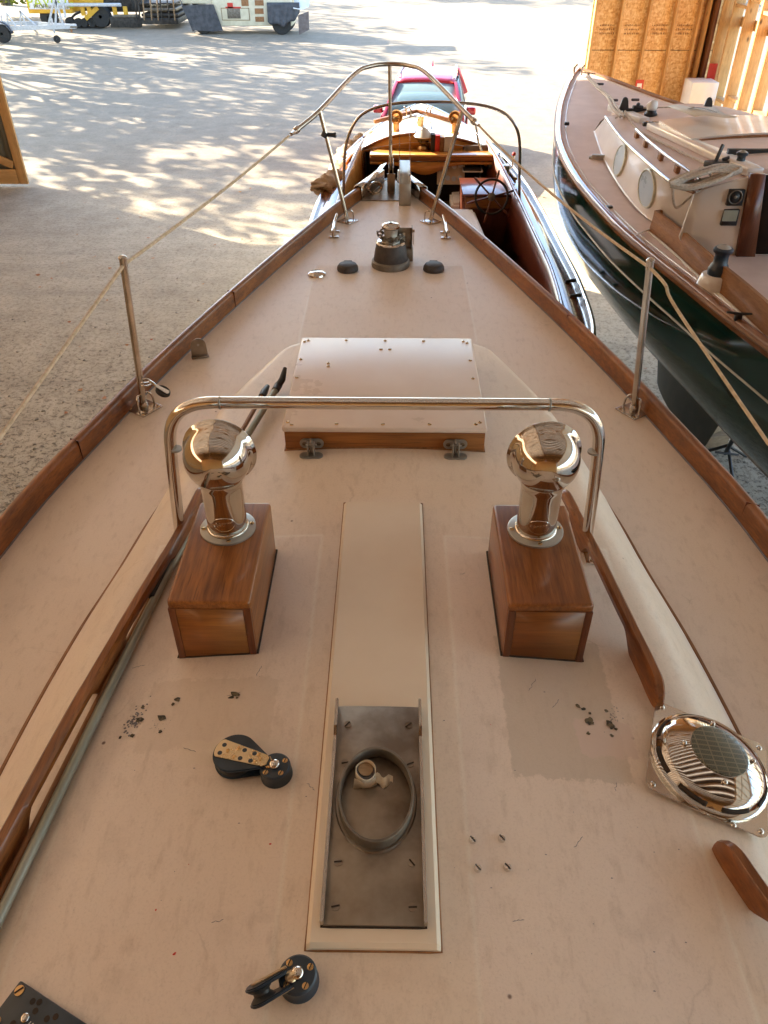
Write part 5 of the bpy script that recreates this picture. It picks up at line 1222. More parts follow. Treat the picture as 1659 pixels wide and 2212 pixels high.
b = MB(); b.tube([Fs @ V((-0.034, 0, 0)), F @ V((0, 0, 0.036))], 0.0062, 10); b.torus(frame(Fs @ V((-0.040, 0, 0)), n, dv), 0.007, 0.0028, 14, 6); b.build('shackle', 'gold', blk)
# foot-block plate cut by the lower left corner of the view
pa = onC(46, 2117, 0.01); pb_ = onC(190, 2212, 0.01); pc_ = onC(-4, 2185, 0.01); n = cn(pa.x, pa.y)
ex = (pb_ - pa); ex = (ex - n * ex.dot(n)).normalized(); F = frame(pa, n, ex)
b = MB(); b.box((0.085, -0.036, 0.004), (0.17, 0.072, 0.014), F, 0.003); fb = b.build('organiser_plate', 'navy', boat)
for x, y in ((0.045, -0.014), (0.056, -0.010), (0.060, -0.022), (0.040, -0.050), (0.053, -0.053), (0.064, -0.047), (0.086, -0.022), (0.097, -0.014), (0.12, -0.02)): bh = MB(); bh.lathe([(0.0048, 0.011), (0.0048, 0.0116), (0, 0.0117)], 14, F @ Matrix.Translation((x, y, 0))); bh.build('plate_hole', 'slot', fb)
bs = SB(); bl = NB()
for x, y in ((0.012, -0.012), (0.012, -0.060), (0.158, -0.012)): screw(bs, bl, F @ V((x, y, 0.011)), n, 0.008, 0.6, 0.2)
bs.build('plate_screws', 'brass', fb); bl.build('screw_slots', 'slot', fb)
b = MB(); b.sphere((0.052, -0.036, 0.012), (0.0075, 0.0075, 0.004), 16, F); b.build('sheave_pin', 'chrome', fb)
text_mesh('HARKEN', 0.0115, F @ Matrix.Translation((0.086, -0.040, 0.0112)), 'white', 'lettering', fb, depth=0.0003)
# four loose-standing round-headed screws to starboard
for px, py in ((1021, 1814), (1084, 1811), (1032, 1875), (1096, 1873)):
    p = onC(px, py, 0.003); bs = SB(); bl = NB(); screw(bs, bl, p + V((0, 0, 0.001)), cn(p.x, p.y), 0.0072, -0.9, 0.7); bs.build('round_head_screw', 'steel', boat)
# solar powered vent on the starboard shoulder
p = onC(1534, 1640, 0.03); n = (cn(p.x, p.y) + V((0.02, 0.0, 0))).normalized(); F = frame(p + n * 0.006, n, (1, 0.55, 0)) @ Matrix.Diagonal((1.05, 1.05, 0.84, 1))
b = MB(); pts = []
for (sx, sy) in ((1, 1), (-1, 1), (-1, -1), (1, -1)):
    for k in range(7):
        a = atan2(sy, sx) - pi / 4 + pi / 2 * k / 6; pts.append((sx * 0.094 + 0.02 * cos(a), sy * 0.094 + 0.02 * sin(a)))
Fp = F @ Matrix.Rotation(radians(-50), 4, 'Z')
b.prism(pts, 0.004, Fp @ Matrix.Translation((0, 0, 0.0)), 0.001); vb = b.build('vent_base', 'steel', boat)
b = MB(); b.lathe([(0.113, 0.003), (0.1165, 0.008), (0.1165, 0.012), (0.113, 0.016), (0.108, 0.018), (0.103, 0.028), (0.099, 0.034), (0.090, 0.040), (0.057, 0.062), (0.053, 0.063)], 72, F); dm = b.build('vent_dome', 'chrome', vb, ang=30)
b = MB(); b.lathe([(0.054, 0.061), (0.055, 0.066), (0.051, 0.068), (0, 0.0685)], 56, F); b.build('solar_cell', 'solar', dm)
for k in range(8):
    a0 = 2 * pi * k / 8 + 0.12; arc = [a0 + (2 * pi / 8 - 0.26) * i / 10 for i in range(11)]
    rows = [[F @ V((r * cos(a), r * sin(a), z)) for a in arc] for r, z in ((0.1090, 0.0195), (0.1040, 0.0275))]
    b = MB(); b.grid(rows); b.build('air_slot', 'slot', dm, solid=0.001)
for k in range(4):
    bs = MB(); a = 0.9 + pi / 2 * k; bs.sphere((0.067 * cos(a), 0.067 * sin(a), 0.060), 0.0052, 14, F); bs.build('dome_rivet', 'chrome', dm)
for x, y in ((.100, .100), (-.100, .100), (-.100, -.100), (.100, -.100), (0.0, -.112), (0.05, -.113)): bs = MB(); bs.sphere((x, y, 0.005), (0.0055, 0.0055, 0.004), 12, Fp); bs.build('base_rivet', 'tube', vb)

# ---- two holes torn in the paint on each side where fittings were taken off
def blob(b, c, n, r, rr, asp=1.0, rot=0.0):
    F = frame(c + n * 0.0012, n, (cos(rot), sin(rot), 0)); k = 11
    vs = [b.bm.verts.new(F @ V((r * asp * cos(2 * pi * i / k) * rr.uniform(.6, 1.2), r * sin(2 * pi * i / k) * rr.uniform(.6, 1.2), 0))) for i in range(k)]; b.bm.faces.new(vs)
rr = random.Random(11)
ch = None; rs = 'rust'; gv = MB()
def spots(lst, bb):
    for px, py, r, asp in lst:
        b2 = MB(); p = onC(px, py); blob(b2, p, cn(p.x, p.y), r * (1.3 if bb is None else 1), rr, asp, rr.uniform(-.6, .6)); b2.build('rust_flake' if bb is rs else 'paint_chip', 'red' if bb is rs else 'chip', boat, recalc=False)
spots([(309, 1528, .0035, 1), (384, 1512, .005, 1.2), (374, 1522, .0035, 1), (350, 1551, .006, 1.5), (303, 1555, .006, 1.2), (286, 1590, .004, 1), (260, 1594, .0035, .8), (347, 1581, .0035, 1), (508, 1500, .005, 1.8), (500, 1507, .003, 1.8), (512, 1508, .003, 1)], ch)
spots([(1248, 1526, .004, 1.2), (1260, 1532, .003, 1.4), (1274, 1542, .003, 1), (1272, 1558, .008, .9), (1278, 1562, .004, 1), (1270, 1585, .004, 1), (1310, 1536, .003, 1.2), (1318, 1566, .009, .8), (1322, 1590, .0035, 1), (1330, 1575, .003, 1)], ch)
for i in range(70):
    t = rr.gauss(0, 1); px = 290 + t * 9 + rr.uniform(-16, 16) ; py = 1556 - t * 17 + rr.uniform(-5, 5); p = onC(px, py); blob(gv, p, cn(p.x, p.y), rr.uniform(.0008, .0030), rr, 1.2)
for i in range(26):
    p = onC(345 + rr.gauss(0, 12), 1568 + rr.gauss(0, 9)); blob(gv, p, cn(p.x, p.y), rr.uniform(.0004, .001), rr)
for i in range(30):
    p = onC(1322 + rr.gauss(0, 9), 1552 + rr.gauss(0, 12)); blob(gv, p, cn(p.x, p.y), rr.uniform(.0006, .0018), rr, 1.3)
for i in range(60):    # stray specks all over
    p = onC(rr.uniform(150, 1500), rr.uniform(1250, 2200))
    if cabd(p.x, p.y) > 0.25 and abs(p.x) > 0.12 and abs(p.y - 1.4) > 0.22: blob(gv, p, cn(p.x, p.y), rr.uniform(.0005, .0013), rr, rr.uniform(1, 2.4))
for (px, py, L_, a_0) in ((1150, 1136, .045, .1), (1185, 1133, .03, -.2), (672, 1700, .022, -.8), (505, 1500, .03, .3), (1375, 770, .05, -.5), (860, 1090, .02, .1), (1120, 1290, .02, .7), (300, 1440, .03, .2), (1330, 1700, .02, 1.2), (470, 1990, .02, .1), (1000, 1240, .015, .5), (745, 745, .02, .1), (1150, 1480, .04, 1.1), (1200, 1520, .03, .9), (560, 1450, .03, 1.3), (410, 1620, .03, -.3), (1250, 1820, .03, .8), (1120, 1990, .02, .2)):
    p = onC(px, py); F = frame(p + V((0, 0, .0012)), cn(p.x, p.y), (cos(a_0), sin(a_0), 0)); jj = [rr.uniform(-.002, .002) for _ in range(7)]
    gv.grid([[F @ V((-L_ / 2 + L_ * k / 6, jj[k] + w__ * (0.0004 + 0.0003 * (k % 2)), 0)) for k in range(7)] for w__ in (-1, 1)])
tag(gv.build('paint_specks', 'ink', boat, recalc=False), kind='stuff')
spots([(337, 1966, .0022, .7), (377, 2061, .002, 1.6), (584, 1824, .0018, 1.6), (408, 1868, .001, 1), (1060, 1566, .001, 1)], rs)


# ---- poles lying along the port side of the cabin top
def sur(px, py, off):
    q = onC(px, py, off); q.z += off; return q
pg = 'poles lying along the cabin top'
q0 = sur(598, 838, 0.035); q1 = sur(388, 1190, 0.018); q2 = sur(0, 1978, 0.018); q3 = q2 + (q2 - q1).normalized() * 0.35
bh = thing('boat_hook', q0, 'long grey-green metal boat hook with black forked tip, lying along the cabin top', 'boat hook', pg)
b = MB(); b.tube(spline([q0, q1, q2, q3], 8), 0.0105, 14); b.build('shaft', 'alu', bh)
d = (q0 - q1).normalized()
b = MB(); b.tube([q0 - d * 0.02, q0 + d * 0.02, q0 + d * 0.045], [0.013, 0.014, 0.009], 12); b.tube([q0 + d * 0.0, q0 + d * 0.035 + V((0.01, 0, .014)), q0 + d * 0.085 + V((0.006, 0, .03))], [0.011, 0.012, 0.007], 10); b.build('hook_tip', 'black', bh)
b = MB(); a = q1.lerp(q2, 0.0); c = q1.lerp(q2, 0.19); b.tube([a + V((-.010, 0, .006)), c + V((-.010, 0, .006))], 0.0085, 10); b.build('grip', 'black', bh)
w0 = sur(568, 852, 0.03); w1 = w0.lerp(sur(520, 935, 0.03), 1.0); w2 = sur(372, 1200, 0.015) + V((-.0, 0, 0)); w3 = sur(-8, 1950, 0.014); w4 = w3 + (w3 - w2).normalized() * .35
bp_ = thing('wooden_pole', w0, 'slim dark wooden pole with black tip, lying outboard of the metal boat hook', 'pole', pg)
b = MB(); b.tube(spline([w0, w1, w2, w3, w4], 8), 0.0072, 10); b.build('shaft', 'oiled', bp_)
d = (w0 - w1).normalized(); b = MB(); b.tube([w0 - d * 0.015, w0 + d * 0.02, w0 + d * 0.06], [0.012, 0.013, 0.008], 10); b.build('end_cap', 'black', bp_)
# ================================================================== wooden launch beyond the bow
launch = thing('wooden_launch', (0.42, 9.2, 0), 'varnished wooden motor launch with open cockpit and helm box, just beyond the near bow', 'motor launch')
LC = 0.42
LB = smooth_tab([(5.15, 0.80), (5.6, 1.12), (6.1, 1.27), (7.0, 1.33), (7.7, 1.33), (9.2, 1.30), (10.1, 1.23), (11.0, 1.08), (11.8, 0.82), (12.4, 0.50), (12.8, 0.22), (13.0, 0.02)], 5)
def lb(y): return lerp(LB, y)
def lz(y): return lerp([(5, 1.82), (8.5, 1.80), (9.5, 1.82), (10.5, 1.88), (11.5, 1.98), (12.3, 2.10), (13.0, 2.22)], y)
b = MB(); rows = []
for i in range(34):
    y = 5.15 + 7.85 * i / 33; B = max(0.012, lb(y)); zs = lz(y) - 0.004
    keel = 0.35 if y < 11 else 0.35 + (y - 11) ** 2 * 0.42
    sec = [(1.0, 0), (1.01, .12), (0.99, .3), (0.93, .5), (0.75, .7), (0.42, .86), (0.08, 1.0)]
    row = [V((LC - B * f, y, zs - (zs - keel) * d)) for f, d in sec] + [V((LC + B * f, y, zs - (zs - keel) * d)) for f, d in reversed(sec)]
    rows.append(row)
vs = b.grid(rows); b.bm.faces.new(vs[0]); b.build('hull', 'hullwhite', launch, ang=70)
def sidestrip(o0, o1, ya, yb, dz0, dz1, n=30):
    out = []
    for s in (-1, 1):
        rows = []
        for i in range(n + 1):
            y = ya + (yb - ya) * i / n
            rows.append([V((LC + s * (lb(y) + o0), y, lz(y) + dz0)), V((LC + s * (lb(y) + (o0 + o1) / 2), y, lz(y) + (dz0 + dz1) / 2 + 0.004)), V((LC + s * (lb(y) + o1), y, lz(y) + dz1))])
        out.append(rows)
    return out
for rows in sidestrip(0.0, -0.26, 5.3, 11.0, 0.0, 0.03):
    b = MB(); b.grid(rows); b.build('side_deck', 'varn', launch, solid=0.02)
for s in (-1, 1):
    b = MB(); b.tube([V((LC + s * (lb(y) + 0.005), y, lz(y) + 0.012)) for y in [5.15 + 0.15 * i for i in range(53)]], 0.024, 10); b.build('rub_rail', 'steel', launch)
    b = MB(); b.tube([V((LC + s * (lb(y) - 0.10), y, lz(y) + 0.045)) for y in [10.2 + 0.1 * i for i in range(26)]], 0.02, 8); b.build('toe_rail', 'orange', launch)
    # coaming inner face and its bright cap
    rows = []; cap = []
    for i in range(31):
        y = 5.7 + 5.35 * i / 30; x = LC + s * (lb(y) - 0.265); z = lz(y) + 0.03
        x2 = x; t = max(0, (y - 9.6) / 1.4); zt = z + 0.10 + 0.10 * t
        rows.append([V((x2, y, zt)), V((x2 - s * 0.01, y, z - 0.15)), V((x2 - s * 0.03, y, z - 0.75))]); cap.append(V((x2, y, zt)))
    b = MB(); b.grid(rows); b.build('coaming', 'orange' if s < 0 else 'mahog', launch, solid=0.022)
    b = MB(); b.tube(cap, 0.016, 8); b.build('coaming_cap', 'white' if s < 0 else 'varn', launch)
b = MB(); rows = []
for i in range(20):
    y = 5.5 + 5.6 * i / 19; w_ = lb(y) - 0.27; rows.append([V((LC - w_, y, 1.02)), V((LC, y, 0.98)), V((LC + w_, y, 1.02))])
b.grid(rows); b.build('cockpit_sole', 'mahog', launch, solid=0.02)
b = MB(); b.bx(LC - 1.0, LC + 1.0, 5.42, 5.46, 1.0, 1.84); b.build('stern_board', 'mahog', launch)
b = MB(); b.grid([[V((LC - lb(y) + 0.02, y, lz(y))), V((LC, y, lz(y) + 0.03)), V((LC + lb(y) - 0.02, y, lz(y)))] for y in (5.15, 5.3, 5.45)]); b.build('aft_deck', 'varn', launch, solid=0.02)
# foredeck and low arched cabin top
b = MB(); rows = []
for i in range(22):
    y = 11.0 + 2.0 * i / 21; w_ = max(0.01, lb(y) - 0.01); cr = 0.20 * min(1, w_ / 1.0)
    rows.append([V((LC + w_ * u, y, lz(y) + 0.01 + cr * (1 - u * u) ** 0.9)) for u in [-1 + 2 * k / 18 for k in range(19)]])
b.grid(rows); b.build('foredeck', 'hullwhite', launch, solid=0.02)
# orange arched board and shelf under it
AY = 11.0
tops = [PY(px, py, AY) for px, py in ((764, 334), (790, 320), (816, 307), (849, 296), (905, 290), (956, 295), (1001, 304), (1036, 315), (1080, 334))]
tops = spline(tops, 4)
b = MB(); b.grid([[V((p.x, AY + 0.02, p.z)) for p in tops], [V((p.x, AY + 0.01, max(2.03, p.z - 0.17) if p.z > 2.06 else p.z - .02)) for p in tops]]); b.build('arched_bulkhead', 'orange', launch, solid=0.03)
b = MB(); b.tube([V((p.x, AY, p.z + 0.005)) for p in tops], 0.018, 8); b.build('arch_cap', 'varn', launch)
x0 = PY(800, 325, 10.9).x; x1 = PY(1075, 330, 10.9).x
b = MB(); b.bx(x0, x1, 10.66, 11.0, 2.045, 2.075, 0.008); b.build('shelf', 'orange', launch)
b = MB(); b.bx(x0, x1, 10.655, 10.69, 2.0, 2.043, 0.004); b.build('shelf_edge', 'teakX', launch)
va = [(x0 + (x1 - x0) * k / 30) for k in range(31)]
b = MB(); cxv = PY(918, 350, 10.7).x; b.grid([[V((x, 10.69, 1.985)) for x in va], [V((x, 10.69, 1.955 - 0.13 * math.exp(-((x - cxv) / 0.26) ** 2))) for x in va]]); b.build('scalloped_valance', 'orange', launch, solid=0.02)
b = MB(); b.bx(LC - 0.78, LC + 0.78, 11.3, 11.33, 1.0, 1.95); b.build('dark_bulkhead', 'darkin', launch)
# port side lining, light
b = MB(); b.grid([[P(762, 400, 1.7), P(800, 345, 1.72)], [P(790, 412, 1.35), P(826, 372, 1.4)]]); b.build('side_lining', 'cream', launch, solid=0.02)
# panel with round dials
c0 = P(947, 340, 1.62); pn = MB(); F = frame((PY(975, 355, 10.75).x, 10.76, 1.83), (0, -1, 0.3), (1, 0, 0)); pn.box((0, 0, 0), (0.36, 0.28, 0.02), F, 0.006); po = pn.build('dial_panel', 'cream', launch)
for ix in range(4):
    for iy in range(2):
        if (ix, iy) == (0, 1): continue
        b = MB(); b.lathe([(0.032, 0.010), (0.032, 0.016), (0.028, 0.017), (0, 0.017)], 20, F @ Matrix.Translation((-0.12 + 0.08 * ix, 0.08 - 0.15 * iy + 0.01 * (ix % 2), 0))); b.build('dial', 'glassgrey' if iy else 'white', po)
# berth / seats
def slab(pts, z, h, mat, name, parent, bev=0.02):
    q = [P(px, py, z) for px, py in pts]; b = MB(); b.prism([(p.x, p.y) for p in q], -h, Matrix.Translation((0, 0, z)), 0); bmesh.ops.bevel(b.bm, geom=list(b.bm.edges), offset=bev, segments=2, affect='EDGES') if bev else None
    return b.build(name, mat, parent)
slab([(940, 375), (1000, 376), (1000, 470), (962, 470), (955, 425)], 1.32, 0.3, 'cream', 'side_berth', launch)
slab([(960, 449), (1025, 451), (1048, 505), (1085, 590), (1000, 590)], 1.72, 0.10, 'cushion', 'seat_cushion', launch, 0.03)
slab([(971, 414), (997, 412), (997, 440), (975, 440)], 1.60, 0.14, 'cushion', 'seat_cushion', launch, 0.03)
slab([(962, 451), (1021, 453), (1080, 588), (1000, 588)], 1.618, 0.6, 'mahog', 'seat_box', launch, 0.01)
# helm box
hx0, hx1 = PY(1002, 400, 9.75).x, PY(1118, 400, 9.75).x
b = MB(); b.bx(hx0, hx1, 9.66, 10.30, 1.0, 1.86, 0.012); hb = b.build('helm_box', 'mahog', launch)
b = MB(); b.bx(hx0 - 0.015, hx1 + 0.015, 9.62, 10.33, 1.86, 1.885, 0.006); b.build('box_top', 'mahog', hb)
b = MB(); b.bx(hx0 + 0.02, hx1 - 0.02, 9.62, 9.655, 1.72, 1.845, 0.006); b.build('box_fascia', 'teakX', hb)
wc0 = PY(1062, 425, 9.50); F = frame((wc0.x, 9.50, wc0.z), (0, -0.92, 0.38), (1, 0, 0))
b = MB(); b.torus(F, 0.19, 0.014, 40, 10); wh = b.build('steering_wheel', 'darkin', launch)
for k in range(6):
    a = radians(75 + 60 * k); b = MB(); b.tube([F @ V((0.03 * cos(a), 0.03 * sin(a), 0)), F @ V((0.2 * cos(a), 0.2 * sin(a), 0)), F @ V((0.235 * cos(a), 0.235 * sin(a), 0)), F @ V((0.30 * cos(a), 0.30 * sin(a), 0))], [0.011, 0.011, 0.016, 0.010], 10); b.build('spoke', 'mahog', wh)
b = MB(); b.lathe([(0.045, -0.05), (0.045, 0.01), (0.02, 0.025), (0, 0.025)], 24, F); b.build('hub', 'bronzeish', wh)
tz = 1.886
p = P(1090, 383, tz); b = MB(); b.bx(p.x - 0.05, p.x + 0.05, p.y - 0.06, p.y + 0.06, tz, tz + 0.15, 0.015, 3); eh = b.build('engine_control', 'flange', launch)
b = MB(); b.tube([(p.x + 0.04, p.y, tz + .10), (p.x + 0.085, p.y + .02, tz + .12), (p.x + 0.10, p.y + .06, tz + .25)], 0.011, 8); lv = b.build('throttle_lever', 'steel', eh); b = MB(); b.sphere((p.x + 0.10, p.y + .06, tz + .26), 0.025); b.build('lever_knob', 'red', lv)
# loose things on the box and the shelf
def bag(px, py, z, sx, sy, sz, rx, rz, name, mat, lab, cat, ob=0.03):
    p = P(px, py, z); t = thing(name, p, lab, cat); b = MB(); M4 = Matrix.Translation(p + V((0, 0, sz / 2))) @ Matrix.Rotation(rz, 4, 'Z') @ Matrix.Rotation(rx, 4, 'X'); b.box((0, 0, 0), (sx, sy, sz), M4, ob, 4)
    b.build('cover', mat, t); return t, M4
t, M4 = bag(1027, 356, tz, 0.34, 0.12, 0.24, -0.25, 0.1, 'boat_cushion', 'greybag', 'grey-brown padded cushion propped up on the helm box of the launch', 'cushion')
b = MB(); b.tube([M4 @ V((-0.171, -.0, y)) for y in (-.10, .10)], 0.006, 6); b.build('piping', 'charcoal', t)
p = P(1035, 368, tz); nb = thing('folded_chart', p, 'folded white and black chart lying on the helm box under the cushion', 'chart')
b = MB(); b.bx(p.x - .22, p.x + .04, p.y - .10, p.y + .06, tz, tz + .012); b.build('sheet', 'paper', nb); b = MB(); b.bx(p.x - .21, p.x + .02, p.y - .085, p.y + .04, tz + .0135, tz + .03, .003); b.build('case', 'black', nb)
p = P(1066, 366, tz); gl = thing('work_gloves', p, 'small dark crumpled bundle beside a yellow cup on the helm box', 'gloves')
b = MB(); b.sphere((p.x, p.y, tz + .04), (.085, .05, .045), 14); b.sphere((p.x + .06, p.y + .02, tz + .035), (.05, .06, .04), 12); bmesh.ops.smooth_vert(b.bm, verts=b.bm.verts, factor=0.3); b.build('bundle', 'black', gl)
p = P(1050, 358, tz); cu = thing('yellow_cup', p, 'yellow cup glowing in the sun on the helm box', 'cup'); b = MB(); b.lathe([(.03, 0), (.038, .09), (.034, .09), (.027, .006), (0, .006)], 20, Matrix.Translation(p)); b.build('cup_body', 'yellow', cu); b = MB(); b.torus(frame(p + V((.045, 0, .05)), (0, 1, 0), (0, 0, 1)), .022, .005, 14, 6); b.build('handle', 'yellow', cu)
p = P(914, 322, 2.076); p.y = min(p.y, 10.93); ln = thing('oil_lantern', p, 'white-topped glass oil lantern standing on the varnished shelf of the launch', 'lantern')
T = Matrix.Translation(p)
b = MB(); b.lathe([(.07, 0), (.075, .02), (.06, .05), (.03, .06)], 24, T); b.build('fuel_tank', 'brass', ln)
b = MB(); b.lathe([(.03, .06), (.075, .10), (.08, .14), (.06, .20), (.03, .25)], 24, T); b.build('chimney', 'lampglass', ln)
b = MB(); b.lathe([(.12, .155), (.125, .165), (.04, .26), (.035, .255), (.115, .155)], 28, T); b.build('shade', 'white', ln)
b = MB(); b.tube([T @ V((.11 * cos(a), 0, .16 + .26 * sin(a))) for a in [pi * k / 14 for k in range(15)]], .005, 6); b.build('bail_handle', 'steel', ln)
p = P(951, 322, 2.076); bk = thing('book_row', p, 'short row of red, brown and white books standing on the shelf of the launch', 'books')
for k, (mt, w_, h_) in enumerate((('darkin', .05, .20), ('red', .06, .19), ('oiled', .05, .17), ('paper', .11, .18))):
    xx = p.x - 0.13 + sum((.05, .06, .05, .11)[:k]) + 0.004 * k; b = MB(); b.bx(xx, xx + w_, 10.82, 10.95, 2.077, 2.077 + h_, .004); b.build('book', mt, bk)
# deck gear forward
def cowl2(px, py, nm):
    p = P(px, py, 2.16); T = Matrix.Translation(p); b = MB(); b.lathe([(.07, -0.05), (.07, 0.0), (.045, .01), (.045, .12)], 24, T); cv = b.build('vent_trunk', 'orange', launch)
    F = frame(p + V((0, 0.01, .17)), (0, -0.95, .25), (1, 0, 0)); b = MB(); pr = [(0.07 * cos(a), 0.07 * sin(a)) for a in [-pi / 2 + pi / 2 * k / 8 for k in range(1, 9)]] + [(.085, .03), (.088, .035), (.082, .032), (.064, 0), (.05, -.045), (.02, -.06), (0, -.062)]
    b.lathe([(0, -.07)] + pr, 28, F); b.build('cowl', 'brass', cv)
cowl2(856, 283, 'a'); cowl2(981, 285, 'b')
p = P(908, 278, 2.16); b = MB(); b.lathe([(.06, -.06), (.06, .03), (.045, .04), (.05, .15), (.055, .16), (0, .165)], 24, Matrix.Translation(p)); b.build('stove_pipe', 'brass', launch)
for px in (877, 887, 921, 929):
    p = P(px, 251, 2.22); b = MB(); b.tube([p, p + V((0, 0, .08)), p + V((.03 if px > 900 else -.03, -.02, .13))], [.02, .014, .01], 8); b.build('bow_chock', 'chrome', launch)
p = P(893, 249, 2.22); b = MB(); b.beam(p + V((-.55, -.32, -.02)), p + V((0.05, .05, .05)), .06, .05, .01); b.beam(p + V((.62, -.35, -.02)), p + V((.05, .05, .05)), .06, .05, .01); b.build('bow_capping', 'teakX', launch)
# tube hoop over the cockpit
HY = 9.6; hpts = [PY(px, py, HY) for px, py in ((742, 440), (743, 375), (748, 312), (768, 262), (800, 237), (850, 224), (910, 220), (980, 221), (1045, 228), (1090, 245), (1115, 275), (1123, 315), (1122, 375), (1122, 436))]
b = MB(); b.tube(spline(hpts, 6), 0.017, 12); b.build('tube_hoop', 'tube', launch)
# black mooring fenders on the starboard deck edge
for px, py in ((1232, 611), (1243, 643)):
    p = P(px, py, 1.83); b = MB(); b.tube([p + V((-.05, 0, .015)), p + V((.05, 0.01, .02))], [.014, .018], 10); b.tube([p + V((-.03, 0, -.0)), p + V((-.03, 0, .02))], .008, 8); b.build('deck_cleat', 'black', launch)
# crumpled canvas folded along the port coaming
cvp = [P(px, py, z) for px, py, z in ((694, 408, 1.86), (712, 392, 1.90), (728, 372, 1.90), (738, 345, 1.90), (752, 322, 1.92), (775, 305, 1.98), (810, 296, 2.02), (846, 296, 2.06))]
tp = thing('folded_canvas_cover', cvp[0], 'crumpled beige canvas cover bunched along the port coaming of the launch', 'canvas cover')
cp_ = spline(cvp, 10); b = MB(); rows = []; rr = random.Random(8)
for i, p in enumerate(cp_):
    d = (cp_[min(i + 1, len(cp_) - 1)] - cp_[max(0, i - 1)]).normalized(); u = V((d.y, -d.x, 0)).normalized(); rr_ = 0.10 + 0.025 * sin(i * 0.9) + (0.03 if i < 8 else 0)
    rows.append([p + u * rr_ * cos(a) * (1 + 0.25 * noise.noise(V((i * .5, a * 2, 0)))) + V((0, 0, 1)) * rr_ * 0.7 * sin(a) * (1 + 0.6 * noise.noise(V((i * .7, a * 3, 5)))) + V((0, 0, .03 * noise.noise(V((i * 1.1, a * 4, 9))))) for a in [2 * pi * k / 18 for k in range(18)]])
vs = b.grid(rows, True); b.bm.faces.new(vs[0]); b.bm.faces.new(vs[-1]); b.build('bunched_cloth', 'canvas', tp, ang=70)
p = cvp[0]; b = MB(); rr = random.Random(5)
for k in range(7): b.tube(spline([p + V((rr.uniform(-.12, .1), rr.uniform(-.1, .06), rr.uniform(-.03, .08))) for _ in range(4)], 5), rr.uniform(.012, .022), 7)
b.build('hanging_folds', 'canvas', tp)

# ================================================================== green-hulled sailboat to starboard
sb = thing('green_sailboat', (3.1, 7.0, 0), 'green-hulled sailboat with tan deck, white cabin side and round ports, at the right', 'sailboat')
GL = smooth_tab([(1.0, 3.15), (2.0, 2.75), (3.0, 2.45), (4.1, 2.21), (4.6, 2.10), (5.16, 2.00), (5.6, 1.915), (6.3, 1.80), (7.0, 1.725), (7.4, 1.69), (8.0, 1.675), (8.66, 1.70), (9.25, 1.78), (10.0, 1.92), (10.8, 2.12), (11.35, 2.28), (11.7, 2.43)], 5)
def gz(y): return 2.58 + (0.30 * ((max(0, y - 6) / 5.6) ** 1.5))
def gl(y): return lerp(GL, y)
def gc(y): return 2.45 + (0.165 * (11.7 - y) if y > 5.5 else 0.165 * 6.2 + 0.05 * (5.5 - y))
def gr(y):
    c = gc(y); return c + max(0.01, (c - gl(y)) * (0.75 if y > 10.5 else (1.05 - 0.30 * max(0, (y - 7.5) / 3.0) if y > 7.5 else 1.05)))
GY = [1.0 + 10.68 * i / 60 for i in range(61)]
# hull in painted bands: green topsides, white stripe, antifouling bottom
def hull_pt(y, s, t):
    c = gc(y); e = gl(y) if s < 0 else gr(y); B = abs(e - c); zs = gz(y) - 0.004
    yb = max(0.0, (y - 8.2) / 3.4); ya = max(0.0, (3.6 - y) / 2.6); keel = 1.12 + 1.45 * yb ** 1.6 + 0.9 * ya ** 1.5
    tab = [(0, 1.0), (0.10, 1.005), (0.25, 0.995), (0.42, 0.95), (0.6, 0.83), (0.78, 0.58), (0.92, 0.28), (1.0, 0.02)]
    return V((c + s * B * lerp(tab, t), y, zs - (zs - keel) * t))
def band(t0, t1, n, mat, name, off=0.0):
    for s in (-1, 1):
        b = MB(); b.grid([[hull_pt(y, s, t0 + (t1 - t0) * k / n) + V((s * off, 0, 0)) for k in range(n + 1)] for y in GY]); b.build(name, mat, sb, ang=80)
band(0.0, 0.64, 10, 'hullgreen', 'topsides'); band(0.64, 1.0, 8, 'bottom', 'antifouling')
for s in (-1, 1):
    b = MB(); b.tube([hull_pt(y, s, 0.19) + V((s * .002, 0, 0)) for y in GY], 0.008, 6); b.build('cove_stripe', 'cream', sb)
    b = MB(); b.tube([hull_pt(y, s, 0.64) + V((s * .002, 0, 0)) for y in GY], 0.010, 6); b.build('boot_top', 'bronzeish', sb)
b = MB(); b.grid([[V((gl(y) + (gr(y) - gl(y)) * k / 12, y, gz(y))) for k in range(13)] for y in GY]); b.build('deck', 'pinkdeck', sb)
for s in (-1, 1):
    e = gl if s < 0 else gr
    b = MB(); rows = []
    for y in GY:
        x = e(y); z = gz(y); rows.append([V((x - s * 0.05, y, z)), V((x - s * .048, y, z + .02)), V((x - s * .005, y, z + .028)), V((x + s * .012, y, z + .014)), V((x + s * .012, y, z - .05))])
    b.grid(rows); b.build('gunwale_rail', 'oiled' if s > 0 else 'varn', sb, ang=60)
    b = MB(); b.tube([V((e(y) + s * .014, y, gz(y) - .005)) for y in GY], 0.014, 8); b.build('rub_strake', 'oiled', sb)
    b = MB(); b.tube([V((e(y) - s * .10, y, gz(y) + .001)) for y in GY[:-3]], 0.006, 6); b.build('deck_margin', 'whitegel', sb)
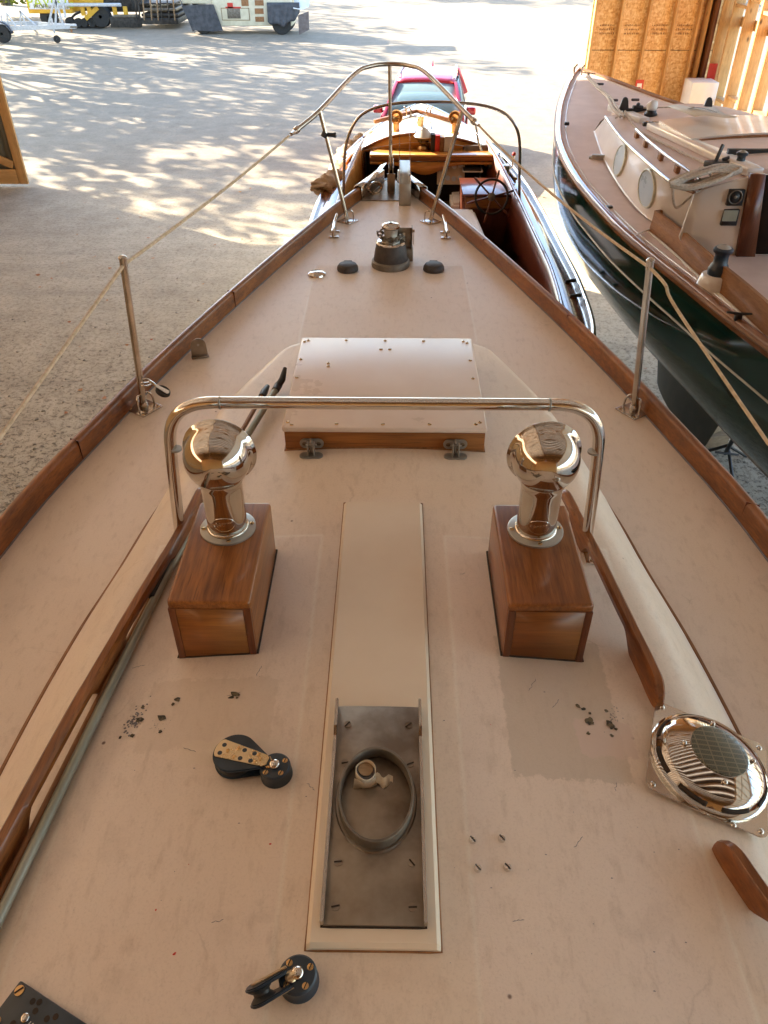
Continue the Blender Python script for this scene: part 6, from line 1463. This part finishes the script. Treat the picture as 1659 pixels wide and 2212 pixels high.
# keel fin and timber under it, stand
b = MB(); k0 = [(9.0, 1.35), (6.2, 1.15), (6.6, 0.22), (8.2, 0.22)]
rows = []
for t in [i / 10 for i in range(11)]:
    rows.append([V((gc(7.5) + s * 0.11 * sin(pi * min(1, max(0.0, u)) ** .7) * (1 - .3 * t), (9.05 - .8 * t) + ((6.1 + .5 * t) - (9.05 - .8 * t)) * u, 1.4 - 1.18 * t)) for s, u in [(-1, i / 10) for i in range(11)] + [(1, i / 10) for i in range(9, 0, -1)]])
vs = b.grid(rows, True); b.bm.faces.new(vs[-1]); b.build('fin_keel', 'keel', sb)
# trunk cabin: side from the photograph's two edge lines, sloping in
zb_ = lambda y: gz(y) + 0.004
base = [P(px, py, z) for px, py, z in ((1283, 284, 2.70), (1292, 312, 2.68), (1305, 345, 2.66), (1341, 406, 2.63), (1384, 458, 2.61), (1420, 484, 2.60), (1467, 512, 2.60))]
topl = [P(px, py, z) for px, py, z in ((1308, 254, 2.90), (1330, 285, 2.92), (1351, 309, 2.93), (1397, 351, 2.96), (1448, 394, 2.98), (1475, 408, 2.99), (1500, 418, 3.0))]
bs_ = spline(base, 5); tp_ = spline(topl, 5)
b = MB(); b.grid([[a.lerp(c, t) for t in (0, .25, .5, .75, 1)] for a, c in zip(bs_, tp_)]); b.build('cabin_side', 'whitegel', sb)
def mir(p, y=None): c = gc(p.y); return V((2 * c - p.x, p.y, p.z))
b = MB(); b.grid([[mir(a).lerp(mir(c), t) for t in (0, .5, 1)] for a, c in zip(bs_, tp_)]); b.build('cabin_side', 'whitegel', sb)
rows = []
for p in tp_:
    q = mir(p); rows.append([V((p.x + (q.x - p.x) * t, p.y, p.z + 0.13 * (1 - (2 * t - 1) ** 2))) for t in [k / 16 for k in range(17)]])
def roofz(x, y):
    best = min(tp_, key=lambda p: abs(p.y - y)); q = mir(best); t = (x - best.x) / (q.x - best.x); return best.z + 0.13 * max(0, 1 - (2 * t - 1) ** 2)
def onR(px, py, off=0.0):
    z = 3.05
    for _ in range(10): p = P(px, py, z + off); z = roofz(p.x, p.y)
    return V((p.x, p.y, z + off))
b = MB(); b.grid(rows); b.build('cabin_roof', 'pinkdeck', sb)
# forward face sloping to the deck
f0, f1 = bs_[0], tp_[0]; rows = []
for t in [k / 12 for k in range(13)]:
    top = V((f1.x + (mir(f1).x - f1.x) * t, f1.y, f1.z + 0.13 * (1 - (2 * t - 1) ** 2))); bot = V((f0.x + (mir(f0).x - f0.x) * t, f0.y + 0.25 * sin(pi * t), gz(f0.y) + .002)); rows.append([top, top.lerp(bot, .5) + V((0, 0, .03)), bot])
b = MB(); b.grid(rows); b.build('cabin_front', 'whitegel', sb)
b = MB(); b.tube([p + V((-.004, 0, .006)) for p in tp_], 0.012, 8); b.build('roof_edge_moulding', 'varn', sb)
b = MB(); b.tube([p + V((.0, 0, .002)) for p in bs_], 0.006, 6); b.build('cabin_fillet', 'whitegel', sb)
def sidept(px, py):
    best = None
    for i in range(len(bs_) - 1):
        for t in [k / 20 for k in range(21)]:
            q = bs_[i].lerp(tp_[i], t); d = q - CAM; zz = d.dot(CF); X = 829.5 + FPX * d.dot(CX) / zz; Y = 1106 - FPX * d.dot(CU) / zz
            e = (X - px) ** 2 + (Y - py) ** 2
            if best is None or e < best[0]: best = (e, q, i)
    i = best[2]; u = (bs_[i + 1] - bs_[i]).normalized(); v = (tp_[i] - bs_[i]).normalized(); n = u.cross(v).normalized()
    if n.dot(CAM - best[1]) < 0: n = -n
    return best[1], n, u
for px, py, r in ((1340, 346, 0.130), (1394, 404, 0.142)):
    p, n, u = sidept(px, py); F = frame(p + n * 0.006, n, u) @ Matrix.Diagonal((1.35, 1.0, 1, 1))
    b = MB(); b.lathe([(r, -0.02), (r, 0.010), (r * .97, 0.014), (r * .91, 0.014), (r * .89, 0.006)], 40, F); fr2 = b.build('port_frame', 'gold2', sb)
    b = MB(); b.lathe([(r * .92, 0.000), (r * .91, 0.009), (0, 0.0095)], 36, F); b.build('port_glass', 'glassgrey', fr2)
# aft bulkhead of the cabin, with instruments and companionway
by = P(1470, 470, 2.6).y
BYp = topl[-1].y - 0.02
def onB(px, py, d=0.0): return PY(px, py, BYp - d)
A_ = [(1467, 512), (1500, 418), (1520, 409), (1612, 383), (1700, 372), (1760, 372), (1760, 640), (1560, 640), (1480, 560)]
q = [onB(*a) for a in A_]; b = MB(); vsx = [b.bm.verts.new(p) for p in q]; b.bm.faces.new(vsx); b.build('aft_bulkhead', 'whitegel', sb, solid=0.03)
def quadB(pts, d, mat, name, parent, th=0.02):
    q = [onB(px, py, d) for px, py in pts]; b = MB(); b.bm.faces.new([b.bm.verts.new(p) for p in q]); return b.build(name, mat, parent, solid=th)
quadB([(1621, 375), (1652, 375), (1628, 554), (1588, 554)], 0.03, 'teakZ', 'companionway_jamb', sb, 0.05)
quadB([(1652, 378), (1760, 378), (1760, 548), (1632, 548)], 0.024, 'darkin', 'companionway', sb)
i1 = quadB([(1577, 409), (1609, 409), (1601, 443), (1568, 443)], 0.03, 'black', 'compass_dial', sb, 0.03)
i2 = quadB([(1566, 453), (1597, 452), (1589, 486), (1556, 486)], 0.03, 'black', 'depth_display', sb, 0.03)
p = onB(1589, 426, 0.05); b = MB(); b.torus(frame(p, (0, -1, 0), (1, 0, 0)), 0.045, 0.004, 24, 6); b.lathe([(0.012, 0), (0, .006)], 12, frame(p, (0, -1, 0), (1, 0, 0))); b.build('dial_ring', 'bronzeish', i1)
p = onB(1577, 467, 0.048); b = MB(); b.bx(p.x - .05, p.x + .05, p.y - .002, p.y + .002, p.z - .035, p.z + .04); b.build('screen', 'alu', i2)
# sliding hatch with curved wooden end, sea hood
def R3(px, py, off): return onR(px, py, off)
h0, h1 = R3(1492, 272, 0.09), R3(1560, 322, 0.09); rows = []
hy0, hy1 = PY(1560, 300, 0).y if False else 0, 0
hyA = onR(1494, 294, 0.08); hyF = onR(1424, 261, 0.06)
wide = (mir(hyA).x - hyA.x)
def hood(y0_, y1_, x0a, x0b, dz, mat, name, n=16):
    rows = []
    for y, xl in ((y0_, x0a), ((y0_ + y1_) / 2, (x0a + x0b) / 2), (y1_, x0b)):
        c = gc(y); w_ = c - xl; rows.append([V((xl, y, roofz(xl, y) - .02))] + [V((xl + 2 * w_ * t, y, roofz(xl, y) + dz * (0.55 + 0.45 * (1 - (2 * t - 1) ** 2)))) for t in [k / n for k in range(n + 1)]] + [V((xl + 2 * w_, y, roofz(xl, y) - .02))])
    b = MB(); vs = b.grid(rows); b.bm.faces.new(vs[0]); b.bm.faces.new(vs[-1]); return b.build(name, mat, sb, ang=40), rows
o, rw = hood(hyA.y, hyF.y, hyA.x, hyF.x, 0.11, 'whitegel', 'sea_hood')
arc = [p + V((0, -0.012, -.012)) for p in rw[0][1:-1]]
b = MB(); b.grid([arc, [V((p.x, p.y, roofz(arc[0].x, p.y) + .035)) for p in arc]]); b.build('curved_hatch_beam', 'oiled', o, solid=0.03)
hb0 = onR(1648, 366, 0.04)
o2, rw2 = hood(hb0.y, hyA.y - 0.02, hb0.x, hyA.x + .04, 0.075, 'pinkdeck', 'sliding_hatch')
b = MB(); y_ = hb0.y + (hyA.y - hb0.y) * .45; xl = hb0.x + (hyA.x - hb0.x) * .5; b.beam((xl, y_, roofz(xl, y_) + .065), (2 * gc(y_) - xl, y_, roofz(xl, y_) + .065), 0.05, 0.03, up=(0, 1, 0)); b.build('hatch_handle_bar', 'black', o2)
for s in (-1, 1):
    a, c = onR(1520, 255, 0.03), onR(1640, 372, 0.03)
    if s > 0: a, c = mir(a), mir(c)
    b = MB(); b.beam(onR(1410, 272, .02) if s < 0 else mir(onR(1410, 272, .02)), onR(1632, 372, .03) if s < 0 else mir(onR(1632, 372, .03)), 0.13, 0.06, .015); b.build('hatch_runner', 'whitegel', sb)
# teak grab rail standing on blocks
ga = [onR(1374, 280, .06), onR(1402, 306, .065), (onR(1446, 341, .07)), onR(1486, 368, .07), onR(1512, 389, .06)]
b = MB(); b.tube(spline(ga, 6), 0.014, 10); gro = b.build('grab_rail', 'varn', sb)
b = MB(); b.tube([ga[-1], ga[-1] + V((.01, -.02, -.03)), ga[-1] + V((0.01, -.02, -.08))], .014, 8); b.build('rail_foot', 'oiled', gro)
for t in (0.03, 0.22, 0.42, 0.62, 0.82):
    p = spline(ga, 10)[int(t * 40)]; b = MB(); b.box((p.x + .008, p.y, p.z - .038), (0.035, 0.075, 0.06), None, 0.01); b.build('rail_foot', 'oiled', gro)
# traveller bar on the roof, with end fittings
a, c = onR(1346, 238, 0.05), onR(1568, 236, 0.05); c = V((c.x, a.y, a.z)); b = MB(); b.beam(a, c, 0.03, 0.035, .004); trv = b.build('traveller_track', 'black', sb)
b = MB(); b.bx(a.x, c.x, a.y - .03, a.y + .03, a.z - .12, a.z - .02, .01); b.build('traveller_beam', 'pinkdeck', trv)
for p in (a, c):
    b = MB(); b.prism([(-.05, 0), (.05, 0), (.03, .09), (0, .115), (-.03, .09)], .02, frame((p.x, p.y, p.z), (0, -1, 0), (1, 0, 0))); b.torus(frame(p + V((0, -.01, .09)), (0, 1, 0), (1, 0, 0)), .022, .008, 14, 6); b.build('end_fitting', 'black', trv)
b = MB(); b.box(a + V((.14, 0, .025)), (.10, .055, .035), None, .008); b.sphere(a + V((.14, 0, .05)), .02, 12); b.build('traveller_car', 'black', trv)
# blocks, organiser, clutch, winches
p = onR(1412, 268, .02); b = MB(); b.box(p, (.20, .05, .035), None, .008); og = b.build('line_organiser', 'black', sb)
for k in range(3): b = MB(); b.lathe([(.018, .018), (.018, .024), (0, .026)], 14, Matrix.Translation(p + V((-.06 + .06 * k, 0, 0)))); b.build('organiser_sheave', 'steel', og)
def winch(p, parent, sc=1.0, base=True, name='winch'):
    T = Matrix.Translation(p) @ Matrix.Scale(sc, 4)
    b = MB(); b.lathe([(.062, 0), (.064, .035), (.058, .045), (.054, .06), (.045, .07), (.042, .115), (.044, .13), (.058, .14), (.060, .158), (.050, .168)], 36, T); o = b.build(name, 'navy', parent, ang=50)
    b = MB(); b.lathe([(.046, .166), (.03, .178), (.012, .184), (.012, .180), (0, .180)], 30, T); b.build('winch_top', 'flange', o); return o
q_ = onR(1405, 250, 0.0); b = MB(); b.lathe([(.06, 0), (.062, .02), (.05, .03), (.045, .05)], 20, Matrix.Translation(q_)); wv_ = b.build('wrapped_winch', 'black', sb); b = MB(); b.sphere(q_ + V((0, 0, .085)), (.05, .045, .055), 14); [setattr(v_, 'co', v_.co + V((noise.noise(v_.co * 30), noise.noise(v_.co * 27), noise.noise(v_.co * 33))) * .012) for v_ in b.bm.verts]; b.build('cloth_wrap', 'white', wv_); winch(onR(1595, 365, 0.0), sb, 0.7)
p = onR(1548, 358, .03); F = Matrix.Translation(p) @ Matrix.Rotation(0.35, 4, 'Z'); b = MB(); b.box((0, 0, 0), (.17, .10, .07), F, .01); rc = b.build('rope_clutch', 'black', sb)
b = MB(); b.beam(F @ V((-.02, 0, .03)), F @ V((.03, .02, .14)), .018, .03, .004); b.build('clutch_lever', 'black', rc); b = MB(); b.beam(F @ V((.04, 0, .035)), F @ V((.09, -.01, .05)), .018, .03, .004); b.build('clutch_lever', 'black', rc)
# coaming, cockpit
cz = 2.74
cm = [P(px, py, cz) for px, py in ((1416, 455), (1470, 496), (1535, 552), (1600, 604), (1659, 655), (1740, 730))]
cmo = spline(cm, 5)
b = MB(); b.grid([[p + V((0, 0, dz)) + V((ox, 0, 0)) for ox, dz in ((-.02, -.16), (-.005, 0), (.02, 0), (.03, -.35))] for p in cmo]); b.build('cockpit_coaming', 'oiled', sb, ang=30)
b = MB(); p0 = cmo[0]; b.beam(p0 + V((0, 0, -.075)), p0 + V((.24, .10, -.075)), .03, .15, .004, up=(0, 0, 1)); b.build('coaming_end', 'oiled', sb)
b = MB(); b.tube([V((p.x - .035, p.y, 2.588)) for p in cmo], .009, 6); b.build('coaming_bead', 'cream', sb)
b = MB(); rows = []
for p in cmo: rows.append([V((p.x + .03, p.y, 2.30)), V((p.x + .55, p.y, 2.30)), V((p.x + .56, p.y, 1.95)), V((p.x + 1.2, p.y, 1.95))])
b.grid(rows); b.build('cockpit_seat', 'pinkdeck', sb, ang=40, solid=0.02)
a, c = P(1575, 612, 2.32), P(1659, 684, 2.32); b = MB(); b.tube([a, c], .006, 6); b.build('seat_locker_edge', 'mahog', sb)
p = P(1543, 614, 2.60); b = MB(); b.lathe([(.118, -.03), (.110, .025), (.094, .065), (.086, .07), (0, .07)], 40, Matrix.Translation(p)); wb = b.build('winch_pedestal', 'whitegel', sb); winch(p + V((0, 0, .07)), wb, 1.05)
p = P(1593, 690, 2.6); b = MB(); b.tube([p + V((-.07, .02, .04)), p + V((0, 0, .035)), p + V((.07, -.02, .045))], [.006, .011, .006], 8); b.bx(p.x - .02, p.x + .02, p.y - .015, p.y + .015, p.z - .01, p.z + .035, .005); b.build('jib_cleat', 'black', sb)
for px, py, z in ((1224, 268, 2.74), (1316, 450, 2.59)):
    p = P(px, py, z); b = MB(); b.bx(p.x - .025, p.x + .025, p.y - .025, p.y + .025, z - .01, z + .02, .005); o = b.build('deck_eye', 'black', sb); b = MB(); b.lathe([(.010, .02), (0, .022)], 10, Matrix.Translation(p)); b.build('eye_hole', 'cream', o)
p = P(1290, 348, 2.63); F = Matrix.Translation(p) @ Matrix.Rotation(-.3, 4, 'Z'); b = MB(); b.box((0, 0, .03), (.12, .05, .06), F, .012, 3); b.tube([F @ V((-.08, 0, .02)), F @ V((.08, 0, .05))], .02, 10); b.build('genoa_lead_car', 'flange', sb)
a = P(1366, 512, 2.60); b = MB(); b.tube([a, P(1420, 487, 2.60)], .006, 6); b.build('deck_seam', 'whitegel', sb)
# fore-deck: hatch, mast gear, bow fittings
slab([(1325, 222), (1390, 218), (1440, 240), (1350, 255)], 2.93, 0.14, 'pinkdeck', 'fore_hatch', sb, 0.012)
for px, py in ((1373, 217), (1501, 218)): pass
b = MB(); b.beam(P(1322, 232, 2.92), P(1392, 262, 2.99), .10, .06, .01); b.build('mast_hinge_channel', 'white', sb)
for px, py in ((1240, 156), (1256, 158)):
    p = P(px, py, 2.9); b = MB(); b.tube([p + V((0, 0, -.02)), p + V((0, 0, .06)), p + V((.03, 0, .09))], .014, 8); b.build('bow_fairlead', 'tube', sb)
p = P(1270, 168, 2.86); b = MB(); b.tube([p + V((-.07, .05, .05)), p + V((0, 0, .05)), p + V((.08, -.05, .05))], [.008, .014, .008], 8); b.bx(p.x - .02, p.x + .02, p.y - .02, p.y + .02, p.z, p.z + .05, .005); b.build('bow_cleat', 'chrome', sb)
for px, py in ((1296, 184), (1326, 219), (1372, 218)):
    p = P(px, py, 2.86); b = MB(); b.box(p + V((0, 0, .012)), (.085, .035, .024), None, .006); b.build('hinge_block', 'charcoal', sb)
ds = thing('jib_furling_lines', P(1300, 190, 2.9), 'pair of slack white lines running back along the foredeck of the green boat', 'rope')
for off in (0, 1):
    b = MB(); b.tube(spline([P(1268 + 4 * off, 165, 2.90), P(1290 + 5 * off, 190, 2.89), P(1312 + 6 * off, 210, 2.90), P(1322 + 9 * off, 232, 3.0), P(1340 + 8 * off, 252, 3.02)], 8), 0.014, 8); b.build('line', 'ropew', ds)
l2 = thing('halyard', onR(1380, 240, .02), 'single pale halyard led aft over the cabin roof to the rope clutch', 'rope')
b = MB(); b.tube(spline([onR(1350, 240, .10), onR(1362, 262, .05), onR(1385, 285, .02), onR(1450, 318, .02), onR(1530, 356, .03)], 8), .010, 8); b.build('line', 'ropew', l2)
l3 = thing('topping_line', onR(1340, 245, .02), 'thin white line looping across the roof past the traveller track', 'rope')
b = MB(); b.tube(spline([onR(1330, 255, .03), onR(1365, 236, .03), onR(1430, 232, .03), onR(1500, 232, .05)], 8), .007, 8); b.build('line', 'ropew', l3)
# coiled mainsheet hanked over the clutch
cl = thing('coiled_rope', onR(1540, 375, .03), 'grey-white coiled rope hanging in long loops over the aft edge of the cabin roof', 'rope')
rr = random.Random(12)
for k in range(17):
    a = onR(1452 + rr.uniform(-6, 10), 395 + rr.uniform(-8, 8), .05 + rr.uniform(0, .04)); c = onR(1585 + rr.uniform(-8, 16), 366 + rr.uniform(-6, 9), .06 + rr.uniform(0, .04))
    m = a.lerp(c, .5); s = rr.uniform(-.03, .05)
    pts = [a, a.lerp(c, .25) + V((rr.uniform(-.02, .02), -.05 - s, -.03)), m + V((0, -.07 - s, -.02)), a.lerp(c, .78) + V((0, -.05, -.01)), c, a.lerp(c, .75) + V((0, .03, .03)), m + V((0, .03 + s, .03)), a.lerp(c, .25) + V((0, .02, .02)), a]
    b = MB(); b.tube(spline(pts, 5), .012, 7); b.build('rope_turn', 'ropew', cl)
b = MB(); b.tube(spline([onR(1505, 372, .08), onR(1515, 362, .12), onR(1528, 368, .10), onR(1535, 378, .05)], 6), .0095, 7); b.tube(spline([onR(1452, 402, .04), onR(1462, 412, .0) + V((0, -.05, -.1)), onR(1490, 410, .0) + V((0, -.05, -.03)), onR(1530, 385, .04)], 6), .0095, 7); b.build('rope_turn', 'ropew', cl)
# paper lying on the roof
pp = thing('paper_plan', onR(1500, 240, .12), 'creased white sheet of paper with grey print lying over the roof and traveller', 'paper')
q = [onR(1440, 229, .14), onR(1542, 232, .14), onR(1597, 252, .17), onR(1500, 252, .12)]
b = MB(); b.grid([[q[0].lerp(q[1], t) + V((0, 0, .012 * sin(t * 7))) for t in [k / 8 for k in range(9)]], [q[0].lerp(q[3], .5).lerp(q[1].lerp(q[2], .5), t) + V((0, 0, .02 * sin(t * 5))) for t in [k / 8 for k in range(9)]], [q[3].lerp(q[2], t) + V((0, 0, .01 * sin(t * 6))) for t in [k / 8 for k in range(9)]]]); b.build('sheet', 'paper', pp, solid=.001)
b = MB(); m0 = q[0].lerp(q[3], .55); m1 = q[1].lerp(q[2], .5); rr = random.Random(6); t = .16
while t < .82:
    dt = rr.uniform(.015, .04); a = m0.lerp(m1, t) + V((0, 0, .012 + .02 * sin(t * 5))); c = m0.lerp(m1, t + dt) + V((0, 0, .012 + .02 * sin(t * 5))); b.beam(a, c, .045 * rr.uniform(.6, 1), .002, up=(0, 0, 1)); t += dt + .012
b.build('print', 'ink', pp)
# props on the ground below
p = P(1512, 955, 0.0); bl_ = thing('timber_block', p, 'pair of stacked rough timber blocks under the keel of the green boat', 'timber')
b = MB(); b.box((p.x, p.y, .07), (.50, .26, .14), None, .008, rz=.25); b.build('block', 'oldwood', bl_); b = MB(); b.box((p.x + .02, p.y + .02, .185), (.42, .22, .085), None, .008, rz=.55); b.build('block', 'oldwood', bl_)
p0 = P(1560, 1000, 0.0); js = thing('boat_stand', p0, 'black screw-jack boat stand leaning against the green hull', 'boat stand')
top = P(1603, 915, 0.75)
b = MB(); b.tube([p0 + V((0, 0, .12)), top], .022, 10); b.build('jack_post', 'black', js)
for dx, dy in ((.28, .1), (-.25, .12), (0, -.3)): b = MB(); b.tube([p0 + V((0, 0, .22)), p0 + V((dx, dy, .02))], .017, 8); b.build('leg', 'black', js)
b = MB(); m = p0.lerp(top, .25); b.tube([m + V((-.12, 0, .02)), m + V((.12, 0, -.01))], .012, 8); b.build('jack_handle', 'black', js)
b = MB(); b.box(top + V((0, 0, .05)), (.26, .26, .04), None, .01); b.build('pad', 'oldwood', js)
